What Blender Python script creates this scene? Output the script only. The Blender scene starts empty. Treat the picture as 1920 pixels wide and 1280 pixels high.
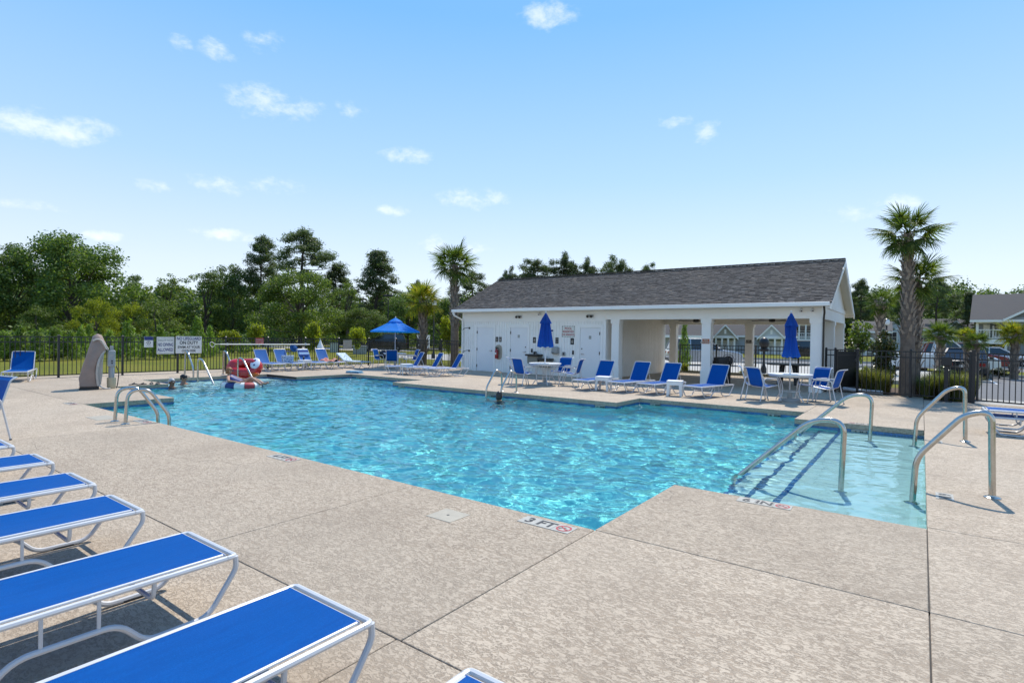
import bpy, math, random
import numpy as np
from mathutils import Vector, Matrix
rnd = random.Random(7)
R = math.radians
PI = math.pi
sc = bpy.context.scene
col = sc.collection

# ------------------------------------------------------------------ camera, sky, sun, exposure
cam_d = bpy.data.cameras.new('camera')
cam = bpy.data.objects.new('camera', cam_d)
col.objects.link(cam)
cam_d.sensor_width = 36.0
cam_d.lens = 1041.59 / 1920 * 36
cam_d.clip_start = 0.05
cam_d.clip_end = 3000
_r = Vector((0.80446277, 0.59377919, 0.01630741))
_d = Vector((0.01822154, 0.00277222, -0.99983013))
_f = Vector((-0.59372353, 0.80462326, -0.00858942))
cam.matrix_world = Matrix(((_r.x, -_d.x, -_f.x, 0), (_r.y, -_d.y, -_f.y, 0), (_r.z, -_d.z, -_f.z, 1.6), (0, 0, 0, 1)))
sc.camera = cam
SUN_EL = R(56)
SUN_AZ = Vector((-0.21, 1.0)).normalized()          # horizontal direction towards the sun
world = bpy.data.worlds.new('World')
sc.world = world
world.use_nodes = True
wn, wl = world.node_tree.nodes, world.node_tree.links
wn.clear()

def lk(nt, a, b): nt.links.new(a, b)
def mathn(nt, op, a, b=None, c=None, clamp=False):
    n = nt.nodes.new('ShaderNodeMath'); n.operation = op; n.use_clamp = clamp
    for i, v in enumerate((a, b, c)):
        if v is None: continue
        if isinstance(v, (int, float)): n.inputs[i].default_value = v
        else: nt.links.new(v, n.inputs[i])
    return n.outputs[0]
def vmath(nt, op, a, b=None):
    n = nt.nodes.new('ShaderNodeVectorMath'); n.operation = op
    for i, v in enumerate((a, b)):
        if v is None: continue
        if isinstance(v, (tuple, list, Vector)): n.inputs[i].default_value = v
        else: nt.links.new(v, n.inputs[i])
    return n
def mixc(nt, fac, a, b, mode='MIX'):
    n = nt.nodes.new('ShaderNodeMix'); n.data_type = 'RGBA'; n.blend_type = mode
    for i, v in ((0, fac), (6, a), (7, b)):
        if isinstance(v, (int, float)): n.inputs[i].default_value = v
        elif isinstance(v, (tuple, list)): n.inputs[i].default_value = tuple(v) + ((1,) if len(v) == 3 else ())
        else: nt.links.new(v, n.inputs[i])
    return n.outputs[2]
def noise(nt, vec, scale, detail=3, rough=.55, dist=0.0):
    n = nt.nodes.new('ShaderNodeTexNoise')
    n.inputs['Scale'].default_value = scale; n.inputs['Detail'].default_value = detail
    n.inputs['Roughness'].default_value = rough; n.inputs['Distortion'].default_value = dist
    if vec is not None: nt.links.new(vec, n.inputs['Vector'])
    return n.outputs[0]
def ramp(nt, fac, stops):
    n = nt.nodes.new('ShaderNodeValToRGB'); e = n.color_ramp.elements
    while len(e) < len(stops): e.new(0.5)
    for el, (p, c) in zip(e, stops):
        el.position = p
        el.color = (c, c, c, 1) if isinstance(c, (int, float)) else tuple(c) + (1,)
    nt.links.new(fac, n.inputs[0])
    return n.outputs[0]
def smooth(nt, x, a, b):
    n = nt.nodes.new('ShaderNodeMapRange'); n.interpolation_type = 'SMOOTHSTEP'
    n.inputs[1].default_value = a; n.inputs[2].default_value = b
    nt.links.new(x, n.inputs[0]); return n.outputs[0]

nt = world.node_tree
sky = wn.new('ShaderNodeTexSky'); sky.sky_type = 'NISHITA'; sky.sun_disc = False
sky.sun_elevation = SUN_EL
sky.sun_rotation = math.atan2(SUN_AZ.x, SUN_AZ.y)
sky.air_density = 1.0; sky.dust_density = 0.25; sky.ozone_density = 2.2; sky.altitude = 0
tcw = wn.new('ShaderNodeTexCoord')
dirv = vmath(nt, 'NORMALIZE', tcw.outputs['Generated']).outputs[0]
# small fair-weather clouds: (bearing deg from +Y towards +X, elevation deg, half width deg, half height deg, strength)
CLOUDS = [(-76.7, 15.3, 3.17, 0.85, 1.0), (-73.7, 16.1, 1.41, 0.64, 0.6), (-78.3, 15.9, 1.24, 0.67, 0.35), (-60.5, 20.6, 2.8, 1.21, 0.62), (-57.2, 20.7, 1.69, 0.62, 0.45), (-64.7, 24.0, 1.29, 0.71, 0.6), (-60.8, 25.3, 1.38, 0.72, 0.4), (-67.4, 23.9, 0.65, 0.54, 0.4), (-53.0, 20.9, 1.11, 0.55, 0.3), (-47.3, 17.5, 2.02, 0.68, 0.75), (-64.6, 13.2, 1.82, 0.64, 0.45), (-69.5, 12.3, 1.17, 0.44, 0.42), (-60.4, 13.7, 1.86, 0.56, 0.2), (-41.0, 13.8, 2.73, 0.82, 0.6), (-38.0, 13.8, 1.1, 0.52, 0.5), (-48.7, 12.3, 1.48, 0.46, 0.75), (-63.8, 8.8, 2.21, 0.52, 0.85), (-72.7, 7.7, 1.23, 0.43, 0.85), (-44.5, 9.2, 1.3, 0.74, 0.6), (-40.4, 8.9, 1.42, 0.43, 0.4), (-33.3, 29.9, 2.83, 0.89, 0.85), (-17.5, 19.4, 1.07, 0.83, 0.55), (-20.6, 20.5, 1.51, 0.41, 0.35), (-1.4, 11.7, 1.23, 0.69, 0.7), (-4.3, 11.3, 1.55, 0.54, 0.3), (-77.6, 9.5, 1.92, 0.32, 0.3), (24, 19, 5, 1.2, .7), (52, 15, 4, 1., .7),
          (96, 22, 5, 1.2, .7), (140, 14, 4, 1., .7), (178, 24, 5, 1.3, .7), (-120, 17, 5, 1.1, .7), (-150, 26, 4, 1., .7)]
sep = wn.new('ShaderNodeSeparateXYZ'); lk(nt, dirv, sep.inputs[0])
bear = mathn(nt, 'MULTIPLY', mathn(nt, 'ARCTAN2', sep.outputs[0], sep.outputs[1]), 180 / PI)
elev = mathn(nt, 'MULTIPLY', mathn(nt, 'ARCSINE', sep.outputs[2]), 180 / PI)
stretch = vmath(nt, 'MULTIPLY', dirv, (1, 1, 1.7)).outputs[0]
wob = mathn(nt, 'SUBTRACT', noise(nt, stretch, 30, 6, .62, .2), .5)
wob2 = mathn(nt, 'SUBTRACT', noise(nt, stretch, 80, 4, .6), .5)
total = None
for (b, e, w, h, s) in CLOUDS:
    dx = mathn(nt, 'MULTIPLY', mathn(nt, 'SUBTRACT', bear, b), 1 / w)
    dy = mathn(nt, 'MULTIPLY', mathn(nt, 'SUBTRACT', elev, e), 1 / h)
    d2 = mathn(nt, 'ADD', mathn(nt, 'MULTIPLY', dx, dx), mathn(nt, 'MULTIPLY', dy, dy))
    v = mathn(nt, 'MULTIPLY', mathn(nt, 'SUBTRACT', 1.0, mathn(nt, 'MULTIPLY', d2, .62)), s)
    total = v if total is None else mathn(nt, 'MAXIMUM', total, v)
cl = mathn(nt, 'ADD', mathn(nt, 'ADD', total, mathn(nt, 'MULTIPLY', wob, 2.6)), mathn(nt, 'MULTIPLY', wob2, 1.1))
cmask = smooth(nt, cl, -.15, 1.5)
cmask = mathn(nt, 'MULTIPLY', cmask, smooth(nt, total, -1.2, .5))
cmask = mathn(nt, 'MULTIPLY', cmask, .52)
grad = ramp(nt, mathn(nt, 'MULTIPLY', elev, 1 / 90.0, clamp=True), [(0.0, (.80, .865, .955)), (.07, (.71, .81, .96)), (.17, (.44, .675, .965)), (.33, (.185, .49, .96)), (1.0, (.10, .30, .78))])
skyc = mixc(nt, .85, sky.outputs[0], mixc(nt, 1.0, grad, (4.75, 4.75, 4.75), 'MULTIPLY'))
CLOUDC = (5.7, 5.75, 5.9)
fin = mixc(nt, cmask, skyc, CLOUDC)
bg = wn.new('ShaderNodeBackground'); bg.inputs['Strength'].default_value = 0.15
lk(nt, fin, bg.inputs['Color'])
wo = wn.new('ShaderNodeOutputWorld'); lk(nt, bg.outputs[0], wo.inputs['Surface'])

sun_d = bpy.data.lights.new('sun', 'SUN')
sun_d.energy = 3.3; sun_d.angle = R(0.53); sun_d.color = (1.0, .94, .84)
sun = bpy.data.objects.new('sun', sun_d); col.objects.link(sun)
_s = Vector((SUN_AZ.x * math.cos(SUN_EL), SUN_AZ.y * math.cos(SUN_EL), math.sin(SUN_EL)))
sun.rotation_euler = _s.to_track_quat('Z', 'Y').to_euler()
sun.location = _s * 60
sun_d.cycles.is_caustics_light = True
sc.view_settings.view_transform = 'Standard'
sc.view_settings.look = 'None'
sc.view_settings.exposure = 0.60
sc.view_settings.gamma = 1.0
sc.view_settings.use_curve_mapping = False
sc.render.engine = 'CYCLES'
sc.cycles.use_denoising = True
sc.cycles.max_bounces = 8
sc.cycles.transparent_max_bounces = 24
sc.cycles.caustics_refractive = True
sc.cycles.caustics_reflective = False
sc.cycles.sample_clamp_indirect = 6.0

# ------------------------------------------------------------------ mesh helpers
class MB:
    """collects simple shapes and links them as ONE mesh object"""
    def __init__(s): s.v = []; s.f = []; s.m = []
    def add(s, vs, fs, mi=0):
        o = len(s.v); s.v.extend([tuple(v) for v in vs])
        for f in fs: s.f.append(tuple(i + o for i in f)); s.m.append(mi)
        return s
    def box(s, x0, x1, y0, y1, z0, z1, mi=0):
        return s.add([(x0, y0, z0), (x1, y0, z0), (x1, y1, z0), (x0, y1, z0), (x0, y0, z1), (x1, y0, z1), (x1, y1, z1), (x0, y1, z1)],
                     [(0, 3, 2, 1), (4, 5, 6, 7), (0, 1, 5, 4), (1, 2, 6, 5), (2, 3, 7, 6), (3, 0, 4, 7)], mi)
    def cbox(s, c, d, rz=0, mi=0, rx=0, ry=0):
        Mx = Matrix.Translation(c) @ Matrix.Rotation(rz, 4, 'Z') @ Matrix.Rotation(ry, 4, 'Y') @ Matrix.Rotation(rx, 4, 'X')
        a, b, e = d[0] / 2, d[1] / 2, d[2] / 2
        vs = [Mx @ Vector(p) for p in ((-a, -b, -e), (a, -b, -e), (a, b, -e), (-a, b, -e), (-a, -b, e), (a, -b, e), (a, b, e), (-a, b, e))]
        return s.add(vs, [(0, 3, 2, 1), (4, 5, 6, 7), (0, 1, 5, 4), (1, 2, 6, 5), (2, 3, 7, 6), (3, 0, 4, 7)], mi)
    def bar(s, p, q, w, h, mi=0, up=(0, 0, 1)):
        """rectangular bar from p to q"""
        p, q = Vector(p), Vector(q); t = (q - p).normalized(); u = Vector(up)
        if abs(t.dot(u)) > .98: u = Vector((0, 1, 0))
        a = t.cross(u).normalized() * (w / 2); b = a.cross(t).normalized() * (h / 2)
        vs = [p - a - b, p + a - b, p + a + b, p - a + b, q - a - b, q + a - b, q + a + b, q - a + b]
        return s.add(vs, [(0, 3, 2, 1), (4, 5, 6, 7), (0, 1, 5, 4), (1, 2, 6, 5), (2, 3, 7, 6), (3, 0, 4, 7)], mi)
    def tube(s, pts, r, n=8, mi=0, closed=False):
        pts = [Vector(p) for p in pts]; N = len(pts)
        rr = r if isinstance(r, (list, tuple)) else [r] * N
        tan = []
        for i in range(N):
            a = pts[(i - 1) % N] if (i > 0 or closed) else pts[i]
            b = pts[(i + 1) % N] if (i < N - 1 or closed) else pts[i]
            tan.append((b - a).normalized())
        u = Vector((0, 0, 1)) if abs(tan[0].z) < .9 else Vector((1, 0, 0))
        u = (u - tan[0] * u.dot(tan[0])).normalized()
        vs = []
        for i in range(N):
            u = (u - tan[i] * u.dot(tan[i])).normalized(); w = tan[i].cross(u)
            for k in range(n):
                a = 2 * PI * k / n
                vs.append(pts[i] + (u * math.cos(a) + w * math.sin(a)) * rr[i])
        fs = []
        for i in range(N if closed else N - 1):
            j = (i + 1) % N
            for k in range(n):
                l = (k + 1) % n
                fs.append((i * n + k, i * n + l, j * n + l, j * n + k))
        if not closed:
            fs.append(tuple(range(n))[::-1]); fs.append(tuple((N - 1) * n + k for k in range(n)))
        return s.add(vs, fs, mi)
    def lathe(s, prof, c=(0, 0, 0), n=16, mi=0, cap=True):
        vs = []; c = Vector(c)
        for (r, z) in prof:
            for k in range(n):
                a = 2 * PI * k / n
                vs.append(c + Vector((r * math.cos(a), r * math.sin(a), z)))
        fs = []
        for i in range(len(prof) - 1):
            for k in range(n):
                l = (k + 1) % n
                fs.append((i * n + k, i * n + l, (i + 1) * n + l, (i + 1) * n + k))
        if cap:
            fs.append(tuple(range(n))[::-1]); fs.append(tuple((len(prof) - 1) * n + k for k in range(n)))
        return s.add(vs, fs, mi)
    def prism(s, poly, z0, z1, mi=0):
        n = len(poly)
        vs = [(x, y, z0) for x, y in poly] + [(x, y, z1) for x, y in poly]
        fs = [tuple(range(n))[::-1], tuple(range(n, 2 * n))] + [(i, (i + 1) % n, n + (i + 1) % n, n + i) for i in range(n)]
        return s.add(vs, fs, mi)
    def extr(s, poly3, vec, mi=0):
        n = len(poly3); v = Vector(vec)
        a = [Vector(p) for p in poly3]
        fs = [tuple(range(n))[::-1], tuple(range(n, 2 * n))] + [(i, (i + 1) % n, n + (i + 1) % n, n + i) for i in range(n)]
        return s.add(a + [p + v for p in a], fs, mi)
    def ball(s, c, r, n=10, m=7, mi=0):
        rx, ry, rz = r if isinstance(r, (tuple, list)) else (r, r, r)
        prof = []
        vs = []; c = Vector(c)
        for i in range(1, m):
            t = PI * i / m
            for k in range(n):
                a = 2 * PI * k / n
                vs.append(c + Vector((rx * math.sin(t) * math.cos(a), ry * math.sin(t) * math.sin(a), -rz * math.cos(t))))
        vs.append(c + Vector((0, 0, -rz))); vs.append(c + Vector((0, 0, rz)))
        fs = []
        for i in range(m - 2):
            for k in range(n):
                l = (k + 1) % n
                fs.append((i * n + k, i * n + l, (i + 1) * n + l, (i + 1) * n + k))
        b, t_ = (m - 1) * n, (m - 1) * n + 1
        for k in range(n):
            l = (k + 1) % n
            fs.append((b, l, k)); fs.append((t_, (m - 2) * n + k, (m - 2) * n + l))
        return s.add(vs, fs, mi)
    def mesh(s, name, mats, smooth_ang=38):
        me = bpy.data.meshes.new(name)
        me.from_pydata([tuple(v) for v in s.v], [], s.f)
        for m in (mats if isinstance(mats, (list, tuple)) else [mats]): me.materials.append(m)
        if max(s.m, default=0) > 0: me.polygons.foreach_set('material_index', s.m)
        if smooth_ang:
            me.shade_smooth(); me.set_sharp_from_angle(angle=R(smooth_ang))
        me.update()
        return me
    def build(s, name, mats, parent=None, smooth_ang=38, loc=None, rz=0, bevel=0):
        o = bpy.data.objects.new(name, s.mesh(name, mats, smooth_ang)); col.objects.link(o)
        if parent is not None: o.parent = parent
        if loc is not None: o.location = loc
        if rz: o.rotation_euler.z = rz
        if bevel:
            b = o.modifiers.new('bevel', 'BEVEL'); b.width = bevel; b.segments = 2; b.limit_method = 'ANGLE'; b.angle_limit = R(50)
        return o

def tag(o, label=None, cat=None, group=None, kind=None):
    if label: o['label'] = label
    if cat: o['category'] = cat
    if group: o['group'] = group
    if kind: o['kind'] = kind
    return o
def empty(name, loc=(0, 0, 0), rz=0):
    o = bpy.data.objects.new(name, None); col.objects.link(o)
    o.location = loc; o.rotation_euler.z = rz; o.empty_display_size = .2
    return o
def thing(name, label, cat, loc=(0, 0, 0), rz=0, group=None):
    return tag(empty(name, loc, rz), label, cat, group)
def inst(mesh, name, parent=None, loc=(0, 0, 0), rot=(0, 0, 0), scale=None):
    o = bpy.data.objects.new(name, mesh); col.objects.link(o)
    if parent is not None: o.parent = parent
    o.location = loc; o.rotation_euler = rot
    if scale is not None: o.scale = scale
    return o
def copy_tree(o, parent=None):
    c = o.copy(); col.objects.link(c); c.parent = parent
    if parent is not None: c.matrix_parent_inverse = o.matrix_parent_inverse
    for ch in [x for x in o.children]: copy_tree(ch, c)
    return c
def again(o, loc, rz, label, group=None):
    c = copy_tree(o); c.location = loc; c.rotation_euler.z = rz; c['label'] = label
    if group: c['group'] = group
    return c
def fillet(pts, r, k=5):
    pts = [Vector(p) for p in pts]; out = [pts[0]]
    for i in range(1, len(pts) - 1):
        p, a, b = pts[i], pts[i - 1], pts[i + 1]
        ri = r[i - 1] if isinstance(r, (list, tuple)) else r
        u, v = (a - p), (b - p); d = min(ri, u.length * .49, v.length * .49)
        s_, e_ = p + u.normalized() * d, p + v.normalized() * d
        for j in range(k + 1):
            t = j / k
            out.append(s_ * (1 - t) ** 2 + p * 2 * t * (1 - t) + e_ * t * t)
    out.append(pts[-1]); return out
def text_mesh(txt, size, name='lettering', depth=.002, align='CENTER', bold=.0, sx=1.0, space=1.0, line=1.0):
    cu = bpy.data.curves.new('txt', 'FONT'); cu.body = txt; cu.size = size; cu.extrude = depth / 2
    cu.align_x = align; cu.align_y = 'CENTER'; cu.offset = bold; cu.space_character = space; cu.space_line = line
    cu.resolution_u = 3
    o = bpy.data.objects.new('txt', cu); col.objects.link(o)
    bpy.context.view_layer.update()
    dg = bpy.context.evaluated_depsgraph_get()
    me = bpy.data.meshes.new_from_object(o.evaluated_get(dg)); me.name = name
    bpy.data.objects.remove(o); bpy.data.curves.remove(cu)
    if sx != 1.0: me.transform(Matrix.Diagonal((sx, 1, 1, 1)))
    return me
def text(txt, size, mat, parent, loc, rot, **k):
    me = text_mesh(txt, size, **k); me.materials.clear(); me.materials.append(mat)
    return inst(me, 'lettering', parent, loc, rot)
def brg(px):
    """horizontal direction (unit) for a column of the photograph, seen from the tripod"""
    v = _r * ((px - 960) / 1041.59) + _d * (-10 / 1041.59) + _f
    return Vector((v.x, v.y)).normalized()
def far(px, d):
    v = brg(px); return (v.x * d, v.y * d)
# horizon row of a column, used for heights: z = 1.6 + (row_h - row) * depth / f
def hz(px, row, d):
    v = _r * ((px - 960) / 1041.59) + _d * ((row - 640) / 1041.59) + _f
    return 1.6 + v.z / math.hypot(v.x, v.y) * d

# ------------------------------------------------------------------ materials
def mat(name, color, rough=.6, metal=0.0, var=.0, vscale=8.0, bump=0.0, bscale=60.0, spec=.5, coat=0, objrand=0.0, transl=None, coord='Object', dirt=None, dscale=1.5):
    m = bpy.data.materials.new(name); m.use_nodes = True
    t = m.node_tree; p = t.nodes['Principled BSDF']
    p.inputs['Base Color'].default_value = tuple(color) + (1,)
    p.inputs['Roughness'].default_value = rough; p.inputs['Metallic'].default_value = metal
    p.inputs['Specular IOR Level'].default_value = spec
    p.inputs['Coat Weight'].default_value = coat
    tc = t.nodes.new('ShaderNodeTexCoord'); vec = tc.outputs[coord]
    c = None
    if var:
        n = noise(t, vec, vscale, 4, .6)
        f = ramp(t, n, [(.3, 1 - var), (.7, 1 + var)]) if False else None
        mr = t.nodes.new('ShaderNodeMapRange'); mr.inputs[1].default_value = .28; mr.inputs[2].default_value = .72
        mr.inputs[3].default_value = 1 - var; mr.inputs[4].default_value = 1 + var
        lk(t, n, mr.inputs[0])
        cc = t.nodes.new('ShaderNodeCombineXYZ')
        for i in range(3): lk(t, mr.outputs[0], cc.inputs[i])
        c = mixc(t, 1.0, tuple(color), cc.outputs[0], 'MULTIPLY')
        rr = mathn(t, 'ADD', mathn(t, 'MULTIPLY', n, .25), rough - .12, clamp=True); lk(t, rr, p.inputs['Roughness'])
    if dirt:
        n2 = noise(t, vec, dscale, 5, .65)
        c = mixc(t, smooth(t, n2, .45, .75), c if c is not None else tuple(color), tuple(dirt))
    if objrand:
        oi = t.nodes.new('ShaderNodeObjectInfo')
        mr = t.nodes.new('ShaderNodeMapRange'); mr.inputs[3].default_value = 1 - objrand; mr.inputs[4].default_value = 1 + objrand
        lk(t, oi.outputs['Random'], mr.inputs[0])
        cc = t.nodes.new('ShaderNodeCombineXYZ')
        for i in range(3): lk(t, mr.outputs[0], cc.inputs[i])
        c = mixc(t, 1.0, c if c is not None else tuple(color), cc.outputs[0], 'MULTIPLY')
    if c is not None: lk(t, c, p.inputs['Base Color'])
    if bump:
        b = t.nodes.new('ShaderNodeBump'); b.inputs['Strength'].default_value = bump; b.inputs['Distance'].default_value = .01
        lk(t, noise(t, vec, bscale, 4, .6), b.inputs['Height']); lk(t, b.outputs[0], p.inputs['Normal'])
    if transl:
        tr = t.nodes.new('ShaderNodeBsdfTranslucent')
        k = tuple(transl[1])
        tr.inputs['Color'].default_value = k + (1,)
        if c is not None:
            lk(t, mixc(t, 1.0, c, tuple(a / max(b, 1e-4) for a, b in zip(k, color)), 'MULTIPLY'), tr.inputs['Color'])
        mx = t.nodes.new('ShaderNodeMixShader'); mx.inputs[0].default_value = transl[0]
        lk(t, p.outputs[0], mx.inputs[1]); lk(t, tr.outputs[0], mx.inputs[2])
        lk(t, mx.outputs[0], t.nodes['Material Output'].inputs['Surface'])
    return m
M = {}
# ------------------------------------------------------------------ deck, pool, water
def deck_material():
    m = bpy.data.materials.new('knockdown_concrete'); m.use_nodes = True
    t = m.node_tree; p = t.nodes['Principled BSDF']
    g = t.nodes.new('ShaderNodeNewGeometry'); pos = g.outputs['Position']
    st_ = vmath(t, 'MULTIPLY', pos, (.75, 1.35, 1.0)).outputs[0]
    n1 = noise(t, st_, 38, 7, .7, 1.2)                 # knockdown plateaus, trowelled along the pool
    n1b = noise(t, st_, 17, 5, .65, 1.2)
    n2 = noise(t, pos, 1.1, 5, .6)                      # broad staining
    n3 = noise(t, pos, 120, 3, .6)                      # grain
    n4 = noise(t, pos, .33, 3, .5)
    plate = smooth(t, mathn(t, 'ADD', mathn(t, 'MULTIPLY', n1, .7), mathn(t, 'MULTIPLY', n1b, .3)), .425, .535)
    oi = t.nodes.new('ShaderNodeObjectInfo')
    c = mixc(t, plate, (.365, .28, .20), (.51, .415, .31))
    nn = mathn(t, 'ADD', mathn(t, 'MULTIPLY', n1, .7), mathn(t, 'MULTIPLY', n1b, .3))
    edge = mathn(t, 'SUBTRACT', 1.0, smooth(t, mathn(t, 'ABSOLUTE', mathn(t, 'SUBTRACT', nn, .465)), .004, .022))
    edge = mathn(t, 'MULTIPLY', edge, smooth(t, noise(t, pos, 9, 3, .6), .42, .6))
    c = mixc(t, mathn(t, 'MULTIPLY', edge, .62), c, (.12, .095, .075))
    vo = t.nodes.new('ShaderNodeTexVoronoi'); vo.feature = 'DISTANCE_TO_EDGE'; vo.inputs['Scale'].default_value = .33
    wv = vmath(t, 'ADD', pos, vmath(t, 'MULTIPLY', t.nodes.new('ShaderNodeTexNoise').outputs[1], (.6, .6, 0)).outputs[0]).outputs[0]; lk(t, wv, vo.inputs['Vector'])
    crack = mathn(t, 'MULTIPLY', mathn(t, 'SUBTRACT', 1.0, smooth(t, vo.outputs['Distance'], .0008, .003)), smooth(t, noise(t, pos, .45, 2, .5), .52, .6))
    c = mixc(t, mathn(t, 'MULTIPLY', crack, .45), c, (.12, .10, .08))
    c = mixc(t, mathn(t, 'MULTIPLY', smooth(t, n2, .38, .68), .38), c, (.29, .225, .165))
    c = mixc(t, mathn(t, 'MULTIPLY', smooth(t, n4, .45, .62), .3), c, (.43, .355, .27))
    c = mixc(t, mathn(t, 'MULTIPLY', smooth(t, n3, .55, .8), .35), c, (.25, .22, .19))
    st = smooth(t, noise(t, pos, 3.3, 6, .7, .4), .66, .76)
    c = mixc(t, mathn(t, 'MULTIPLY', st, .22), c, (.27, .22, .17))
    mr = t.nodes.new('ShaderNodeMapRange'); mr.inputs[3].default_value = .91; mr.inputs[4].default_value = 1.06
    lk(t, oi.outputs['Random'], mr.inputs[0])
    cc = t.nodes.new('ShaderNodeCombineXYZ'); [lk(t, mr.outputs[0], cc.inputs[i]) for i in range(3)]
    c = mixc(t, 1.0, c, cc.outputs[0], 'MULTIPLY')
    lk(t, c, p.inputs['Base Color']); p.inputs['Roughness'].default_value = .74
    p.inputs['Specular IOR Level'].default_value = .28
    b = t.nodes.new('ShaderNodeBump'); b.inputs['Strength'].default_value = .55; b.inputs['Distance'].default_value = .006
    h = mathn(t, 'ADD', plate, mathn(t, 'MULTIPLY', n3, .35))
    lk(t, h, b.inputs['Height']); lk(t, b.outputs[0], p.inputs['Normal'])
    return m
M['deck'] = deck_material()
M['joint'] = mat('joint_sealant', (.055, .048, .042), .9)
M['plaster'] = mat('pool_plaster', (.28, .86, .80), .6, var=.05, vscale=2.5, coord='Object')
M['shelf'] = mat('shelf_plaster', (.60, .70, .66), .6, var=.05, vscale=2.5, coord='Object')
M['tile'] = mat('glazed_blue_tile', (.035, .13, .30), .15, var=.25, vscale=14, objrand=.3, coat=.4)
M['grout'] = mat('tile_grout', (.20, .30, .40), .8)
M['white_tile'] = mat('white_marker_tile', (.44, .405, .34), .35, var=.06, vscale=20)
M['black'] = mat('black_enamel_print', (.012, .012, .014), .5)
M['red'] = mat('red_print', (.38, .04, .045), .5)
M['steel'] = mat('brushed_stainless_tube', (.50, .48, .44), .20, 1.0, var=.12, vscale=9, bump=.04, bscale=120)
M['white_metal'] = mat('white_powder_coat', (.58, .58, .585), .32, var=.05, vscale=6)
M['dark_metal'] = mat('black_powder_coat', (.014, .014, .016), .42, var=.15, vscale=5)

POOL = [(-14.5, 4.15), (-2.17, 4.15), (-2.17, 6.0), (.065, 6.0), (.065, 12.75), (-2.1, 12.75), (-2.1, 14.1), (-6.1, 14.1), (-6.1, 12.7),
        (-14.35, 12.7), (-14.35, 14.1), (-18.4, 14.1), (-18.4, 11.7), (-20.4, 11.7), (-20.4, 7.39), (-18.4, 7.39), (-18.4, 5.95), (-14.5, 5.95)]
RECTS = [(-18.4, 7.39, -14.5, 12.7), (-20.4, 7.39, -18.4, 11.7), (-18.4, 12.7, -14.35, 14.1), (-18.4, 5.95, -14.5, 7.39), (-14.5, 4.15, -2.17, 12.7), (-6.1, 12.7, -2.1, 14.1), (-2.17, 6.0, .065, 12.75)]
def in_pool(x, y):
    return any(a < x < c and b < y < d for a, b, c, d in RECTS)
WZ = -.14
slabs = []
def row(y0, y1, xs):
    for a, b in zip(xs, xs[1:]): slabs.append((a, y0, b, y1))
row(-5, 2.0, [-24, -18.4, -12.4, -6.5, -2.2, .07, 4, 8])
row(2.0, 4.15, [-24, -16.6, -10.5, -4.33, -2.17, .065, 4, 8])
slabs += [(-24, 4.15, -18.4, 5.95), (-18.4, 4.15, -14.5, 5.95), (-24, 5.95, -18.4, 7.39), (-24, 7.39, -20.4, 11.7), (-24, 11.7, -18.4, 14.1),
          (-2.17, 4.15, .065, 6.0), (.065, 4.15, 4, 6.05), (4, 4.15, 8, 6.05), (.065, 6.05, 4, 12.75), (4, 6.05, 8, 12.75),
          (-14.35, 12.7, -10.2, 14.1), (-10.2, 12.7, -6.1, 14.1), (-2.1, 12.75, .065, 14.1), (.065, 12.75, 4, 16.4), (4, 12.75, 8, 16.4)]
row(14.1, 16.4, [-24, -18.4, -14.35, -10.2, -6.1, -2.1, .065])
row(16.4, 20.6, [-24, -18.4, -14.35, -10.2, -6.1, -2.1, .065])
row(16.4, 19.6, [.065, 1.4, 4, 8])
row(20.6, 26.3, [-17.3, -10.2, -6.1, -2.2])
deck = tag(empty('pool_deck'), kind='structure')
fill = MB()
for (x0, y0, x1, y1) in slabs:
    e = .05
    L = in_pool(x0 - e, (y0 + y1) / 2); Rr = in_pool(x1 + e, (y0 + y1) / 2)
    B = in_pool((x0 + x1) / 2, y0 - e); T = in_pool((x0 + x1) / 2, y1 + e)
    g = .0035
    MB().box(x0 + (0 if L else g), x1 - (0 if Rr else g), y0 + (0 if B else g), y1 - (0 if T else g), -.105, 0).build('slab', M['deck'], deck, bevel=.006)
    s = .03
    fill.add([(x0 + (s if L else 0), y0 + (s if B else 0), -.012), (x1 - (s if Rr else 0), y0 + (s if B else 0), -.012),
              (x1 - (s if Rr else 0), y1 - (s if T else 0), -.012), (x0 + (s if L else 0), y1 - (s if T else 0), -.012)], [(0, 1, 2, 3)])
# sealant strips sit only in the joints
fill = MB()
for (x0, y0, x1, y1) in slabs:
    for (ax, ay, bx, by) in ((x0, y0, x1, y0), (x0, y0, x0, y1)):
        mx_, my_ = (ax + bx) / 2, (ay + by) / 2
        if ay == by:
            if in_pool(mx_, my_ - .05): continue
            fill.box(ax + .03, bx - .03, ay - .0034, ay + .0034, -.09, -.008)
        else:
            if in_pool(mx_ - .05, my_): continue
            fill.box(ax - .0034, ax + .0034, ay + .03, by - .03, -.09, -.0085)
fill.build('joint_sealant', M['joint'], deck, 0)

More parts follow.
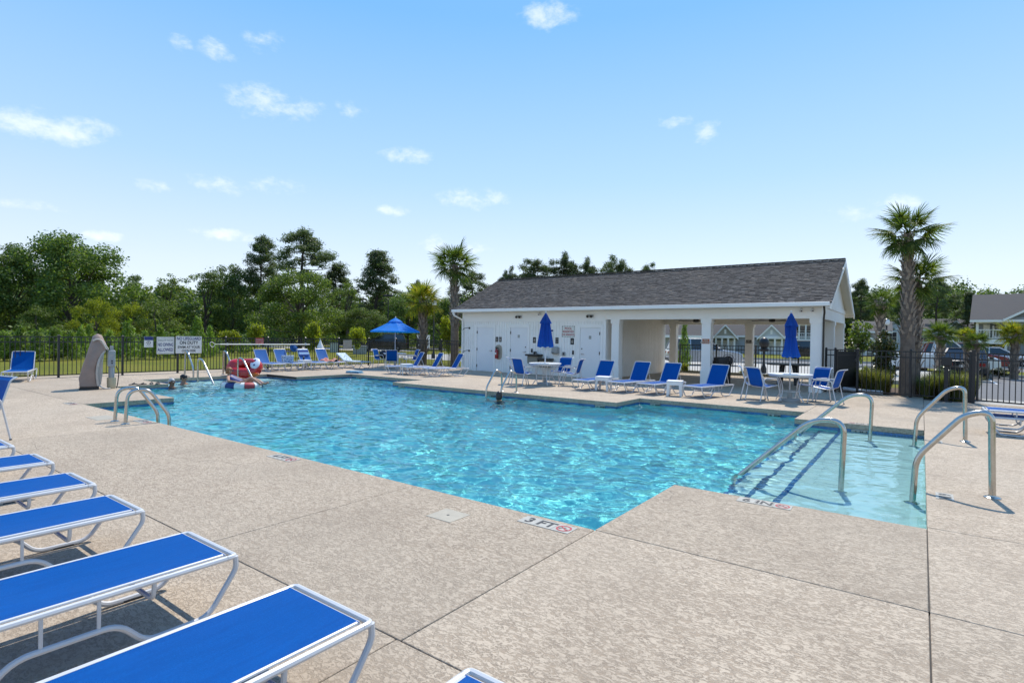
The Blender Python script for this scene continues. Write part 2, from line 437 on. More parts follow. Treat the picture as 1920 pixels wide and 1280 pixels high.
pool = tag(empty('swimming_pool'), kind='structure')
b = MB(); FZ = -1.2
N = len(POOL)
for i in range(N):
    (x0, y0), (x1, y1) = POOL[i], POOL[(i + 1) % N]
    t = Vector((x1 - x0, y1 - y0, 0)).normalized(); n_ = Vector((t.y, -t.x, 0)) * .015     # outward
    p0 = Vector((x0, y0, 0)) + n_ - t * 0.0; p1 = Vector((x1, y1, 0)) + n_
    z1 = -.106
    b.add([p0 + Vector((0, 0, FZ - .4)), p1 + Vector((0, 0, FZ - .4)), p1 + Vector((0, 0, z1)), p0 + Vector((0, 0, z1))], [(3, 2, 1, 0)])
b.build('pool_wall', M['plaster'], pool, 0)
b = MB()
b.add([(-20.5, 4.0, -1.45), (-9.5, 4.0, -1.4), (-9.5, 14.3, -1.4), (-20.5, 14.3, -1.45)], [(0, 1, 2, 3)])
b.add([(-9.5, 4.0, -1.4), (.2, 4.0, -1.05), (.2, 14.3, -1.05), (-9.5, 14.3, -1.4)], [(0, 1, 2, 3)])
b.build('pool_floor', M['plaster'], pool, 0)
def shelf(xa, xb, y0, y1, dirn):
    # tanning shelf and three steps; nosing stripes of blue tile
    xs = [xa, xa + dirn * .36, xa + dirn * .70]
    zs = [-.29, -.54, -.80]
    ends = [xb] + [None, None]
    lo, hi = min(xa, xb), max(xa, xb)
    MB().box(lo, hi, y0 + .001, y1 - .001, -1.3, zs[0]).build('tanning_shelf', M['shelf'], pool, 0)
    prev = xa
    for k in (1, 2):
        a, c = sorted((prev, xs[k])); MB().box(a, c, y0 + .002, y1 - .002, -1.3, zs[k]).build('step', M['shelf'], pool, 0); prev = xs[k]
    for k, x in enumerate(xs):
        a, c = sorted((x - dirn * .065, x + dirn * .0))
        MB().box(a, c, y0 + .004, y1 - .004, zs[k] + .0005, zs[k] + .006).build('nosing_stripe', M['tile'], pool, 0)
shelf(-1.3, .075, 5.99, 12.76, -1)
shelf(-19.0, -20.41, 7.38, 11.71, 1)
# waterline tiles on the walls that face the viewer
tile_me = MB().box(-.074, .074, -.006, .006, -.074, .074).mesh('tile', M['tile'], 0)
gb = MB(); tiles_at = []
def tile_run(p0, p1, face):
    p0, p1 = Vector(p0), Vector(p1); L = (p1 - p0).length; n = round(L / .152); t = (p1 - p0).normalized()
    ang = math.atan2(t.y, t.x)
    for i in range(n):
        p = p0 + t * ((i + .5) * L / n)
        inst(tile_me, 'tile', pool, (p.x + face[0] * .004, p.y + face[1] * .004, -.181), (0, 0, ang), (L / n / .152, 1, 1))
W_ = [((-18.4, 14.1), (-14.35, 14.1), (0, -1)), ((-6.1, 14.1), (-2.1, 14.1), (0, -1)), ((-14.35, 12.7), (-6.1, 12.7), (0, -1)), ((-2.1, 12.75), (.065, 12.75), (0, -1)),
      ((-20.4, 11.7), (-18.4, 11.7), (0, -1)), ((-14.5, 4.2), (-14.5, 5.95), (1, 0)), ((-18.4, 5.95), (-18.4, 7.39), (1, 0)), ((-20.4, 7.39), (-20.4, 11.7), (1, 0)),
      ((-18.4, 11.7), (-18.4, 14.1), (1, 0)), ((-6.1, 12.7), (-6.1, 14.1), (1, 0))]
for a_, b_, f_ in W_: tile_run(a_, b_, f_)

# water: one surface with real wavelets
def water_material():
    m = bpy.data.materials.new('pool_water'); m.use_nodes = True
    t = m.node_tree; t.nodes.clear()
    out = t.nodes.new('ShaderNodeOutputMaterial')
    g = t.nodes.new('ShaderNodeBsdfGlass'); g.inputs['IOR'].default_value = 1.333; g.inputs['Roughness'].default_value = 0.0
    g.inputs['Color'].default_value = (.80, .98, 1.0, 1)
    ge = t.nodes.new('ShaderNodeNewGeometry'); b = t.nodes.new('ShaderNodeBump'); b.inputs['Strength'].default_value = .22; b.inputs['Distance'].default_value = .012
    mp = vmath(t, 'MULTIPLY', ge.outputs['Position'], (1.0, 1.5, 1.0)).outputs[0]
    h = mathn(t, 'ADD', noise(t, mp, 7, 3, .6, .4), mathn(t, 'MULTIPLY', noise(t, mp, 19, 2, .5, .3), .35))
    calm = smooth(t, vmath(t, 'DOT_PRODUCT', ge.outputs['Position'], (1, 0, 0)).outputs['Value'], -2.4, -1.0)
    h = mathn(t, 'MULTIPLY', h, mathn(t, 'SUBTRACT', 1.0, mathn(t, 'MULTIPLY', calm, .55)))
    lk(t, h, b.inputs['Height']); lk(t, b.outputs[0], g.inputs['Normal'])
    lk(t, g.outputs[0], out.inputs['Surface'])
    return m
M['water'] = water_material()
def water_mesh():
    c = .031
    xs = np.arange(-20.4, .065 + c, c); ys = np.arange(4.15, 14.1 + c, c)
    X, Y = np.meshgrid(xs, ys, indexing='ij')
    r = np.random.RandomState(5)
    Z = np.zeros_like(X)
    for i in range(120):
        lam = .13 * (6.5 ** r.rand() ** 1.5); k = 2 * PI / lam; th = r.rand() * 2 * PI
        if r.rand() < .55: th = R(100) + r.randn() * .6
        amp = .0024 * lam ** 0.8 * (1.0 if lam > .3 else .8)
        Z += amp * np.sin(k * (X * np.cos(th) + Y * np.sin(th)) + r.rand() * 6.28)
    calm = np.clip((X + 2.2) / 1.2, 0, 1)                      # the shallow shelf is calmer
    Z *= 1 - .72 * calm
    Z += WZ
    Xc = np.clip(X, -20.4, .065); Yc = np.clip(Y, 4.15, 14.1)
    nx, ny = X.shape
    idx = np.arange(nx * ny).reshape(nx, ny)
    cx = (Xc[:-1, :-1] + Xc[1:, 1:]) / 2; cy = (Yc[:-1, :-1] + Yc[1:, 1:]) / 2
    keep = np.zeros_like(cx, bool)
    e = .05
    for a, b2, c2, d in RECTS: keep |= (cx > a - e) & (cx < c2 + e) & (cy > b2 - e) & (cy < d + e)
    q = np.stack([idx[:-1, :-1], idx[1:, :-1], idx[1:, 1:], idx[:-1, 1:]], -1)[keep]
    used = np.unique(q); remap = np.zeros(nx * ny, int); remap[used] = np.arange(len(used))
    V = np.stack([Xc.ravel(), Yc.ravel(), Z.ravel()], -1)[used]; q = remap[q]
    me = bpy.data.meshes.new('water')
    me.vertices.add(len(V)); me.vertices.foreach_set('co', V.ravel())
    me.loops.add(q.size); me.loops.foreach_set('vertex_index', q.ravel())
    me.polygons.add(len(q)); me.polygons.foreach_set('loop_start', np.arange(0, q.size, 4)); me.polygons.foreach_set('loop_total', np.full(len(q), 4))
    me.update(calc_edges=True); me.shade_smooth(); me.materials.append(M['water'])
    return me
water = bpy.data.objects.new('water', water_mesh()); col.objects.link(water); tag(water, kind='structure')
water.cycles.is_caustics_caster = True
for o_ in list(pool.children):
    if o_.name.split('.')[0] in ('pool_floor', 'tanning_shelf', 'step', 'nosing_stripe', 'pool_wall'): o_.cycles.is_caustics_receiver = True
# ------------------------------------------------------------------ rails, ladders, depth markers
def flange(x, y, z, parent, r=.075):
    MB().lathe([(r, 0), (r, .008), (r * .8, .016), (r * .5, .02), (r * .46, .03)], (0, 0, 0), 16).build('flange', M['steel'], parent, loc=(x, y, z))
def handrail(name, label, pts, radii, r, feet, group):
    base = Vector(pts[0])
    t = thing(name, label, 'handrail', base, 0, group)
    MB().tube([p - base for p in fillet(pts, radii, 7)], r, 12).build('rail_tube', M['steel'], t)
    for f in feet:
        q = Vector(f) - base; flange(q.x, q.y, q.z, t)
    return t
G = 'steel handrails at the tanning shelves'
def deck_rail(y, s, x0, lab):
    X = lambda v: x0 + s * v
    handrail('handrail', lab, [(X(.60), y, 0), (X(.58), y, .90), (X(.36), y, .85), (X(-.05), y, .33), (X(-.08), y, -.29)], [.26, .16, .14], .031,
             [(X(.60), y, 0), (X(-.08), y, -.29)], G)
def step_rail(y, s, x0, lab):
    X = lambda v: x0 + s * v
    handrail('handrail', lab, [(X(-.80), y, -.29), (X(-.77), y, .67), (X(-1.12), y, .65), (X(-2.0), y, -.22), (X(-2.04), y, -1.1)], [.22, .2, .12], .031, [(X(-.80), y, -.29)], G)
deck_rail(7.65, 1, .02, 'polished steel handrail nearest the viewer, from deck to shallow shelf at right')
step_rail(7.65, 1, .05, 'steel handrail sloping from the near shelf down into deep water beside blue step stripes')
deck_rail(11.75, 1, .0, 'smaller steel handrail farther back at right, from deck to shelf')
step_rail(11.75, 1, .08, 'steel handrail at the far end of the right shelf beside the wall tiles')
deck_rail(9.0, -1, -20.5, 'tall steel handrail behind the swimmer at the far left shelf')
step_rail(9.0, -1, -20.9, 'steel handrail sloping into the water between the swimmer and red float')
deck_rail(10.35, -1, -20.5, 'steel handrail behind the red inflatable at the far left shelf')
step_rail(10.35, -1, -20.8, 'steel handrail in front of the red inflatable, sloping into the pool')
def ladder(label, rails, r, treads_at, group):
    base = Vector(rails[0][0][0]); t = thing('pool_ladder', label, 'pool ladder', base, 0, group)
    for pts, rad in rails:
        MB().tube([p - base for p in fillet(pts, rad, 7)], r, 12).build('rail_tube', M['steel'], t)
        q = Vector(pts[0]) - base; flange(q.x, q.y, q.z, t, .07)
    a, b_ = Vector(rails[0][0][-1]) - base, Vector(rails[1][0][-1]) - base
    for z in (-.45, -.75, -1.0):
        MB().bar((a.x, a.y, z), (b_.x, b_.y, z), .09, .03).build('tread', M['white_metal'], t)
ladder('low steel pool ladder at the near left edge, beside covered lift',
       [([(x, 3.71, 0), (x + .0, 3.74, .56), (x + .10, 4.02, .60), (x + .20, 4.31, .12), (x + .20, 4.36, -1.1)], [.2, .16, .1]) for x in (-11.37, -10.9)], .029, 0, 'pool ladders')
ladder('steel pool ladder on the far edge with a dark haired swimmer below it',
       [([(x, 13.0, 0), (x, 12.97, .56), (x - .06, 12.76, .64), (x - .12, 12.42, .12), (x - .12, 12.36, -1.1)], [.2, .16, .1]) for x in (-9.93, -9.40)], .027, 0, 'pool ladders')

def ring_mesh(r0, r1, n=28, z=.001):
    b = MB(); vs = []
    for k in range(n):
        a = 2 * PI * k / n
        vs += [(r0 * math.cos(a), r0 * math.sin(a), z), (r1 * math.cos(a), r1 * math.sin(a), z)]
    return b.add(vs, [(2 * k, 2 * k + 1, (2 * k + 3) % (2 * n), (2 * k + 2) % (2 * n)) for k in range(n)])
def marker(label, cells, loc, rx=0.0, rz=0.0, size=.152, group='depth marker tiles'):
    """a row of white ceramic tiles; cells: text per tile, '@' is the red no-diving emblem"""
    t = thing('depth_marker', label, 'depth marker', loc, 0, group)
    t.rotation_euler = (rx, 0, rz)
    n = len(cells)
    for i, c in enumerate(cells):
        x = (i - (n - 1) / 2) * size
        tl = MB().box(-size / 2 + .0015, size / 2 - .0015, -size / 2, size / 2, -.006, .003).build('tile', M['white_tile'], t, 0, loc=(x, 0, 0))
        if c == '@':
            e = ring_mesh(size * .30, size * .40).build('no_diving_emblem', [M['red'], M['black']], tl, 0, loc=(0, 0, .0035))
            bb = MB(); bb.cbox((0, 0, .001), (size * .70, size * .07, .0012), R(-40), 0)
            bb.cbox((-.012, .01, .0005), (size * .3, size * .08, .001), R(35), 1); bb.cbox((.025, -.012, .0005), (size * .22, size * .07, .001), R(-20), 1)
            bb.ball((-.035, -.012, .001), (.011, .011, .001), 8, 4, 1)
            me = bb.mesh('slash', [M['red'], M['black']], 0)
            inst(me, 'slash', e)
        elif c.strip():
            text(c, size * .95, M['black'], tl, (0, -size * .02, .0042), (0, 0, 0), depth=.001, bold=.004)
    return t
marker('3 FT depth tiles with red no diving ring on the near deck corner', ['3', 'FT', '@'], (-2.55, 4.0, .002), 0, 0, .17)
marker('6 IN depth tiles with red no diving ring beside the near shelf edge', ['6', 'IN', '@'], (-1.22, 5.88, .002), 0, 0, .165)
marker('4 FT depth tiles on the middle of the near left deck edge', ['4', 'FT', '@'], (-6.55, 3.99, .002), 0, 0, .17)
marker('depth tiles on deck edge just right of the near left ladder', ['4', 'FT', '@'], (-11.0, 4.02, .002), 0, 0, .165)
marker('faint depth tiles at the near left pool corner in front of the lift', ['5', 'FT', '@'], (-14.75, 4.0, .002), 0, 0, .165)
marker('depth tiles under the nearest right handrail on the deck', ['6', 'IN'], (.22, 7.38, .002), 0, R(-90), .15)
marker('depth tiles beside the foot of the farther right handrail', ['6', 'IN'], (.22, 11.4, .002), 0, R(-90), .15)
marker('depth tiles on the deck above the far shelf wall', ['6', 'IN', '@'], (-.95, 12.87, .002), 0, R(180), .14)
marker('6 IN tiles set in the blue wall behind the right shelf', ['6', 'IN'], (-.95, 12.737, -.177), R(90), 0, .135)
marker('3 FT tiles set in the far blue wall left of the right shelf', ['3', 'FT'], (-2.75, 14.083, -.177), R(90), 0, .14)
marker('4 FT tiles set in the blue wall right of the stepped corner', ['4', 'FT'], (-5.65, 14.083, -.177), R(90), 0, .14)
marker('4 FT tiles set in the blue wall left of the stepped corner', ['4', 'FT'], (-6.55, 12.683, -.177), R(90), 0, .14)
marker('faint 4 FT tiles in the wall behind the far ladder', ['4', 'FT'], (-10.1, 12.683, -.177), R(90), 0, .14)
marker('4 FT tiles at the left end of the long far wall', ['4', 'FT'], (-13.9, 12.683, -.177), R(90), 0, .14)
marker('faint depth tiles in the wall below the folded blue towel', ['5', 'FT'], (-17.9, 14.083, -.177), R(90), 0, .14)
# skimmer lid let into the deck
t = thing('skimmer_lid', 'pale square skimmer lid set in the deck near the 3 FT tiles', 'skimmer lid', (-3.37, 3.65, 0))
M['lid'] = mat('aged_white_plastic', (.38, .335, .26), .6, var=.1, vscale=12)
MB().box(-.145, .145, -.135, .135, -.004, .004).build('lid', M['lid'], t, 0, bevel=.003)
MB().lathe([(.014, .004), (.014, .0046)], (0, 0, 0), 12).build('finger_hole', M['black'], t, 0)
t = thing('skimmer_lid', 'pale skimmer lid behind the near left ladder', 'skimmer lid', (-12.0, 3.72, 0))
MB().box(-.3, .3, -.17, .17, -.004, .004).build('lid', M['lid'], t, 0, bevel=.003)
# ------------------------------------------------------------------ pool house
M['white_wall'] = mat('white_siding_paint', (.86, .84, .795), .55, var=.035, vscale=1.2, dirt=(.79, .765, .71), dscale=.9)
M['trim'] = mat('white_trim_paint', (.86, .84, .80), .45, var=.03, vscale=1.5)
M['soffit'] = mat('cream_ceiling_board', (.70, .67, .60), .6, var=.04, vscale=2)
M['door_paint'] = mat('pale_grey_door_paint', (.78, .775, .77), .4, var=.02, vscale=2)
M['chrome'] = mat('satin_chrome', (.5, .5, .5), .3, 1.0)
M['bronze'] = mat('dark_bronze_fitting', (.03, .025, .02), .45)
M['grey_plastic'] = mat('grey_fitting', (.30, .31, .30), .45, var=.06, vscale=10)
M['ftn'] = mat('olive_grey_fountain_enamel', (.22, .21, .17), .4, var=.08, vscale=8)
M['paper'] = mat('printed_notice', (.72, .72, .66), .5)
M['yellow'] = mat('yellow_border_print', (.65, .5, .08), .5)
M['navy'] = mat('navy_print', (.02, .035, .16), .5)
def shingle_material():
    m = mat('asphalt_shingle', (.085, .078, .076), .92, bump=.6, bscale=90)
    t = m.node_tree; p = t.nodes['Principled BSDF']
    g = t.nodes.new('ShaderNodeNewGeometry')
    r_ = ramp(t, g.outputs['Random Per Island'], [(0, (.030, .027, .029)), (.35, (.058, .052, .052)), (.6, (.078, .07, .067)), (.85, (.10, .096, .096)), (1, (.135, .11, .09))])
    n = noise(t, g.outputs['Position'], 160, 3, .7)
    c = mixc(t, mathn(t, 'MULTIPLY', smooth(t, n, .45, .75), .5), r_, (.17, .16, .155))
    n5 = noise(t, g.outputs['Position'], .5, 3, .5)
    c = mixc(t, mathn(t, 'MULTIPLY', smooth(t, n5, .45, .7), .25), c, (.12, .10, .085))
    lk(t, c, p.inputs['Base Color']); return m
M['shingle'] = shingle_material()
ph = thing('pool_house', 'white pool house with grey shingle roof and open pavilion end', 'pool house', (0, 0, 0))
WX0, WX1, FY, BY = -17.43, -9.98, 19.7, 26.0        # enclosed part
EZ = 2.70                                          # eave underside
# enclosed walls
w = MB()
w.box(WX0, WX1, FY, FY + .15, 0, 2.72); w.box(WX0, WX1, BY - .15, BY, 0, 2.72)
w.box(WX0, WX0 + .15, FY + .151, BY - .151, 0, 2.72); w.box(WX1 - .15, WX1, FY + .151, BY - .151, 0, 2.72)
w.build('wall', M['white_wall'], ph, 0)
# vertical boards (joined: each is a few pixels wide)
bd = MB(); rb = random.Random(3)
DOORS = [(-16.54, -15.57), (-14.62, -13.70), (-11.11, -10.20)]
x = WX0 + .13
while x < WX1 - .12:
    a, c = x, min(x + .128, WX1 - .1)
    if not any(a < d1 + .12 and c > d0 - .12 for d0, d1 in DOORS): bd.box(a + .006, c - .004, FY - .018 - rb.random() * .003, FY, .02, 2.26)
    else: bd.box(a + .006, c - .004, FY - .018, FY, 2.14, 2.26)
    x += .13
y = FY + .02
while y < BY - .1:
    bd.box(WX1, WX1 + .018 + rb.random() * .002, y + .006, y + .098, .02, 2.45); y += .102
o = bd.build('siding_board', M['white_wall'], ph, 0); o['kind'] = 'stuff'
# frieze, beam, corner boards
MB().box(WX0 - .01, WX1, FY - .03, FY, 2.262, 2.72).build('frieze_board', M['trim'], ph, 0)
MB().box(WX0 - .02, WX0 + .12, FY - .024, FY, 0, 2.26).build('corner_board', M['trim'], ph, 0)
MB().box(WX1 - .1, WX1 + .02, FY - .026, FY, 0, 2.26).build('corner_board', M['trim'], ph, 0)
MB().box(WX1 + .001, -2.52, FY - .02, FY + .3, 2.33, 2.72).build('beam', M['trim'], ph, 0)
MB().box(WX1 + .001, -2.52, BY - .3, BY, 2.30, 2.72).build('beam', M['trim'], ph, 0)
MB().box(-2.84, -2.521, FY + .301, BY - .301, 2.33, 2.72).build('beam', M['trim'], ph, 0)
MB().box(WX1 + .002, -2.845, FY + .302, BY - .302, 2.60, 2.64).build('ceiling', M['soffit'], ph, 0)
colm = MB().box(-.155, .155, -.155, .155, 0, 2.33).box(-.175, .175, -.175, .175, 2.17, 2.2).box(-.185, .185, -.185, .185, 2.2, 2.329).box(-.175, .175, -.175, .175, .0, .52).mesh('column', M['trim'], 0)
for (x, y) in ((-9.57, 19.85), (-6.09, 19.85), (-2.68, 19.85), (-9.5, 25.84), (-6.09, 25.84), (-2.68, 25.84), (-2.68, 22.85)):
    inst(colm, 'column', ph, (x, y, 0))
# roof: deck slab, courses of tabs, rakes, gutter, ridge
RX0, RX1 = -17.72, -2.216
E0, RY, RZ = (19.28, 2.80), 22.75, 4.50
BY2 = 26.4
BZ2 = 2.74
rf = MB()
rf.extr([(RX0 + .03, E0[0] + .02, E0[1] - .03), (RX0 + .03, RY, RZ - .04), (RX0 + .03, RY, RZ - .14), (RX0 + .03, E0[0] + .02, E0[1] - .12)], (RX1 - RX0 - .06, 0, 0))
rf.extr([(RX0 + .03, BY2, BZ2 - .03), (RX0 + .03, RY + .001, RZ - .04), (RX0 + .03, RY + .001, RZ - .14), (RX0 + .03, BY2, BZ2 - .12)][::-1], (RX1 - RX0 - .06, 0, 0))
roof = rf.build('roof', M['soffit'], ph, 0)
sh = MB(); rs = random.Random(11)
def courses(ya, za, yb, zb):
    Ls = math.hypot(yb - ya, zb - za); n = int(Ls / .125); uy, uz = (yb - ya) / Ls, (zb - za) / Ls
    sgn = 1 if yb > ya else -1
    ny, nz = -uz * sgn, abs(uy)
    for i in range(n + 1):
        s0 = i * .125; s1 = min(s0 + .165, Ls)
        x = RX0 - rs.random() * .3
        while x < RX1:
            wd = rs.choice((.09, .12, .16, .22)); a, c = max(x, RX0), min(x + wd - .006, RX1)
            x += wd
            if c - a < .02: continue
            th = .012 + rs.random() * .012; so = rs.choice((0, 0, .012))
            p = [(s0 - so, .012 + th), (s1, .004), (s1, -.01), (s0 - so, -.004)]
            vs = [(xx, ya + uy * s + ny * h, za + uz * s + nz * h) for xx in (a, c) for s, h in p]
            sh.add(vs, [(0, 1, 5, 4), (0, 4, 7, 3), (0, 3, 2, 1), (4, 5, 6, 7)])
courses(E0[0], E0[1], RY, RZ)
courses(BY2, BZ2, RY, RZ)
o = sh.build('shingles', M['shingle'], roof, 0); o['kind'] = 'stuff'
rg = MB()
for i in range(60):
    x0 = RX0 + i * (RX1 - RX0) / 60
    rg.bar((x0, RY, RZ + .035), (x0 + (RX1 - RX0) / 60 - .004, RY, RZ + .04), .24, .03)
rg.build('ridge_cap', M['bronze'], roof, 0)
for x in (RX0, RX1 - .045):
    MB().extr([(x, E0[0], E0[1] - .03), (x, RY, RZ - .03), (x, RY, RZ - .23), (x, E0[0], E0[1] - .2)], (.045, 0, 0)).build('rake_board', M['trim'], roof, 0)
    MB().extr([(x, BY2, BZ2 - .03), (x, RY + .001, RZ - .03), (x, RY + .001, RZ - .23), (x, BY2, BZ2 - .2)][::-1], (.045, 0, 0)).build('rake_board', M['trim'], roof, 0)
g_ = MB().box(RX0 + .02, RX1 - .05, E0[0] - .11, E0[0] + .02, 2.69, 2.815)
g_.build('gutter', M['trim'], roof, 0, bevel=.012)
MB().box(RX0 + .05, RX1 - .05, E0[0] + .03, FY - .031, 2.69, 2.71).build('soffit', M['soffit'], roof, 0)
MB().box(RX0 + .02, RX1 - .05, BY2 - .03, BY2 + .1, 2.60, 2.72).build('gutter', M['trim'], roof, 0)
# gable triangles
for x in (WX0, -2.66):
    MB().extr([(x, FY, 2.721), (x, BY, 2.721), (x, BY, 2.78), (x, RY + .1, RZ - .16), (x, RY - .1, RZ - .16), (x, FY, 2.86)], (.14, 0, 0)).build('gable', M['white_wall'], ph, 0)
MB().box(-2.52, -2.49, FY - .02, BY, 2.70, 2.86).build('gable_trim', M['trim'], ph, 0)
MB().tube(fillet([(RX0 + .12, 19.25, 2.68), (RX0 + .12, 19.25, 2.55), (WX0 + .05, 19.62, 2.35), (WX0 + .05, 19.62, .1)], .08), .04, 8).build('downspout', M['trim'], ph)
MB().tube(fillet([(-2.42, 19.25, 2.68), (-2.42, 19.4, 2.5), (-2.47, 19.66, 2.35), (-2.47, 19.66, .1)], .08), .03, 8).build('downspout', M['bronze'], ph)
# doors
for i, (d0, d1) in enumerate(DOORS):
    dr = MB().box(d0 + .012, d1 - .012, FY - .02, FY - .002, .012, 2.0).build('door', M['door_paint'], ph, 0, bevel=.004)
    MB().box(d0 - .115, d0 - .001, FY - .032, FY, .0, 2.14).box(d1 + .001, d1 + .115, FY - .032, FY, 0, 2.14).box(d0 - .0, d1 + .0, FY - .031, FY, 2.012, 2.14).build('door_frame', M['trim'], dr, 0)
    hx = d0 + .02 if i < 2 else d1 - .02
    for z in (.25, 1.0, 1.78): MB().box(hx - .018, hx + .018, FY - .04, FY - .02, z - .06, z + .06).build('hinge', M['bronze'], dr, 0)
    kx = d1 - .09 if i < 2 else d0 + .09
    s = -1 if i < 2 else 1
    MB().lathe([(.032, 0), (.032, .015), (.02, .03)], (0, 0, 0), 10).build('rose', M['chrome'], dr, loc=(kx, FY - .02, .95)).rotation_euler = (R(90), 0, 0)
    MB().tube([(kx, FY - .06, .95), (kx + s * .12, FY - .065, .95)], .011, 6).build('handle', M['chrome'], dr)
    if i > 0:
        MB().lathe([(.026, 0), (.026, .012)], (0, 0, 0), 10).build('deadbolt', M['bronze'], dr, loc=(kx, FY - .02, 1.16)).rotation_euler = (R(90), 0, 0)
        pl = MB().box(-.055, .055, -.004, 0, -.065, .065).build('number_plate', M['grey_plastic'], dr, 0, loc=((d0 + d1) / 2, FY - .021, 1.62))
        MB().ball((0, -.006, .03), (.016, .003, .016), 8, 6).cbox((0, -.006, -.015), (.05, .003, .05)).build('pictogram', M['white_tile'], pl, 0)
# ------------------------------------------------------------------ fittings on the pool house wall (each a thing of its own)
def wall_thing(name, label, cat, x, z, group=None, y=FY): return thing(name, label, cat, (x, y - .017, z), 0, group)
def plate(t, w, h, m, name='panel', d=.012, bev=.002):
    return MB().box(-w / 2, w / 2, -d, 0, -h / 2, h / 2).build(name, m, t, 0, bevel=bev)
def picto(t, kind, s=1.0):
    b = MB()
    b.ball((0, -.014, .055 * s), (.018 * s, .002, .018 * s), 10, 6)
    if kind == 'w': b.add([(-.012 * s, -.014, .03 * s), (.012 * s, -.014, .03 * s), (.04 * s, -.014, -.04 * s), (-.04 * s, -.014, -.04 * s)], [(3, 2, 1, 0)])
    else: b.add([(-.028 * s, -.014, .03 * s), (.028 * s, -.014, .03 * s), (.022 * s, -.014, -.02 * s), (-.022 * s, -.014, -.02 * s)], [(3, 2, 1, 0)])
    b.box(-.02 * s, -.006 * s, -.0145, -.013, -.085 * s, -.02 * s); b.box(.006 * s, .02 * s, -.0145, -.013, -.085 * s, -.02 * s)
    b.build('pictogram', M['white_tile'], t, 0)
def restroom(label, x, z, k, w=.15, h=.22):
    t = wall_thing('restroom_sign', label, 'restroom sign', x, z, 'black pictogram signs on the pool house'); plate(t, w, h, M['black']); picto(t, k)
restroom('left of two black pictogram plates above the fire extinguisher', -15.36, 1.47, 'm', .15, .22)
restroom('right of two black pictogram plates above the fire extinguisher', -15.17, 1.47, 'w', .13, .22)
restroom('black restroom sign with white figure left of the closed blue umbrella', -13.33, 1.47, 'm', .15, .25)
restroom('black restroom sign with white figure below the dashed border sign', -11.47, 1.45, 'w', .16, .26)
t = wall_thing('door_sign', 'black plate with a white line right of the posted pool rules', 'wall sign', -12.2, 1.47)
plate(t, .15, .25, M['black']); MB().box(-.06, .06, -.0135, -.012, .045, .06).build('line', M['white_tile'], t, 0)
for q in range(3): MB().box(-.05, .05, -.0135, -.012, -.03 - q * .025, -.022 - q * .025).build('line', M['grey_plastic'], t, 0)
t = wall_thing('rules_poster', 'tall cream posted pool rules with dark blue heading behind umbrella', 'notice', -12.66, 1.5)
plate(t, .55, .85, M['paper'], 'board'); MB().box(-.27, .27, -.0135, -.0121, .345, .415).build('heading', M['navy'], t, 0)
for q in range(13): MB().box(-.22, .22 - (q * 7 % 5) * .03, -.0135, -.0121, .27 - q * .052, .284 - q * .052).build('text_line', M['grey_plastic'], t, 0)
t = wall_thing('resident_sign', 'cream sign with dashed black border and red POOL RESERVED lettering', 'wall sign', -11.66, 1.85)
plate(t, .60, .46, M['paper'], 'board')
db = MB()
for q in range(8):
    u = -.27 + q * .077
    db.box(u - .02, u + .02, -.0137, -.0121, .20, .222); db.box(u - .02, u + .02, -.0137, -.0121, -.222, -.20)
for q in range(6):
    u = -.185 + q * .074
    db.box(-.292, -.27, -.0137, -.0121, u - .02, u + .02); db.box(.27, .292, -.0137, -.0121, u - .02, u + .02)
db.build('dashed_border', M['black'], t, 0)
for s_, z_, sz in (('POOL', .115, .13), ('RESERVED', -.01, .115), ('FOR RESIDENTS', -.13, .085)): text(s_, sz, M['red'], t, (0, -.014, z_), (R(90), 0, 0), bold=.003, depth=.001)
# extinguisher
M['ext_red'] = mat('red_enamel', (.30, .012, .015), .25, coat=.5)
t = wall_thing('fire_extinguisher', 'red fire extinguisher on a cream oval backboard between two doors', 'extinguisher', -15.25, .9)
bb = MB(); ov = [(math.copysign(abs(math.cos(a)) ** .8, math.cos(a)) * .19, math.copysign(abs(math.sin(a)) ** .6, math.sin(a)) * .33) for a in [2 * PI * k / 24 for k in range(24)]]
bb.extr([(x, 0, z) for x, z in ov], (0, -.02, 0)).build('backboard', M['lid'], t, 0)
MB().lathe([(.07, -.28), (.078, -.26), (.078, .05), (.06, .1), (.03, .13), (.03, .16)], (-.05, -.1, 0), 16).build('cylinder', M['ext_red'], t)
MB().box(-.08, -.02, -.13, -.07, .16, .2).box(-.06, -.03, -.2, -.07, .2, .215).box(-.06, -.03, -.19, -.08, .235, .25).build('valve', M['black'], t)
MB().tube(fillet([(-.03, -.1, .18), (.05, -.1, .2), (.09, -.09, .0), (.08, -.09, -.08)], .05), .011, 6).build('hose', M['black'], t)
MB().box(-.095, -.005, -.181, -.178, -.1, -.02).build('label', M['paper'], t, 0)
# fountain pair with bottle filler
t = thing('drinking_fountain', 'two level olive grey drinking fountain behind the left table', 'drinking fountain', (-12.95, FY - .018, 0))
for (x0, x1, z0, z1) in ((-.55, .08, .48, .88), (.06, .62, .36, .72)):
    fb = MB().box(x0 + .05, x1 - .05, -.36, 0, z0, z1 - .08).build('cabinet', M['ftn'], t, 0, bevel=.02)
    MB().box(x0, x1, -.46, 0, z1 - .079, z1).build('basin', M['bronze'], t, 0, bevel=.02)
    MB().tube(fillet([((x0 + x1) / 2, -.1, z1), ((x0 + x1) / 2, -.1, z1 + .07), ((x0 + x1) / 2 + .05, -.18, z1 + .09)], .03), .012, 6).build('bubbler', M['chrome'], t)
MB().box(-.35, -.25, -.12, -.02, .88, .99).build('bottle_filler', M['black'], t, 0, bevel=.01)
t = wall_thing('hand_dryer', 'rounded grey hand dryer mounted right of the fountain', 'hand dryer', -12.22, 1.07)
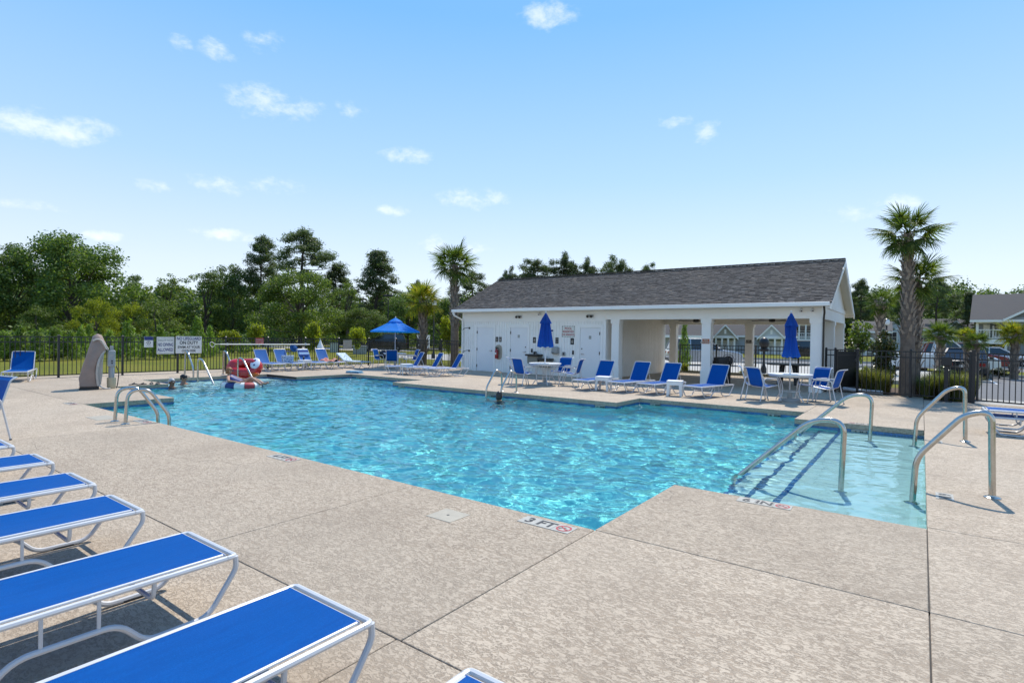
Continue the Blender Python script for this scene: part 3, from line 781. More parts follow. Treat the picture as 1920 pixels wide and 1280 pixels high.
MB().box(-.15, .15, -.2, 0, -.16, .15).build('housing', M['grey_plastic'], t, 30, bevel=.06)
MB().tube([(-.07, -.2, -.06), (-.07, -.24, -.1)], .025, 8).build('nozzle', M['chrome'], t)
t = wall_thing('outlet_cover', 'small grey outlet cover right of the hand dryer', 'outlet', -11.85, .93); plate(t, .13, .15, M['grey_plastic'], 'cover', .05); MB().box(-.03, .03, -.054, -.05, -.05, .05).build('socket', M['black'], t, 0)
for x, z, l in ((-11.42, 1.0, 'black card reader left of the third door'), (-13.45, 1.02, 'black card reader left of the closed umbrella')):
    t = wall_thing('card_reader', l, 'card reader', x, z); plate(t, .075, .16, M['black'], 'housing', .035, .008); MB().box(-.015, .015, -.038, -.035, .03, .045).build('indicator', M['grey_plastic'], t, 0)
for z, l in ((1.97, 'upper black shower arm on the left end of the white wall'), (.92, 'lower black shower tap on the left end of the white wall')):
    t = wall_thing('shower_arm', l, 'outdoor shower', -17.0, z)
    MB().tube(fillet([(0, 0, 0), (0, -.14, .02), (-.16, -.22, -.03), (-.2, -.24, -.1)], .05), .014, 8).build('arm', M['bronze'], t)
    MB().lathe([(.05, 0), (.05, .02)], (0, 0, 0), 12).build('rose', M['bronze'], t, loc=(0, 0, 0)).rotation_euler = (R(90), 0, 0)
def emergency_light(x, z, lab, y=FY):
    t = thing('emergency_light', lab, 'wall light', (x, y - .035, z), 0, 'twin head lights on the pool house')
    MB().box(-.14, .14, -.06, 0, -.05, .05).build('housing', M['grey_plastic'], t, 0, bevel=.01)
    for s in (-.08, .09): MB().lathe([(.02, 0), (.055, .05), (.055, .06)], (0, 0, 0), 10).build('lamp_head', M['bronze'], t, loc=(s, -.06, -.01)).rotation_euler = (R(110), 0, 0)
emergency_light(-14.15, 2.48, 'twin head light on the frieze above the second white door')
emergency_light(-10.65, 2.48, 'twin head light on the frieze above the third white door')
def camera_thing(x, lab, y=FY - .03, z=2.62):
    t = thing('security_camera', lab, 'camera', (x, y, z), 0, 'cameras under the eave')
    MB().lathe([(.04, 0), (.04, .02)], (0, 0, 0), 10).build('mount', M['white_metal'], t).rotation_euler = (R(90), 0, 0)
    MB().tube([(0, -.02, 0), (.0, -.08, -.03)], .015, 6).build('bracket', M['white_metal'], t)
    MB().lathe([(.03, -.07), (.035, -.05), (.035, .07), (.02, .075)], (0, 0, 0), 10).build('camera_body', M['white_metal'], t, loc=(0, -.12, -.05)).rotation_euler = (R(70), 0, R(25))
    MB().lathe([(.022, 0), (.022, .005)], (0, 0, 0), 10).build('lens', M['black'], t, loc=(.03, -.19, -.075)).rotation_euler = (R(70), 0, R(25))
camera_thing(-13.05, 'small camera under the eave above the closed left umbrella')
camera_thing(-3.1, 'left of two flood heads at the right corner of the beam', FY - .02, 2.63)
camera_thing(-2.78, 'right of two flood heads at the right corner of the beam', FY - .02, 2.63)
M['orange'] = mat('orange_sign_print', (.42, .14, .07), .5)
def column_sign(x, y, z, lab, lines, m=M['orange'], w=.25, h=.17):
    t = thing('column_sign', lab, 'sign', (x, y, z), 0, 'small signs on the columns')
    MB().box(-w / 2, w / 2, -.008, 0, -h / 2, h / 2).build('panel', m, t, 0)
    for i, s_ in enumerate(lines): text(s_, h * .5, M['white_tile'], t, (0, -.0095, h * (.22 - .46 * i)), (R(90), 0, 0), depth=.001, bold=.002)
column_sign(-6.09, 19.694, 1.55, 'orange NO SMOKING sign on the front middle column', ['NO', 'SMOKING'])
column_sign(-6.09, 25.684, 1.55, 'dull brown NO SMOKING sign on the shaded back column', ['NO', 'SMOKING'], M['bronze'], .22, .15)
# fans under the pavilion ceiling
def fan(x, y, lab, a0):
    t = thing('ceiling_fan', lab, 'ceiling fan', (x, y, 2.6), 0, 'ceiling fans in the pavilion')
    MB().tube([(0, 0, 0), (0, 0, -.16)], .02, 8).build('rod', M['bronze'], t)
    MB().lathe([(.03, -.3), (.11, -.28), (.12, -.2), (.06, -.15)], (0, 0, 0), 14).build('motor', M['bronze'], t)
    for k in range(5):
        bl = MB().box(.1, .74, -.065, .065, -.005, .005).build('blade', M['bronze'], t, 0, loc=(0, 0, -.235)); bl.rotation_euler = (R(10), 0, a0 + k * 2 * PI / 5)
fan(-7.4, 22.6, 'dark ceiling fan in the pavilion bay beside the beadboard wall', .2)
fan(-4.55, 22.6, 'dark ceiling fan in the pavilion bay left of the closed umbrella', .5)
# ------------------------------------------------------------------ sling furniture
def sling_material(name, base, tr):
    m = mat(name, base, .5, var=.06, vscale=3, spec=.12, transl=(.30, tr))
    t = m.node_tree; p = t.nodes['Principled BSDF']
    tc = t.nodes.new('ShaderNodeTexCoord')
    s = t.nodes.new('ShaderNodeSeparateXYZ'); lk(t, tc.outputs['Object'], s.inputs[0])
    wx = mathn(t, 'SINE', mathn(t, 'MULTIPLY', mathn(t, 'ADD', s.outputs[0], mathn(t, 'MULTIPLY', s.outputs[1], .35)), 760.0))
    wy = mathn(t, 'SINE', mathn(t, 'MULTIPLY', s.outputs[1], 640.0))
    w = mathn(t, 'ADD', mathn(t, 'MULTIPLY', mathn(t, 'MULTIPLY', wx, wy), .5), .5)
    p.inputs['Sheen Weight'].default_value = .0; p.inputs['Sheen Roughness'].default_value = .35; p.inputs['Sheen Tint'].default_value = (.75, .87, 1, 1)
    old = p.inputs['Base Color'].links[0].from_socket
    c = mixc(t, mathn(t, 'MULTIPLY', smooth(t, w, .55, .95), .6), old, (.006, .17, .55))
    gr = noise(t, tc.outputs['Object'], 190, 2, .7); gs = noise(t, vmath(t, 'MULTIPLY', tc.outputs['Object'], (9, .8, 1)).outputs[0], 5, 3, .6)
    c = mixc(t, mathn(t, 'MULTIPLY', smooth(t, gr, .42, .72), .5), c, (.006, .18, .58)); c = mixc(t, mathn(t, 'MULTIPLY', smooth(t, gs, .4, .7), .22), c, (.001, .05, .22))
    lk(t, c, p.inputs['Base Color'])
    b = t.nodes.new('ShaderNodeBump'); b.inputs['Strength'].default_value = .25; b.inputs['Distance'].default_value = .001
    lk(t, w, b.inputs['Height']); lk(t, b.outputs[0], p.inputs['Normal'])
    return m
M['sling'] = sling_material('blue_mesh_sling', (.001, .085, .34), (.003, .20, .70))
M['sling_sunlit'] = sling_material('sunlit_haze_blue_mesh_sling', (.10, .23, .52), (.16, .34, .70))  # paler copy of the blue sling; sunlight, gloss and haze painted into its colour
M['rubber'] = mat('grey_glide', (.05, .05, .05), .7)
def sheet(fn, nu, nv, th):
    """a thin cloth with real thickness; fn(u, v) gives a point, thickness along -normal approx z"""
    b = MB(); P = [[Vector(fn(i / nu, j / nv)) for j in range(nv + 1)] for i in range(nu + 1)]
    vs = []
    for i in range(nu + 1):
        for j in range(nv + 1):
            du = P[min(i + 1, nu)][j] - P[max(i - 1, 0)][j]; dv = P[i][min(j + 1, nv)] - P[i][max(j - 1, 0)]
            n = du.cross(dv).normalized() * (th / 2)
            vs.append((P[i][j] + n, P[i][j] - n))
    top = [a for a, _ in vs]; bot = [a for _, a in vs]; N_ = len(vs)
    id_ = lambda i, j: i * (nv + 1) + j
    fs = []
    for i in range(nu):
        for j in range(nv):
            q = (id_(i, j), id_(i + 1, j), id_(i + 1, j + 1), id_(i, j + 1))
            fs.append(q); fs.append(tuple(k + N_ for k in q[::-1]))
    ring = [id_(i, 0) for i in range(nu + 1)] + [id_(nu, j) for j in range(1, nv + 1)] + [id_(i, nv) for i in range(nu - 1, -1, -1)] + [id_(0, j) for j in range(nv - 1, 0, -1)]
    for a, c in zip(ring, ring[1:] + ring[:1]): fs.append((a, a + N_, c + N_, c))
    return b.add(top + bot, fs)
SZ = .31; HW = .295
def make_lounger(back_deg, label, group, sling='sling'):
    t = thing('sun_lounger', label, 'lounger', (0, 0, 0), 0, group)
    r = .0155
    f = MB()
    for s in (-1, 1):
        f.tube([(s * HW, -.03, SZ), (s * HW, -1.72, SZ)], r, 8)
        f.tube([(s * (HW - .025), -.06, SZ + .016), (s * (HW - .025), -1.2, SZ + .016)], .008, 6)
    f.tube(fillet([(-HW, -.05, SZ), (-HW, .0, SZ), (HW, .0, SZ), (HW, -.05, SZ)], .06, 6), r, 8)
    f.tube([(-HW + .03, -.045, SZ + .008), (HW - .03, -.045, SZ + .008)], .009, 6)
    f.tube([(-HW, -1.72, SZ), (HW, -1.72, SZ)], r, 8)
    f.build('frame', M['white_metal'], t)
    for s in (-1, 1):
        l = MB()
        l.tube(fillet([(s * HW, -.0, SZ), (s * HW, .006, SZ - .07), (s * HW, -.15, .016), (s * HW, -.46, .016), (s * HW, -.58, .15), (s * HW, -.98, .15), (s * HW, -1.10, .016), (s * HW, -1.48, .016), (s * HW, -1.66, SZ - .08), (s * HW, -1.72, SZ)],
                      [.05, .07, .06, .07, .07, .06, .07, .05], 5), r, 8)
        for y in (-.66, -.88): l.tube([(s * HW, y, .15), (s * HW, y, SZ)], .009, 6)
        l.build('leg_frame', M['white_metal'], t)
        for y in (-.3, -1.3): MB().box(s * HW - .014, s * HW + .014, y - .06, y + .06, 0, .012).build('glide', M['rubber'], t, 0)
    for y in (-.42, -1.05):
        MB().tube(fillet([(-HW, y, SZ), (-HW + .01, y, SZ - .10), (HW - .01, y, SZ - .10), (HW, y, SZ)], .05, 5), .012, 8).build('brace', M['white_metal'], t)
    sheet(lambda u, v: ((u - .5) * 2 * (HW - .026), -.05 - v * 1.13, SZ + .017 - .028 * math.sin(PI * u) * math.sin(PI * min(max(v, .0), 1))), 6, 14, .004).build('seat', M[sling], t)
    a = R(back_deg); L = .63; y0 = -1.19
    def bp(x, l, o=0.0): return (x, y0 - l * math.cos(a) - o * math.sin(a), SZ + .02 + l * math.sin(a) - o * math.cos(a) * 0 )
    bf = MB()
    bf.tube(fillet([bp(-HW + .02, 0), bp(-HW + .02, L), bp(HW - .02, L), bp(HW - .02, 0)], .05, 5), .0135, 8)
    bf.build('back_frame', M['white_metal'], t)
    sheet(lambda u, v: bp((u - .5) * 2 * (HW - .035), .0 + v * (L - .01), .03 * math.sin(PI * u) * math.sin(PI * v) if back_deg > 10 else 0), 6, 10, .004).build('backrest', M[sling], t)
    if back_deg > 12:
        for s in (-1, 1):
            p = Vector(bp(s * (HW - .03), .36)); MB().tube([p, (s * (HW - .03), min(p.y - .12, -1.5), SZ + .01)], .009, 6).build('prop_strut', M['white_metal'], t)
    return t
GF = 'sun loungers in the near left row'
near = [(-1.085, 1.63, 0, 'blue sling lounger cut by the bottom edge, only its foot corner showing'),
        (-2.255, 1.63, 0, 'nearest blue sling lounger filling the bottom left, second from the viewer'),
        (-3.46, 1.635, 0, 'blue lounger third from the viewer in the near left row'),
        (-4.755, 1.63, 0, 'blue lounger fourth from the viewer in the near left row'),
        (-5.81, 1.66, 0, 'blue lounger fifth from the viewer, just behind the fourth'),
        (-7.0, 1.68, 0, 'blue lounger sixth in the near row, small foot end showing'),
        (-8.25, 1.65, 0, 'farthest lounger of the near row, only its foot corner at the left edge')]
flat = make_lounger(22, near[0][3], GF); flat.location = (near[0][0], near[0][1], 0)
for x, y, a, l in near[1:]: again(flat, (x, y, 0), R(a), l, GF)
GA = 'upright loungers facing the pool in front of the pavilion'
up = make_lounger(61, 'upright blue lounger in front of the third white door', GA)
up.location = (-8.3, 14.75, 0); up.rotation_euler.z = PI + R(-6)
for x, y, a, l in ((-7.22, 14.95, -8, 'upright blue lounger right of the first white side table'), (-6.33, 15.05, -10, 'upright blue lounger left of the second white side table'), (-5.05, 15.2, -13, 'rightmost upright blue lounger, by the middle column and trash can')):
    again(up, (x, y, 0), PI + R(a), l, GA)
GB = 'three upright loungers left of the pool house'
for x, y, l in ((-17.55, 15.2, 'left of three upright blue loungers beside the pool house'), (-16.55, 15.3, 'middle of three upright blue loungers beside the pool house'), (-15.55, 15.4, 'right of three upright blue loungers beside the pool house corner')):
    again(up, (x, y, 0), PI + R(-28), l, GB)
GC = 'loungers along the far left fence'
c0 = make_lounger(60, 'bare upright lounger at the left end of the fence row behind the float', GC, 'sling_sunlit'); c0.location = (-21.35, 12.75, 0); c0.rotation_euler.z = R(-90)
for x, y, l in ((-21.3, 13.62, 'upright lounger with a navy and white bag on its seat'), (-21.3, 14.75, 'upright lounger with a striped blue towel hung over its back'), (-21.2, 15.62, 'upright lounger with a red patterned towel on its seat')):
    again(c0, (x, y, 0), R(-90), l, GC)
c5 = make_lounger(33, 'half reclined lounger under a pale speckled towel at the right of the fence row', GC, 'sling_sunlit'); c5.location = (-20.75, 16.75, 0); c5.rotation_euler.z = R(-84)
lone = again(up, (-22.15, 5.15, 0), R(-116), 'lone upright blue lounger at the far left by the fence', None)
if 'group' in lone: del lone['group']
lone.location = (-21.62, 4.5, 0); lone.rotation_euler.z = R(-110)
s1 = again(flat, (.98, 13.25, 0), R(90), 'lower of two stacked blue loungers at the right edge', 'stacked loungers at the right edge')
s2 = again(flat, (.93, 13.28, .115), R(90), 'upper of two stacked blue loungers at the right edge', 'stacked loungers at the right edge')
for s_ in (s1, s2):
    for ch in list(s_.children):
        if ch.name.split('.')[0] in ('back_frame', 'backrest', 'prop_strut'): bpy.data.objects.remove(ch)
flatback = make_lounger(3, 'tmp', None)
for s_ in (s1, s2):
    for ch in flatback.children:
        if ch.name.split('.')[0] in ('back_frame', 'backrest'):
            c = ch.copy(); col.objects.link(c); c.parent = s_
for ch in list(flatback.children): bpy.data.objects.remove(ch)
bpy.data.objects.remove(flatback)

# dining chairs
def make_chair(label, group):
    t = thing('patio_chair', label, 'chair', (0, 0, 0), 0, group)
    W = .265; r = .0135
    for s in (-1, 1):
        x = s * W
        MB().tube(fillet([(x, -.36, 0), (x, -.235, .60), (x, .20, .62), (x * 1.02, .33, 0)], [.05, .09], 5), r, 8).build('leg_frame', M['white_metal'], t)
        MB().tube(fillet([(x * .93, -.44, .90), (x * .93, -.36, .86), (x * .93, -.23, .42), (x * .93, -.12, .385), (x * .93, .22, .44), (x * .93, .28, .41)], [.05, .1, .1, .05], 5), .0125, 8).build('sling_rail', M['white_metal'], t)
        for yy, in ((-.36,), (.33,)): MB().lathe([(.017, 0), (.017, .02)], (0, 0, 0), 8).build('foot_cap', M['rubber'], t, loc=(x * (1.02 if yy > 0 else 1), yy * .995, 0))
        MB().box(x - .022, x + .022, -.2, .2, .622, .638).build('armrest', M['white_metal'], t, 0, bevel=.006)
    for yy, zz, ww in ((-.245, .57, W), (.2, .43, W * .93), (-.43, .895, W * .93), (-.14, .38, W * .93)): MB().tube([(-ww, yy, zz), (ww, yy, zz)], .012, 8).build('cross_rail', M['white_metal'], t)
    bp = [Vector((0, -.43, .895)), Vector((0, -.355, .85)), Vector((0, -.29, .63)), Vector((0, -.23, .44))]
    def pl(pts, v):
        k = v * (len(pts) - 1); i = min(int(k), len(pts) - 2); return pts[i].lerp(pts[i + 1], k - i)
    sheet(lambda u, v: pl(bp, v) + Vector(((u - .5) * 2 * W * .9, -.02 * math.sin(PI * u) * math.sin(PI * v), 0)), 5, 9, .004).build('backrest', M['sling'], t)
    sp = [Vector((0, -.23, .438)), Vector((0, -.12, .395)), Vector((0, .22, .445)), Vector((0, .27, .425))]
    sheet(lambda u, v: pl(sp, v) + Vector(((u - .5) * 2 * W * .9, 0, -.02 * math.sin(PI * u) * math.sin(PI * v))), 5, 9, .004).build('seat', M['sling'], t)
    return t
M['table_white'] = mat('white_table_enamel', (.80, .79, .77), .3, var=.03, vscale=5)
def make_table(label, group):
    t = thing('umbrella_table', label, 'table', (0, 0, 0), 0, group)
    tp = MB().lathe([(.03, .70), (.52, .70), (.545, .708), (.55, .72), (.545, .732), (.52, .735), (.03, .735)], (0, 0, 0), 36, 0, False)
    tp.build('tabletop', M['table_white'], t)
    MB().lathe([(.50, .66), (.515, .66), (.515, .70), (.50, .70)], (0, 0, 0), 32, 0, False).build('apron', M['white_metal'], t)
    for k in range(4):
        a = PI / 4 + k * PI / 2; c, s = math.cos(a), math.sin(a)
        MB().tube(fillet([(c * .44, s * .44, .69), (c * .30, s * .30, .5), (c * .26, s * .26, .25), (c * .42, s * .42, .01)], .2, 5), .014, 8).build('leg', M['white_metal'], t)
    MB().lathe([(.25, .27), (.265, .27), (.265, .285), (.25, .285)], (0, 0, 0), 24, 0, False).build('brace_ring', M['white_metal'], t)
    return t
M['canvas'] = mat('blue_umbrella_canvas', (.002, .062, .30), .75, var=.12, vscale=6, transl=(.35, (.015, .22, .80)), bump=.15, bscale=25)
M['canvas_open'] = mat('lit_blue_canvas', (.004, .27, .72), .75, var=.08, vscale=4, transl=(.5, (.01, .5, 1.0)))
def closed_umbrella(label, top, bottom, rb, waist, loc, seed):
    t = thing('closed_umbrella', label, 'umbrella', loc, 0, 'closed blue umbrellas')
    MB().tube([(0, 0, .05), (0, 0, top - .02)], .019, 10).build('pole', M['white_metal'], t)
    q = random.Random(seed); n = 40
    def folds(profile, amp, nm, th0):
        vs = []; m = len(profile)
        for i, (r, z) in enumerate(profile):
            for k in range(n):
                a = 2 * PI * k / n
                rr = r * (1 + amp * (math.sin(a * 8 + th0) * .6 + .25 * math.sin(a * 3 + 1 + i * .4))) + .004
                vs.append((rr * math.cos(a), rr * math.sin(a), z + .018 * math.sin(a * 8 + th0) * (1 if i == 0 else 0)))
        fs = [(i * n + k, i * n + (k + 1) % n, (i + 1) * n + (k + 1) % n, (i + 1) * n + k) for i in range(m - 1) for k in range(n)]
        b = MB().add(vs, fs); return b.build(nm, M['canvas'], t, 50)
    if waist:
        zw = bottom + (top - bottom) * .46
        prof = [(rb, bottom), (rb * .92, bottom + .08), (rb * .72, bottom + .25), (rb * .58, zw - .05), (rb * .52, zw), (rb * .58, zw + .06), (rb * .60, zw + .25), (rb * .5, top - .28), (rb * .3, top - .1)]
    else:
        prof = [(rb, bottom), (rb * .93, bottom + .15), (rb * .74, bottom + .45), (rb * .55, bottom + .8), (rb * .4, top - .22), (rb * .2, top - .08)]
    folds(prof, .34, 'canopy', .3)
    folds([(rb * .80, top - .36), (rb * .66, top - .27), (rb * .42, top - .16), (rb * .2, top - .06), (.02, top - .015)], .16, 'vent_cap', 1.1)
    MB().ball((0, 0, top + .02), (.028, .028, .04), 10, 7).build('finial', M['white_metal'], t)
    if waist: MB().lathe([(rb * .58, 0), (rb * .6, .02), (rb * .58, .04)], (0, 0, zw - .02), 20, 0, False).build('tie_band', M['canvas'], t)
    bs = MB().lathe([(.27, 0), (.27, .05), (.24, .075), (.06, .085), (.04, .3), (.028, .3)], (0, 0, 0), 24).build('base', M['grey_plastic'], t)
    return t
T1, T2, T3 = Vector((-10.2, 15.72, 0)), Vector((-2.82, 16.35, 0)), Vector((-20.2, 18.0, 0))
GT = 'round white umbrella tables'
tb = make_table('round white table with closed umbrella in front of the drinking fountain', GT); tb.location = T1
again(tb, T2, .3, 'round white table with closed umbrella at the right end of the pavilion', GT)
again(tb, T3, .2, 'round white table under the open blue umbrella', GT)
closed_umbrella('closed blue umbrella in front of the white restroom wall', 2.42, 1.27, .235, False, T1, 1)
closed_umbrella('closed blue umbrella with tied waist by the right corner column', 2.36, 1.17, .19, True, T2, 2)
# open umbrella
t = thing('open_umbrella', 'open bright blue umbrella near the far fence', 'umbrella', T3)
MB().tube([(0, 0, .05), (0, 0, 2.36)], .02, 10).build('pole', M['white_metal'], t)
RR = 1.16; zr, zt = 1.77, 2.27
cb = MB(); n = 8; m = 6; vs = []
for i in range(m + 1):
    v = i / m; r = .18 + (RR - .18) * v
    for k in range(n * 3):
        a = 2 * PI * k / (n * 3) + .2; ph_ = (k % 3) / 3
        sag = (0 if k % 3 == 0 else 1)
        rr = r * (1 - .045 * sag * v); z = zt - (zt - zr) * (v ** .9) - .03 * sag * math.sin(PI * v) * 1.2
        vs.append((rr * math.cos(a), rr * math.sin(a), z))
K = n * 3
fs = [(i * K + k, i * K + (k + 1) % K, (i + 1) * K + (k + 1) % K, (i + 1) * K + k) for i in range(m) for k in range(K)]
vs2 = [(x, y, z - .006) for x, y, z in vs]; L_ = len(vs)
cb.add(vs + vs2, fs + [tuple(q + L_ for q in f[::-1]) for f in fs])
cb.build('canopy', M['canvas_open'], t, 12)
val = MB(); vs = []
for k in range(K):
    a = 2 * PI * k / K + .2; rr = RR * (1 - .045 * (0 if k % 3 == 0 else 1))
    vs += [(rr * math.cos(a), rr * math.sin(a), zr), (rr * 1.005 * math.cos(a), rr * 1.005 * math.sin(a), zr - .06)]
val.add(vs, [(2 * k, 2 * k + 1, (2 * k + 3) % (2 * K), (2 * k + 2) % (2 * K)) for k in range(K)])
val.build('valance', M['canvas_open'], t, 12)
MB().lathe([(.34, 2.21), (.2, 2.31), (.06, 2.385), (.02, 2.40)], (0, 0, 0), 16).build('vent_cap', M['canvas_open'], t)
MB().ball((0, 0, 2.43), (.03, .03, .04), 8, 6).build('finial', M['white_metal'], t)
for k in range(8):
    a = 2 * PI * k / 8 + .2
    MB().tube([(.03 * math.cos(a), .03 * math.sin(a), 2.26), (RR * .98 * math.cos(a), RR * .98 * math.sin(a), zr - .012)], .009, 5).build('rib', M['white_metal'], t)
    MB().tube([(.03 * math.cos(a), .03 * math.sin(a), 1.75), (RR * .5 * math.cos(a), RR * .5 * math.sin(a), 1.985)], .007, 5).build('strut', M['white_metal'], t)
MB().lathe([(.27, 0), (.27, .05), (.24, .075), (.04, .085), (.03, .3)], (0, 0, 0), 20).build('base', M['grey_plastic'], t)
# chairs round the tables (right vector and forward vector seen by the viewer)
ch0 = None
def seat_at(T, r_, f_, turn, label, group):
    global ch0
    fw = Vector((T.x, T.y, 0)).normalized(); rt = Vector((fw.y, -fw.x, 0))
    p = T + rt * r_ + fw * f_
    d = (T - p); rz = math.atan2(d.y, d.x) - PI / 2 + R(turn)
    if ch0 is None:
        ch0 = make_chair(label, group); ch0.location = p; ch0.rotation_euler.z = rz
    else: again(ch0, p, rz, label, group)
g1 = 'chairs around the left umbrella table'
seat_at(T1, -.66, -.42, 12, 'blue chair with its back to the viewer, near left of the left table', g1)
seat_at(T1, -.88, .18, 14, 'blue chair partly hidden behind the near left chair at the left table', g1)
seat_at(T1, .55, .72, 5, 'blue chair on the far side of the left table by the fountain', g1)
seat_at(T1, .86, -.12, -12, 'blue chair seen sideways at the right of the left table', g1)
g2 = 'chairs around the right umbrella table'
seat_at(T2, -.62, -.42, 12, 'blue chair with its back to the viewer, near left of the right table', g2)
seat_at(T2, -.86, .12, 12, 'blue chair mostly hidden behind the near left chair at the right table', g2)
seat_at(T2, .56, .55, 4, 'blue chair on the far side of the right table before the corner column', g2)
seat_at(T2, .82, -.12, -14, 'blue chair seen sideways at the right of the right table by the gate', g2)
g3 = 'chairs around the table under the open umbrella'
seat_at(T3, -.62, .45, 10, 'pale blue chair with a black bag under the left of the open umbrella', g3)
seat_at(T3, -.12, -.72, 5, 'blue chair with its back to the viewer under the open umbrella', g3)
seat_at(T3, .72, .35, -10, 'blue chair half hidden under the right of the open umbrella', g3)
lc = again(ch0, (-10.68, 1.74, 0), PI + R(12), 'blue sling chair cut by the left edge beyond the near loungers')
if 'group' in lc: del lc['group']
# moulded side tables
M['resin'] = mat('white_moulded_resin', (.78, .78, .77), .45, var=.03, vscale=6)
def side_table(label, loc, rz, first=[None]):
    if first[0] is not None: return again(first[0], loc, rz, label)
    t = thing('side_table', label, 'side table', loc, rz, 'white moulded side tables'); first[0] = t
    MB().box(-.215, .215, -.215, .215, .40, .435).build('top', M['resin'], t, 0, bevel=.012)
    for s in (-1, 1):
        MB().box(-.20, .20, s * .2 - .012, s * .2 + .012, .31, .40).build('apron', M['resin'], t, 0)
        MB().box(s * .2 - .012, s * .2 + .012, -.187, .187, .312, .398).build('apron', M['resin'], t, 0)
        for u in (-1, 1):
            MB().extr([(s * .21, u * .19, 0), (s * .15, u * .19, 0), (s * .12, u * .19, .31), (s * .21, u * .19, .31)], (0, u * .022, 0)).build('leg', M['resin'], t, 0, bevel=.006)
    return t
side_table('white side table between the first two upright loungers', (-7.82, 15.35, 0), R(10))
side_table('white side table left of the rightmost upright lounger', (-5.62, 15.45, 0), R(14))
side_table('white side table among the three loungers beside the pool house', (-16.75, 15.55, 0), R(-28))
side_table('white side table between bag lounger and striped towel lounger', (-21.75, 14.2, 0), 0)
# black table and bin in the pavilion
M['recycled'] = mat('black_recycled_plastic', (.022, .022, .022), .55, var=.2, vscale=9)
t = thing('picnic_table', 'black round table on splayed legs in the shade of the pavilion', 'table', (-3.95, 22.6, 0))
for k in range(6):
    a = -.62 + k * .2067
    hw = math.sqrt(max(.72 ** 2 - (a + .1) ** 2, .12))
    MB().box(-hw, hw, a + .004, a + .2, .72, .765).build('plank', M['recycled'], t, 0, bevel=.004)
for k in range(4):
    a = PI / 4 + k * PI / 2; MB().bar((math.cos(a) * .28, math.sin(a) * .28, .72), (math.cos(a) * .42, math.sin(a) * .42, 0), .09, .09).build('leg', M['recycled'], t, 0)
t = thing('trash_can', 'black trash can beside the front middle column', 'trash can', (-5.72, 20.35, 0))
MB().lathe([(.24, 0), (.25, .02), (.27, .86), (.275, .9)], (0, 0, 0), 20).build('bin_body', M['recycled'], t)
MB().lathe([(.285, .9), (.285, .95), (.26, .985), (.12, 1.0), (.02, 1.0)], (0, 0, 0), 20).build('lid', M['recycled'], t)
for k in range(10):
    a = 2 * PI * k / 10; MB().bar((.282 * math.cos(a), .282 * math.sin(a), .05), (.295 * math.cos(a), .295 * math.sin(a), .86), .05, .014).build('slat', M['recycled'], t, 0)
# ------------------------------------------------------------------ fences, gates, signs on them
FH = 1.37
pk_me = MB().box(-.009, .009, -.009, .009, .07, FH - .01).mesh('picket', M['dark_metal'], 0)
post_me = MB().box(-.03, .03, -.03, .03, -.05, FH + .03).add([(-.034, -.034, FH + .03), (.034, -.034, FH + .03), (.034, .034, FH + .03), (-.034, .034, FH + .03), (0, 0, FH + .06)], [(0, 1, 4), (1, 2, 4), (2, 3, 4), (3, 0, 4)]).mesh('post', M['dark_metal'], 0)
def fence(label, pts, panel=1.83, sp=.12, end_post=True):
    base = Vector((pts[0][0], pts[0][1], 0)); t = thing('metal_fence', label, 'fence', base)
    for (p, q) in zip(pts, pts[1:]):
        p, q = Vector((p[0], p[1], 0)) - base, Vector((q[0], q[1], 0)) - base
        L = (q - p).length; d = (q - p) / L; rz = math.atan2(d.y, d.x); n = max(1, round(L / panel)); w = L / n
        for i in range(n + 1):
            inst(post_me, 'post', t, p + d * (w * i), (0, 0, rz))
        for i in range(n):
            a, c = p + d * (w * i + .031), p + d * (w * (i + 1) - .031)
            for z in (.09, FH - .19, FH - .02):
                MB().bar((a.x, a.y, z), (c.x, c.y, z), .028, .03).build('rail', M['dark_metal'], t, 0)
            m = int((w - .08) / sp)
            for k in range(1, m + 1):
                inst(pk_me, 'picket', t, p + d * (w * i + w * k / (m + 1)), (0, 0, rz))
    return t
fence('black metal fence along the far left side with warning signs on it', [(-23, .4), (-23, 20.53)])
fence('black metal fence joining the left corner to the pool house', [(-23, 20.56), (-17.5, 20.1)])
fence('black metal fence behind the open pavilion', [(-9.3, 26.15), (-2.5, 26.15)])
fence('black metal fence in front of the big palm at right', [(-1.6, 20.33), (-.25, 20.1), (1.08, 19.62)])
fence('short black fence stub against the right corner column', [(-2.48, 20.45), (-2.22, 20.43)])
def gate(label, p, q):
    p, q = Vector((p[0], p[1], 0)), Vector((q[0], q[1], 0)); L = (q - p).length; d = (q - p) / L; rz = math.atan2(d.y, d.x)
    t = thing('metal_gate', label, 'gate', p, rz)
    for x in (.03, L - .03): MB().box(x - .022, x + .022, -.022, .022, .06, FH).build('gate_stile', M['dark_metal'], t, 0)
    for z in (.09, FH - .19, FH - .02): MB().bar((.055, 0, z), (L - .055, 0, z), .03, .035).build('rail', M['dark_metal'], t, 0)
    n = int((L - .1) / .115)
    for k in range(1, n + 1): inst(pk_me, 'picket', t, (L * k / (n + 1), 0, 0))
    return t
gp = MB().box(-.04, .04, -.04, .04, -.05, FH + .08).build('gate_post', M['dark_metal'], None, 0, loc=(1.14, 19.6, 0)); tag(gp, 'thick black gate post left of the parking lot gate', 'gate post')
gate('closed black metal gate in front of the parked sedan', (1.2, 19.57), (3.6, 18.55))
lf = gate('open black gate leaf swung back beside the corner column', (-2.2, 20.46), (-1.72, 21.7))
MB().box(.06, 1.27, -.012, .012, .14, 1.3).build('security_mesh', mat('black_perforated_mesh', (.008, .008, .009), .6), lf, 0)
MB().box(1.16, 1.30, -.05, .05, .95, 1.07).build('latch', M['chrome'], lf, 0)
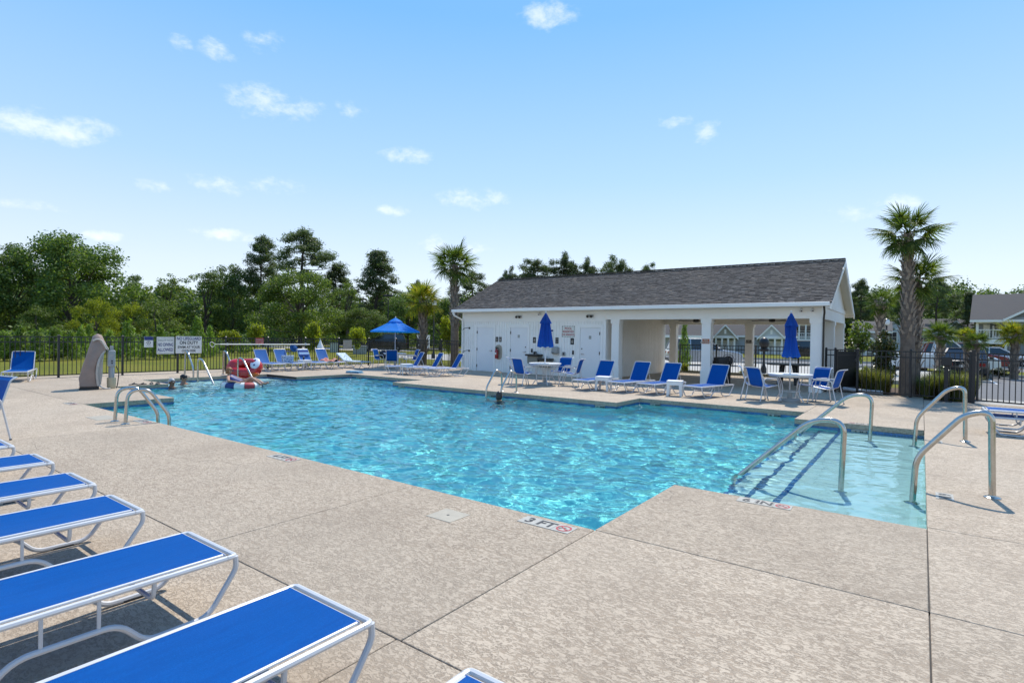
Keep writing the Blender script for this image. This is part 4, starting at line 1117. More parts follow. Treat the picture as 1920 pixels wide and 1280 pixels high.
# signs on the left fence (they face the pool)
SX = -22.955
def fence_sign(name, label, y, z, w, h):
    t = thing(name, label, 'sign', (SX, y, z), R(90), 'signs wired to the left fence')
    MB().box(-w / 2, w / 2, -.006, 0, -h / 2, h / 2).build('panel', M['sign_white'], t, 0)
    return t
M['sign_white'] = mat('white_sign_panel', (.74, .73, .68), .5, var=.04, vscale=6)
def ln(t, s_, size, z, m=None, sx=1.0, x=0): text(s_, size, m or M['black'], t, (x, -.0075, z), (R(90), 0, 0), depth=.001, bold=size * .025, sx=sx)
t = fence_sign('no_lifeguard_sign', 'large cream NO LIFEGUARD ON DUTY sign on the left fence', 9.93, 1.08, .95, .66)
ln(t, 'NO LIFEGUARD', .165, .235, M['navy'], .76); ln(t, 'ON DUTY', .175, .075, None, .85); ln(t, 'SWIM AT YOUR', .135, -.095, None, .85); ln(t, 'OWN RISK', .125, -.235, None, .85)
t = fence_sign('no_diving_sign', 'white SHALLOW WATER NO DIVING ALLOWED sign left of the lifeguard sign', 9.1, 1.06, .60, .64)
b = MB()
for (x0, x1, z0, z1) in ((-.27, .27, .28, .29), (-.27, .27, -.29, -.28), (-.27, -.26, -.28, .28), (.26, .27, -.28, .28)): b.box(x0, x1, -.0085, -.0061, z0, z1)
b.build('border', M['grey_plastic'], t, 0)
ln(t, 'SHALLOW WATER', .10, .19, M['grey_plastic'], .60); ln(t, 'NO DIVING', .17, .02, M['navy'], .62); ln(t, 'ALLOWED', .17, -.17, M['navy'], .66)
t = fence_sign('pool_lift_sign', 'small white sign with blue heading and round emblem near the lift', 8.53, 1.19, .30, .40)
MB().box(-.145, .145, -.0085, -.0061, .06, .195).build('heading', M['navy'], t, 0); ln(t, 'POOL', .09, .125, M['white_tile'])
ring_mesh(.05, .066).build('emblem', M['black'], t, 0, loc=(0, -.008, -.03)).rotation_euler = (R(90), 0, 0)
MB().box(-.09, .09, -.0085, -.0061, -.145, -.13).build('text_line', M['grey_plastic'], t, 0); MB().ball((0, -.007, -.02), (.018, .003, .024), 8, 5).build('pictogram', M['black'], t, 0)
t = fence_sign('red_notice_sign', 'small red and white notice on the fence above the rescue pole', 12.8, 1.24, .36, .26)
MB().box(-.18, .18, -.0085, -.0061, -.13, .13).build('red_field', M['red'], t, 0)
for z in (.05, -.05):
    text('NO RUNNING' if z > 0 else 'IN POOL AREA', .07, M['white_tile'], t, (0, -.0095, z), (R(90), 0, 0), depth=.001, sx=.75, bold=.002)
M['pole_white'] = mat('white_fibreglass_pole', (.75, .74, .66), .45)
t = thing('rescue_pole', 'long white rescue pole hung along the left fence', 'rescue pole', (-22.9, 11.1, 1.10))
MB().tube([(0, 0, 0), (0, 4.1, -.015)], .024, 8).build('shaft', M['pole_white'], t)
MB().tube(fillet([(0, 0, 0), (0, -.2, .0), (0, -.35, .12), (0, -.42, .0), (0, -.3, -.14), (0, -.2, -.02)], .08), .012, 6).build('hook', M['pole_white'], t)
for y in (.3, 3.9): MB().box(-.08, .02, y - .02, y + .02, -.05, .05).build('hanger', M['pole_white'], t, 0)
t = thing('throw_bag', 'white throw bag hanging on the fence above the red towel lounger', 'throw bag', (-22.88, 15.75, 0))
MB().lathe([(.05, .45), (.17, .5), (.19, .75), (.14, 1.0), (.07, 1.15), (.03, 1.28)], (0, 0, 0), 14).build('bag', M['sign_white'], t)
MB().tube([(.03, 0, 1.26), (-.05, 0, 1.37)], .01, 5).build('strap', M['sign_white'], t)
MB().ball((.16, 0, .66), (.05, .07, .1), 10, 7).build('dark_opening', M['grey_plastic'], t)
t = thing('fence_placard', 'plain pale placard on the far left fence right of the throw bag', 'placard', (-22.95, 17.35, 1.05), R(90))
MB().box(-.26, .26, -.006, 0, -.2, .25).build('panel', M['grey_plastic'] if False else M['lid'], t, 0)

# ------------------------------------------------------------------ covered pool lift
M['cover'] = mat('weathered_taupe_cover', (.31, .225, .185), .85, var=.12, vscale=5, bump=.25, bscale=18)
M['cover_hem'] = mat('pale_taupe_binding', (.46, .41, .36), .8, var=.08, vscale=9)
M['lift_grey'] = mat('grey_lift_plastic', (.33, .34, .35), .45, var=.06, vscale=7)
M['tan'] = mat('tan_bucket', (.48, .42, .28), .6, var=.06, vscale=6)
LR = math.atan2(-brg(195).x, brg(195).y)
t = thing('pool_lift', 'covered accessibility pool lift with tall taupe cover at the left poolside', 'pool lift', (-18.05, 5.45, 0), LR)
prof = [(-.43, .07), (-.44, .30), (-.34, .70), (-.21, 1.07), (-.10, 1.44), (.02, 1.50), (.12, 1.46), (.25, 1.19), (.19, 1.10), (.06, .95), (-.02, .62), (-.02, .25), (.03, .07)]
prof = [(x * .84, z) for x, z in prof]
cov = MB(); n = len(prof); rows = 7; vs = []
for j in range(rows):
    v = j / (rows - 1); y = -.24 + .48 * v
    for (x, z) in prof:
        k = 1 - .10 * (abs(v - .5) * 2) ** 3
        vs.append((x * 1.0 + .012 * math.sin(z * 9 + v * 5), y, .07 + (z - .07) * k))
fs = [(j * n + i, j * n + (i + 1) % n, (j + 1) * n + (i + 1) % n, (j + 1) * n + i) for j in range(rows - 1) for i in range(n)]
fs += [tuple(range(n))[::-1], tuple((rows - 1) * n + i for i in range(n))]
cov.add(vs, fs).build('cover', M['cover'], t, 50, bevel=.02)
MB().extr([(x * .84, -.20, z) for x, z in ((.02, .10), (.12, .12), (.16, .4), (.17, .75), (.21, 1.10), (.06, .95), (-.02, .62), (-.02, .25))][::-1], (0, .34, 0)).build('cover_flap', M['cover_hem'], t, 0, bevel=.02)
hem = [Vector((x, -.235, .07 + (z - .07) * .90)) for x, z in prof[4:8]]
MB().tube(fillet([(p.x, -.25, p.z) for p in hem], .05), .022, 6).build('cover_binding', M['cover_hem'], t)
MB().tube(fillet([(p.x + .0, .25, p.z) for p in hem], .05), .022, 6).build('cover_binding', M['cover_hem'], t)
b = MB(); b.extr([(.02, -.25, 1.36), (.13, -.25, 1.33), (.27, -.25, 1.08), (.24, -.25, 1.04)], (0, .5, 0)); b.build('cover_top_panel', M['cover_hem'], t, 0, bevel=.015)
MB().extr([(-.36, -.27, .0), (.06, -.27, .0), (.06, -.27, .07), (-.36, -.27, .07)], (0, .55, 0)).build('base_plate', M['dark_metal'], t, 0)
MB().tube(fillet([(.18, -.2, 1.05), (.05, -.27, .8), (.0, -.28, .45), (.04, -.27, .1)], .2), .03, 8).build('cover_seam_roll', M['cover_hem'], t)
MB().tube([(.33, -.05, .28), (.33, -.05, .95)], .07, 12).build('column', M['lift_grey'], t)
MB().box(.235, .415, -.16, .06, .60, 1.05).build('actuator_box', M['lift_grey'], t, 0, bevel=.03)
MB().box(.29, .37, -.10, .0, 1.05, 1.17).build('mast_top', M['lift_grey'], t, 0)
for z in (.76, .70): MB().lathe([(.02, 0), (.02, .012)], (0, 0, 0), 10).build('button', M['black'], t, loc=(.34, -.16, z)).rotation_euler = (R(90), 0, 0)
MB().box(.28, .37, -.163, -.16, .9, .915).build('label_strip', M['white_tile'], t, 0)
MB().lathe([(.085, 0), (.10, .05), (.105, .30), (.09, .30), (.085, .29)], (.33, -.05, 0), 16).build('base_bucket', M['tan'], t)
MB().tube(fillet([(.43, -.03, .62), (.50, -.05, .45), (.47, -.05, .1), (.44, -.1, .01)], .1), .012, 6).build('cable', M['black'], t)
MB().tube(fillet([(.05, -.27, .12), (.15, -.33, .04), (.26, -.3, .015), (.3, -.2, .015)], .05), .018, 6).build('drag_strap', M['lift_grey'], t)
# call box on a pedestal inside the right fence, drain pipe by the gate
t = thing('access_pedestal', 'black access pedestal inside the right fence left of the gate', 'pedestal', (.56, 19.45, 0))
MB().box(-.13, .13, -.1, .1, 0, .02).build('base_plate', M['dark_metal'], t, 0)
MB().box(-.045, .045, -.045, .045, .02, 1.02).build('post', M['dark_metal'], t, 0)
MB().box(-.12, .12, -.1, .08, 1.0, 1.24).build('head', M['dark_metal'], t, 0, bevel=.015)
M['pvc'] = mat('white_pvc_pipe', (.68, .69, .72), .4, var=.08, vscale=4)
t = thing('drain_pipe', 'curved white pipe lying on the ground behind the open gate', 'pipe', (-1.9, 20.75, .07))
MB().tube(fillet([(-.35, .35, .12), (-.2, .2, .03), (.3, -.05, 0), (.95, -.25, 0)], .2), .06, 10).build('pipe', M['pvc'], t)
MB().tube([(-.33, .1, -.05), (-.33, .1, .25)], .035, 8).build('riser', M['pvc'], t)
# ------------------------------------------------------------------ vegetation
def leaf_mat(name, cols, tr=(.38, 1.5), rough=.55, spec=.3):
    m = bpy.data.materials.new(name); m.use_nodes = True; t = m.node_tree; p = t.nodes['Principled BSDF']
    g = t.nodes.new('ShaderNodeNewGeometry'); oi = t.nodes.new('ShaderNodeObjectInfo')
    n = len(cols)
    c = ramp(t, g.outputs['Random Per Island'], [(i / (n - 1), cc) for i, cc in enumerate(cols)])
    mr = t.nodes.new('ShaderNodeMapRange'); mr.inputs[3].default_value = .8; mr.inputs[4].default_value = 1.2
    lk(t, oi.outputs['Random'], mr.inputs[0])
    k = t.nodes.new('ShaderNodeCombineXYZ'); [lk(t, mr.outputs[0], k.inputs[i]) for i in range(3)]
    c = mixc(t, 1.0, c, k.outputs[0], 'MULTIPLY')
    lk(t, c, p.inputs['Base Color']); p.inputs['Roughness'].default_value = rough; p.inputs['Specular IOR Level'].default_value = spec
    tb = t.nodes.new('ShaderNodeBsdfTranslucent')
    lk(t, mixc(t, 1.0, c, (tr[1] * 1.15, tr[1] * 1.25, tr[1] * .55), 'MULTIPLY'), tb.inputs['Color'])
    mx = t.nodes.new('ShaderNodeMixShader'); mx.inputs[0].default_value = tr[0]
    lk(t, p.outputs[0], mx.inputs[1]); lk(t, tb.outputs[0], mx.inputs[2]); lk(t, mx.outputs[0], t.nodes['Material Output'].inputs['Surface'])
    return m
M['leaf_dark'] = leaf_mat('dark_oak_leaf', [(0.040, 0.076, 0.022), (0.076, 0.125, 0.030), (0.123, 0.175, 0.040), (0.179, 0.224, 0.056)])
M['leaf_mid'] = leaf_mat('mid_green_leaf', [(0.046, 0.073, 0.017), (0.078, 0.117, 0.023), (0.111, 0.150, 0.029), (0.156, 0.182, 0.046)])
M['leaf_yellow'] = leaf_mat('yellow_green_leaf', [(.10, .13, .012), (.17, .20, .015), (.24, .26, .022), (.30, .29, .03)], (.45, 1.6))
M['leaf_pine'] = leaf_mat('pine_needle', [(0.039, 0.065, 0.029), (0.065, 0.093, 0.036), (0.093, 0.122, 0.047), (0.134, 0.152, 0.072)], (.34, 1.5))
M['leaf_sapling'] = leaf_mat('young_pine_needle', [(.075, .13, .018), (.12, .19, .025), (.17, .25, .035), (.22, .29, .06)], (.35, 1.4))
M['leaf_gloss'] = leaf_mat('glossy_magnolia_leaf', [(0.029, 0.047, 0.013), (0.052, 0.078, 0.018), (0.091, 0.111, 0.029), (0.130, 0.098, 0.039)], (.15, 1.3), .28, .6)
M['palm_leaf'] = leaf_mat('palmetto_leaf', [(.035, .062, .014), (.06, .10, .018), (.10, .14, .024), (.16, .19, .035)], (.35, 1.5), .55, .2)
M['palm_gold'] = leaf_mat('yellow_palmetto_leaf', [(.07, .10, .014), (.13, .16, .018), (.22, .22, .022), (.33, .25, .03)], (.45, 1.5), .55, .2)  # leaf tones yellower than palm_leaf
M['grass_blade'] = leaf_mat('muhly_grass_blade', [(.07, .10, .02), (.12, .15, .03), (.19, .19, .06), (.26, .22, .10)], (.4, 1.3))
M['bark'] = mat('furrowed_bark', (.065, .05, .04), .95, var=.35, vscale=4, bump=.6, bscale=9)
M['bark_grey'] = mat('grey_bark', (.13, .11, .095), .95, var=.3, vscale=4, bump=.5, bscale=9)
M['palm_bark'] = mat('palmetto_trunk', (.175, .132, .10), .95, var=.3, vscale=7, bump=.7, bscale=16)
M['boot'] = mat('palmetto_boot', (.28, .22, .17), .9, var=.25, vscale=9, bump=.4, bscale=30, objrand=.25)
def quads_mesh(name, C_, U, V, mat_):
    """diamond leaves: centres C, half axes U and V (numpy n x 3)"""
    n = len(C_); P = np.empty((n, 4, 3)); P[:, 0] = C_ - U; P[:, 1] = C_ + V; P[:, 2] = C_ + U; P[:, 3] = C_ - V
    me = bpy.data.meshes.new(name); me.vertices.add(n * 4); me.vertices.foreach_set('co', P.ravel())
    me.loops.add(n * 4); me.loops.foreach_set('vertex_index', np.arange(n * 4))
    me.polygons.add(n); me.polygons.foreach_set('loop_start', np.arange(0, n * 4, 4)); me.polygons.foreach_set('loop_total', np.full(n, 4))
    me.update(calc_edges=True); me.materials.append(mat_); return me
def unit(a): return a / np.linalg.norm(a, axis=1, keepdims=True)
def leaf_cloud(rs, clumps, n_per, ln_, wd, up=.4, shell=.55):
    """clumps: (x, y, z, rx, ry, rz); leaves gather near the outside of each clump"""
    Cs, Us, Vs = [], [], []
    for (x, y, z, rx, ry, rz) in clumps:
        n = max(6, int(n_per * (rx * ry * rz) ** (2 / 3)))
        d = unit(rs.randn(n, 3)); r = shell + (1 - shell) * rs.rand(n, 1) ** .6
        r *= 1 + .22 * rs.randn(n, 1)
        c = d * r * np.array([rx, ry, rz]) + np.array([x, y, z])
        nr = unit(d + rs.randn(n, 3) * .8 + np.array([0, 0, up]))
        u = unit(np.cross(nr, rs.randn(n, 3))); v = np.cross(nr, u)
        s = (.7 + .6 * rs.rand(n, 1))
        Cs.append(c); Us.append(u * ln_ * s); Vs.append(v * wd * s)
    return np.concatenate(Cs), np.concatenate(Us), np.concatenate(Vs)
def trunk_mb(rs, h, r0, ends, lean=.0):
    b = MB(); pts = [Vector((0, 0, -.1))]
    for i in range(1, 6):
        f = i / 5; pts.append(Vector((lean * f * h * .1 + rs.randn() * .02 * h * f, rs.randn() * .02 * h * f, h * f)))
    b.tube(pts, [r0 * 1.25] + [r0 * (1 - .17 * i) for i in range(1, 6)], 8)
    for (e, zf, r) in ends:
        k = zf * 5; i = min(int(k), 4); s = pts[i].lerp(pts[i + 1], k - i); e = Vector(e); mid = s.lerp(e, .55) + Vector((0, 0, -.06 * (e - s).length))
        b.tube([s, mid, e], [r, r * .6, r * .18], 5)
    return b
def broadleaf(seed, H=12.0, Wd=10.0, z0=.18, nclump=64, mat_='leaf_dark', lobes=.25, lf=(.115, .075), n_per=400):
    rs = np.random.RandomState(seed); cl = []; ends = []
    ph = rs.rand(6) * 6.28
    for i in range(nclump):
        th = rs.rand() * 2 * PI; t = rs.rand() ** .8
        z = z0 + (1 - z0) * t
        prof = math.sin(PI * min(1, (t * .82 + .16))) ** .55
        prof *= 1 + lobes * math.sin(2 * th + ph[0] + 3 * t) + lobes * .6 * math.sin(3 * th + ph[1] - 5 * t)
        rr = Wd / 2 * prof * (.45 + .55 * math.sqrt(rs.rand()))
        s = (.5 + .7 * rs.rand()) * Wd * .105
        cl.append((rr * math.cos(th) * .9, rr * math.sin(th) * .9, H * z * .93 + rs.randn() * .2, s * 1.15, s * 1.15, s * .8))
        if i % 3 == 0: ends.append(((cl[-1][0], cl[-1][1], cl[-1][2]), min(.92, max(.25, z * .6)), .09 * H / 12))
    C_, U, V = leaf_cloud(rs, cl, n_per, lf[0], lf[1])
    C_[:, 2] = np.clip(C_[:, 2], .15, H)
    return quads_mesh('crown', C_, U, V, M[mat_]), trunk_mb(rs, H * .8, .022 * H, ends).mesh('trunk', M['bark'])
def pine(seed, H=16.0, Wd=8.0, z0=.42, n_br=34, flat=1.0, dome=.6):
    rs = np.random.RandomState(seed); cl = []; ends = []
    for i in range(n_br):
        t = (i + rs.rand()) / n_br; z = z0 + (1 - z0) * t
        env = (1 - t) ** dome if t > .35 else .72 + .8 * t * (1 if rs.rand() > .2 else .6)
        rr = Wd / 2 * min(1, env + .06) * (.55 + .5 * rs.rand()); th = i * 2.4 + rs.rand() * .8
        for q in range(3):
            f = (.45, .75, 1.0)[q]
            s = Wd * (.06 + .055 * rs.rand()) * (1 if q else .6)
            cl.append((rr * f * math.cos(th + .16 * rs.randn()), rr * f * math.sin(th + .16 * rs.randn()), H * z * .95 + rr * f * .16 + rs.randn() * .5, s * 1.15, s * 1.15, s * .78))
        ends.append((cl[-1][:3], min(.97, z * .97), .07))
    cl.append((0, 0, H * .965, Wd * .1, Wd * .1, Wd * .09))
    C_, U, V = leaf_cloud(rs, cl, 420, .18, .045, .5, .25)
    return quads_mesh('crown', C_, U, V, M['leaf_pine']), trunk_mb(rs, H * .96, .019 * H, ends, rs.randn() * .3).mesh('trunk', M['bark'])
def sapling(seed, H=3.0, Wd=1.7):
    rs = np.random.RandomState(seed); cl = []; ends = []
    for i in range(26):
        t = (i + rs.rand()) / 26; th = i * 2.4; rr = Wd / 2 * (1.05 - t * .9) * (.7 + .4 * rs.rand())
        cl.append((rr * math.cos(th) * .75, rr * math.sin(th) * .75, .06 * H + .94 * H * t * .95 + .1, .30 * (1.1 - t * .6), .30 * (1.1 - t * .6), .32))
        ends.append((cl[-1][:3], max(.1, t * .9), .012))
    C_, U, V = leaf_cloud(rs, cl, 700, .15, .028, .9, .2)
    U[:, 2] = np.abs(U[:, 2]) + .06
    return quads_mesh('crown', C_, U, V, M['leaf_sapling']), trunk_mb(rs, H * .95, .03, ends).mesh('trunk', M['bark'])
def bush(seed, H=1.8, Wd=2.2, mat_='leaf_yellow', lf=(.085, .05), n_per=900, z0=.25, nc=26):
    rs = np.random.RandomState(seed); cl = []; ends = []
    for i in range(nc):
        d = rs.randn(3); d /= np.linalg.norm(d); r = rs.rand() ** .5
        s = Wd * .15 * (.7 + .6 * rs.rand())
        cl.append((d[0] * r * Wd * .38, d[1] * r * Wd * .38, H * (z0 + (1 - z0) * (.5 + .42 * d[2] * r)), s, s, s * .85)); ends.append((cl[-1][:3], .5 + .3 * rs.rand(), .018))
    C_, U, V = leaf_cloud(rs, cl, n_per, lf[0], lf[1], .5, .35)
    C_[:, 2] = np.maximum(C_[:, 2], .05)
    return quads_mesh('crown', C_, U, V, M[mat_]), trunk_mb(rs, H * .6, .035, ends).mesh('trunk', M['bark_grey'])
def plant(name, label, cat, mesh2, loc, sc_, rz, group, z=-.05):
    t = thing(name, label, cat, (loc[0], loc[1], z), rz, group)
    inst(mesh2[0], 'crown', t, (0, 0, 0), (0, 0, 0), sc_); inst(mesh2[1], 'trunk', t, (0, 0, 0), (0, 0, 0), sc_)
    return t
BL = [broadleaf(1, mat_='leaf_dark'), broadleaf(2, mat_='leaf_dark', nclump=58, lobes=.35), broadleaf(3, mat_='leaf_mid', nclump=62), broadleaf(4, mat_='leaf_mid', nclump=46, lobes=.45)]
SPR = [broadleaf(5, H=12, Wd=7, nclump=36, lobes=.4, mat_='leaf_dark', n_per=330, z0=.3), broadleaf(6, H=12, Wd=6, nclump=34, lobes=.45, mat_='leaf_mid', n_per=320, z0=.25)]
YG = [broadleaf(7, H=8, Wd=7, nclump=48, lobes=.35, mat_='leaf_mid', n_per=420, lf=(.095, .06), z0=.1), broadleaf(8, H=8, Wd=7, nclump=44, lobes=.3, mat_='leaf_yellow', n_per=420, lf=(.095, .06), z0=.1)]
PN = [pine(11), pine(12, z0=.5, n_br=28), pine(13, z0=.3, n_br=44, dome=.8), pine(14, z0=.55, n_br=24, dome=.45)]
PN2 = [pine(15, z0=.6, n_br=30, dome=.28), pine(16, z0=.62, n_br=26, dome=.33)]
SAP = [sapling(21), sapling(22), sapling(23)]
YB = [bush(31), bush(32, nc=20)]
def depth_of(px, d): return d * Vector((_f.x, _f.y)).normalized().dot(brg(px))
def tree(name, label, cat, m2, base, px, top, wpx, d, group, rz=None, bz=-.05):
    """base = (height, width) of the master mesh"""
    H_ = hz(px, top, d) - bz; W_2 = wpx * depth_of(px, d) / 1041.59
    s = (W_2 / base[1], W_2 / base[1], H_ / base[0])
    return plant(name, label, cat, m2, far(px, d), s, rnd.random() * 6.28 if rz is None else rz, group, bz)
GL = 'woodland trees beyond the left lawn'; GR = 'pines rising behind the pool house roof'; GH = 'trees behind the houses at right'
T_ = tree
T_('oak_tree', 'big dark rounded tree, tallest of the trees at far left', 'tree', BL[0], (12, 10), 128, 434, 205, 62, GL)
T_('oak_tree', 'dark broad tree cut by the left edge of the picture', 'tree', BL[1], (12, 10), 18, 452, 150, 66, GL)
T_('oak_tree', 'dark tree outside the left edge beside the big rounded tree', 'tree', BL[0], (12, 10), -110, 440, 190, 64, GL)
T_('young_tree', 'small yellow green tree in front of the big dark rounded tree', 'tree', YG[1], (8, 7), 182, 556, 74, 52, GL)
T_('young_tree', 'mid green bushy tree low in front of the big dark tree, left side', 'tree', YG[0], (8, 7), 70, 570, 90, 56, GL)
T_('slender_tree', 'thin dark open crowned tree right of the big rounded tree', 'tree', SPR[0], (12, 7), 248, 512, 62, 74, GL)
T_('slender_tree', 'open crowned tree with visible limbs behind the yellow green sapling', 'tree', SPR[1], (12, 6), 312, 505, 78, 72, GL)
T_('young_tree', 'yellowish leafy tree left of centre in the left woodland above the signs', 'tree', YG[0], (8, 7), 292, 556, 100, 56, GL)
T_('young_tree', 'bright yellow green tree behind the small lift sign', 'tree', YG[1], (8, 7), 250, 566, 70, 57, GL)
T_('oak_tree', 'dark tree above the lifeguard sign', 'tree', SPR[0], (12, 7), 385, 506, 96, 70, GL)
T_('oak_tree', 'dark leafy tree left of the tall trunked pine', 'tree', BL[1], (12, 10), 436, 492, 96, 72, GL)
T_('pine_tree', 'tall pine with bare lower trunk left of the highest pine', 'tree', PN[1], (16, 8), 492, 442, 96, 72, GL)
T_('pine_tree', 'highest pine of the left woodland with a broad domed crown', 'tree', PN[3], (16, 8), 567, 427, 140, 78, GL)
T_('oak_tree', 'light green rounded tree below the highest pine', 'tree', BL[2], (12, 10), 562, 492, 150, 58, GL)
T_('pine_tree', 'shorter pine right of the highest pine', 'tree', PN[0], (16, 8), 628, 494, 84, 78, GL)
T_('slender_tree', 'narrow lighter tree between two pines left of the open umbrella', 'tree', SPR[1], (12, 6), 650, 514, 54, 64, GL)
T_('pine_tree', 'wide conical pine directly behind the open umbrella', 'tree', PN[2], (16, 8), 706, 470, 125, 72, GL)
T_('oak_tree', 'dark tree between the conical pine and shorter palm', 'tree', BL[1], (12, 10), 765, 545, 100, 66, GL)
T_('oak_tree', 'mid green tree behind the open umbrella', 'tree', BL[3], (12, 10), 682, 575, 90, 56, GL)
T_('oak_tree', 'dark tree behind the two left palms', 'tree', BL[0], (12, 10), 826, 555, 110, 64, GL)
T_('pine_tree', 'pine behind the tall left palm beside the roof end', 'tree', PN[3], (16, 8), 884, 507, 92, 76, GL)
T_('pine_tree', 'small pine top between the two left palms', 'tree', PN[0], (16, 8), 782, 524, 40, 84, GL)
for px, top, w in ((955, 505, 36), (1003, 488, 66), (1056, 479, 52), (1098, 489, 48), (1150, 485, 58), (1212, 496, 34), (1255, 508, 40)):
    T_('pine_tree', {955: 'leftmost small pine top above the pool house roof', 1003: 'second pine top from the left above the roof', 1056: 'highest pine top above the pool house roof', 1098: 'pine top just right of the highest above the roof', 1150: 'rounded pine top above the middle of the roof',
                     1212: 'small pine tip barely above the roof ridge', 1255: 'pine hidden almost wholly behind the roof ridge'}[px], 'tree', PN2[(px // 7) % 2], (16, 8), px, top, w * 1.3, 88, GR)
for px, top, w, d, k, lab in ((1614, 522, 66, 92, 0, 'dark pine between the roof gable and the slender palm'), (1690, 545, 60, 100, 1, 'dark pine partly behind the big palm trunk'), (1757, 519, 74, 96, 3, 'tall dark pine right of the big palm'),
                              (1815, 548, 66, 92, 2, 'dark pine left of the right edge house'), (1850, 575, 60, 110, 0, 'dark pine just behind the right edge house roof'), (1640, 560, 70, 110, 2, 'dark pine low behind the slender palm')):
    T_('pine_tree', lab, 'tree', PN[k], (16, 8), px, top, w, d, GH)
T_('oak_tree', 'green broad tree behind the small gabled houses at right', 'tree', BL[1], (12, 10), 1790, 578, 120, 120, GH)
T_('oak_tree', 'dark tree behind houses between gable and palm', 'tree', BL[0], (12, 10), 1660, 590, 100, 118, GH)
# belt of far woodland that reads as one mass
rsw = np.random.RandomState(77); cl = []
for i in range(420):
    px = -260 + rsw.rand() * 1150; d = 84 + rsw.rand() * 30; x, y = far(px, d); h = (3.2 + 5.2 * rsw.rand())
    s = 1.2 + rsw.rand() * 1.2; cl.append((x, y, h * rsw.rand() ** .7 + .4, s, s, s * .9))
for i in range(260):
    px = 1240 + rsw.rand() * 900; d = 125 + rsw.rand() * 40; x, y = far(px, d); h = 8 + 4 * rsw.rand()
    s = 1.6 + rsw.rand() * 1.5; cl.append((x, y, h * rsw.rand() ** .7 + .5, s, s, s * .9))
C_, U, V = leaf_cloud(rsw, cl, 130, .24, .15)
o = bpy.data.objects.new('far_wood', quads_mesh('far_wood', C_, U, V, M['leaf_dark'])); col.objects.link(o); tag(o, 'dark mass of woodland far beyond the lawns', 'woodland', None, 'stuff')
# underbrush along the wood edge
rsw = np.random.RandomState(78); cl = []
for i in range(170):
    px = -200 + rsw.rand() * 660; d = 46 + rsw.rand() * 12; x, y = far(px, d); s = .35 + rsw.rand() * .5
    cl.append((x, y, s * .7 + rsw.rand() * .35, s, s, s))
for i in range(60):
    px = 440 + rsw.rand() * 430; d = 70 + rsw.rand() * 8; x, y = far(px, d); s = .5 + rsw.rand() * .8
    cl.append((x, y, s * .8 + rsw.rand() * 1.2, s, s, s))
C_, U, V = leaf_cloud(rsw, cl, 170, .13, .08)
o = bpy.data.objects.new('underbrush', quads_mesh('underbrush', C_, U, V, M['leaf_dark'])); col.objects.link(o); tag(o, 'tangled green underbrush along the edge of the wood', 'underbrush', None, 'stuff')
# young pines along the far lawn edge
saps = [(8, 622, 44, 38), (40, 612, 52, 38), (72, 620, 46, 37), (104, 616, 50, 38), (134, 622, 40, 38), (152, 614, 40, 40), (168, 610, 36, 42), (206, 620, 40, 40), (240, 604, 52, 37), (272, 622, 36, 39), (300, 610, 36, 38), (330, 626, 40, 40), (371, 597, 46, 40), (394, 612, 30, 41), (352, 626, 34, 42)]
for i, (px, top, w, d) in enumerate(saps):
    q = {240: 'bright green young pine left of the small lift sign', 300: 'bright green young pine behind the no diving sign', 371: 'tallest conical young pine behind the lifeguard sign', 394: 'small young pine right of the tallest conical one', 40: 'young pine behind the lone lounger'}
    T_('young_pine', q.get(px, 'pale green young pine %s along the left fence' % {8: 'at the left picture edge', 72: 'right of the lone lounger', 104: 'behind the first fence post', 134: 'between first post and covered lift', 152: 'just left of the lift cover', 168: 'behind the lift cover tip', 206: 'just right of the lift cover', 272: 'behind the small lift sign', 330: 'behind the shared sign post', 352: 'low behind the lifeguard sign'}.get(px)), 'young pine', SAP[i % 3], (3.0, 1.7), px, top, w, d, 'young pines behind the left fence')
for px, top, w, d, k, lab in ((430, 618, 46, 44, 1, 'yellow green bush right of the lifeguard sign'), (479, 605, 42, 44, 1, 'upright yellow bush left of the red notice'), (590, 607, 50, 40, 0, 'round bright yellow bush behind the bare loungers'), (669, 612, 36, 42, 1, 'bright yellow bush left of the open umbrella')):
    T_('yellow_bush', lab, 'bush', YB[k], (1.8, 2.2), px, top, w, d, 'yellow bushes behind the left fence')
T_('yellow_bush', 'loose yellow green bush between the tall left palm and pool house', 'bush', YB[1], (1.8, 2.2), 842, 590, 44, 31, None)
T_('slender_tree', 'thin bright leafed tree against the left end of the pool house', 'tree', bush(35, 3, 1.3, 'leaf_yellow', (.07, .045), 500, .3, 18), (3, 1.3), 850, 575, 26, 33, None)
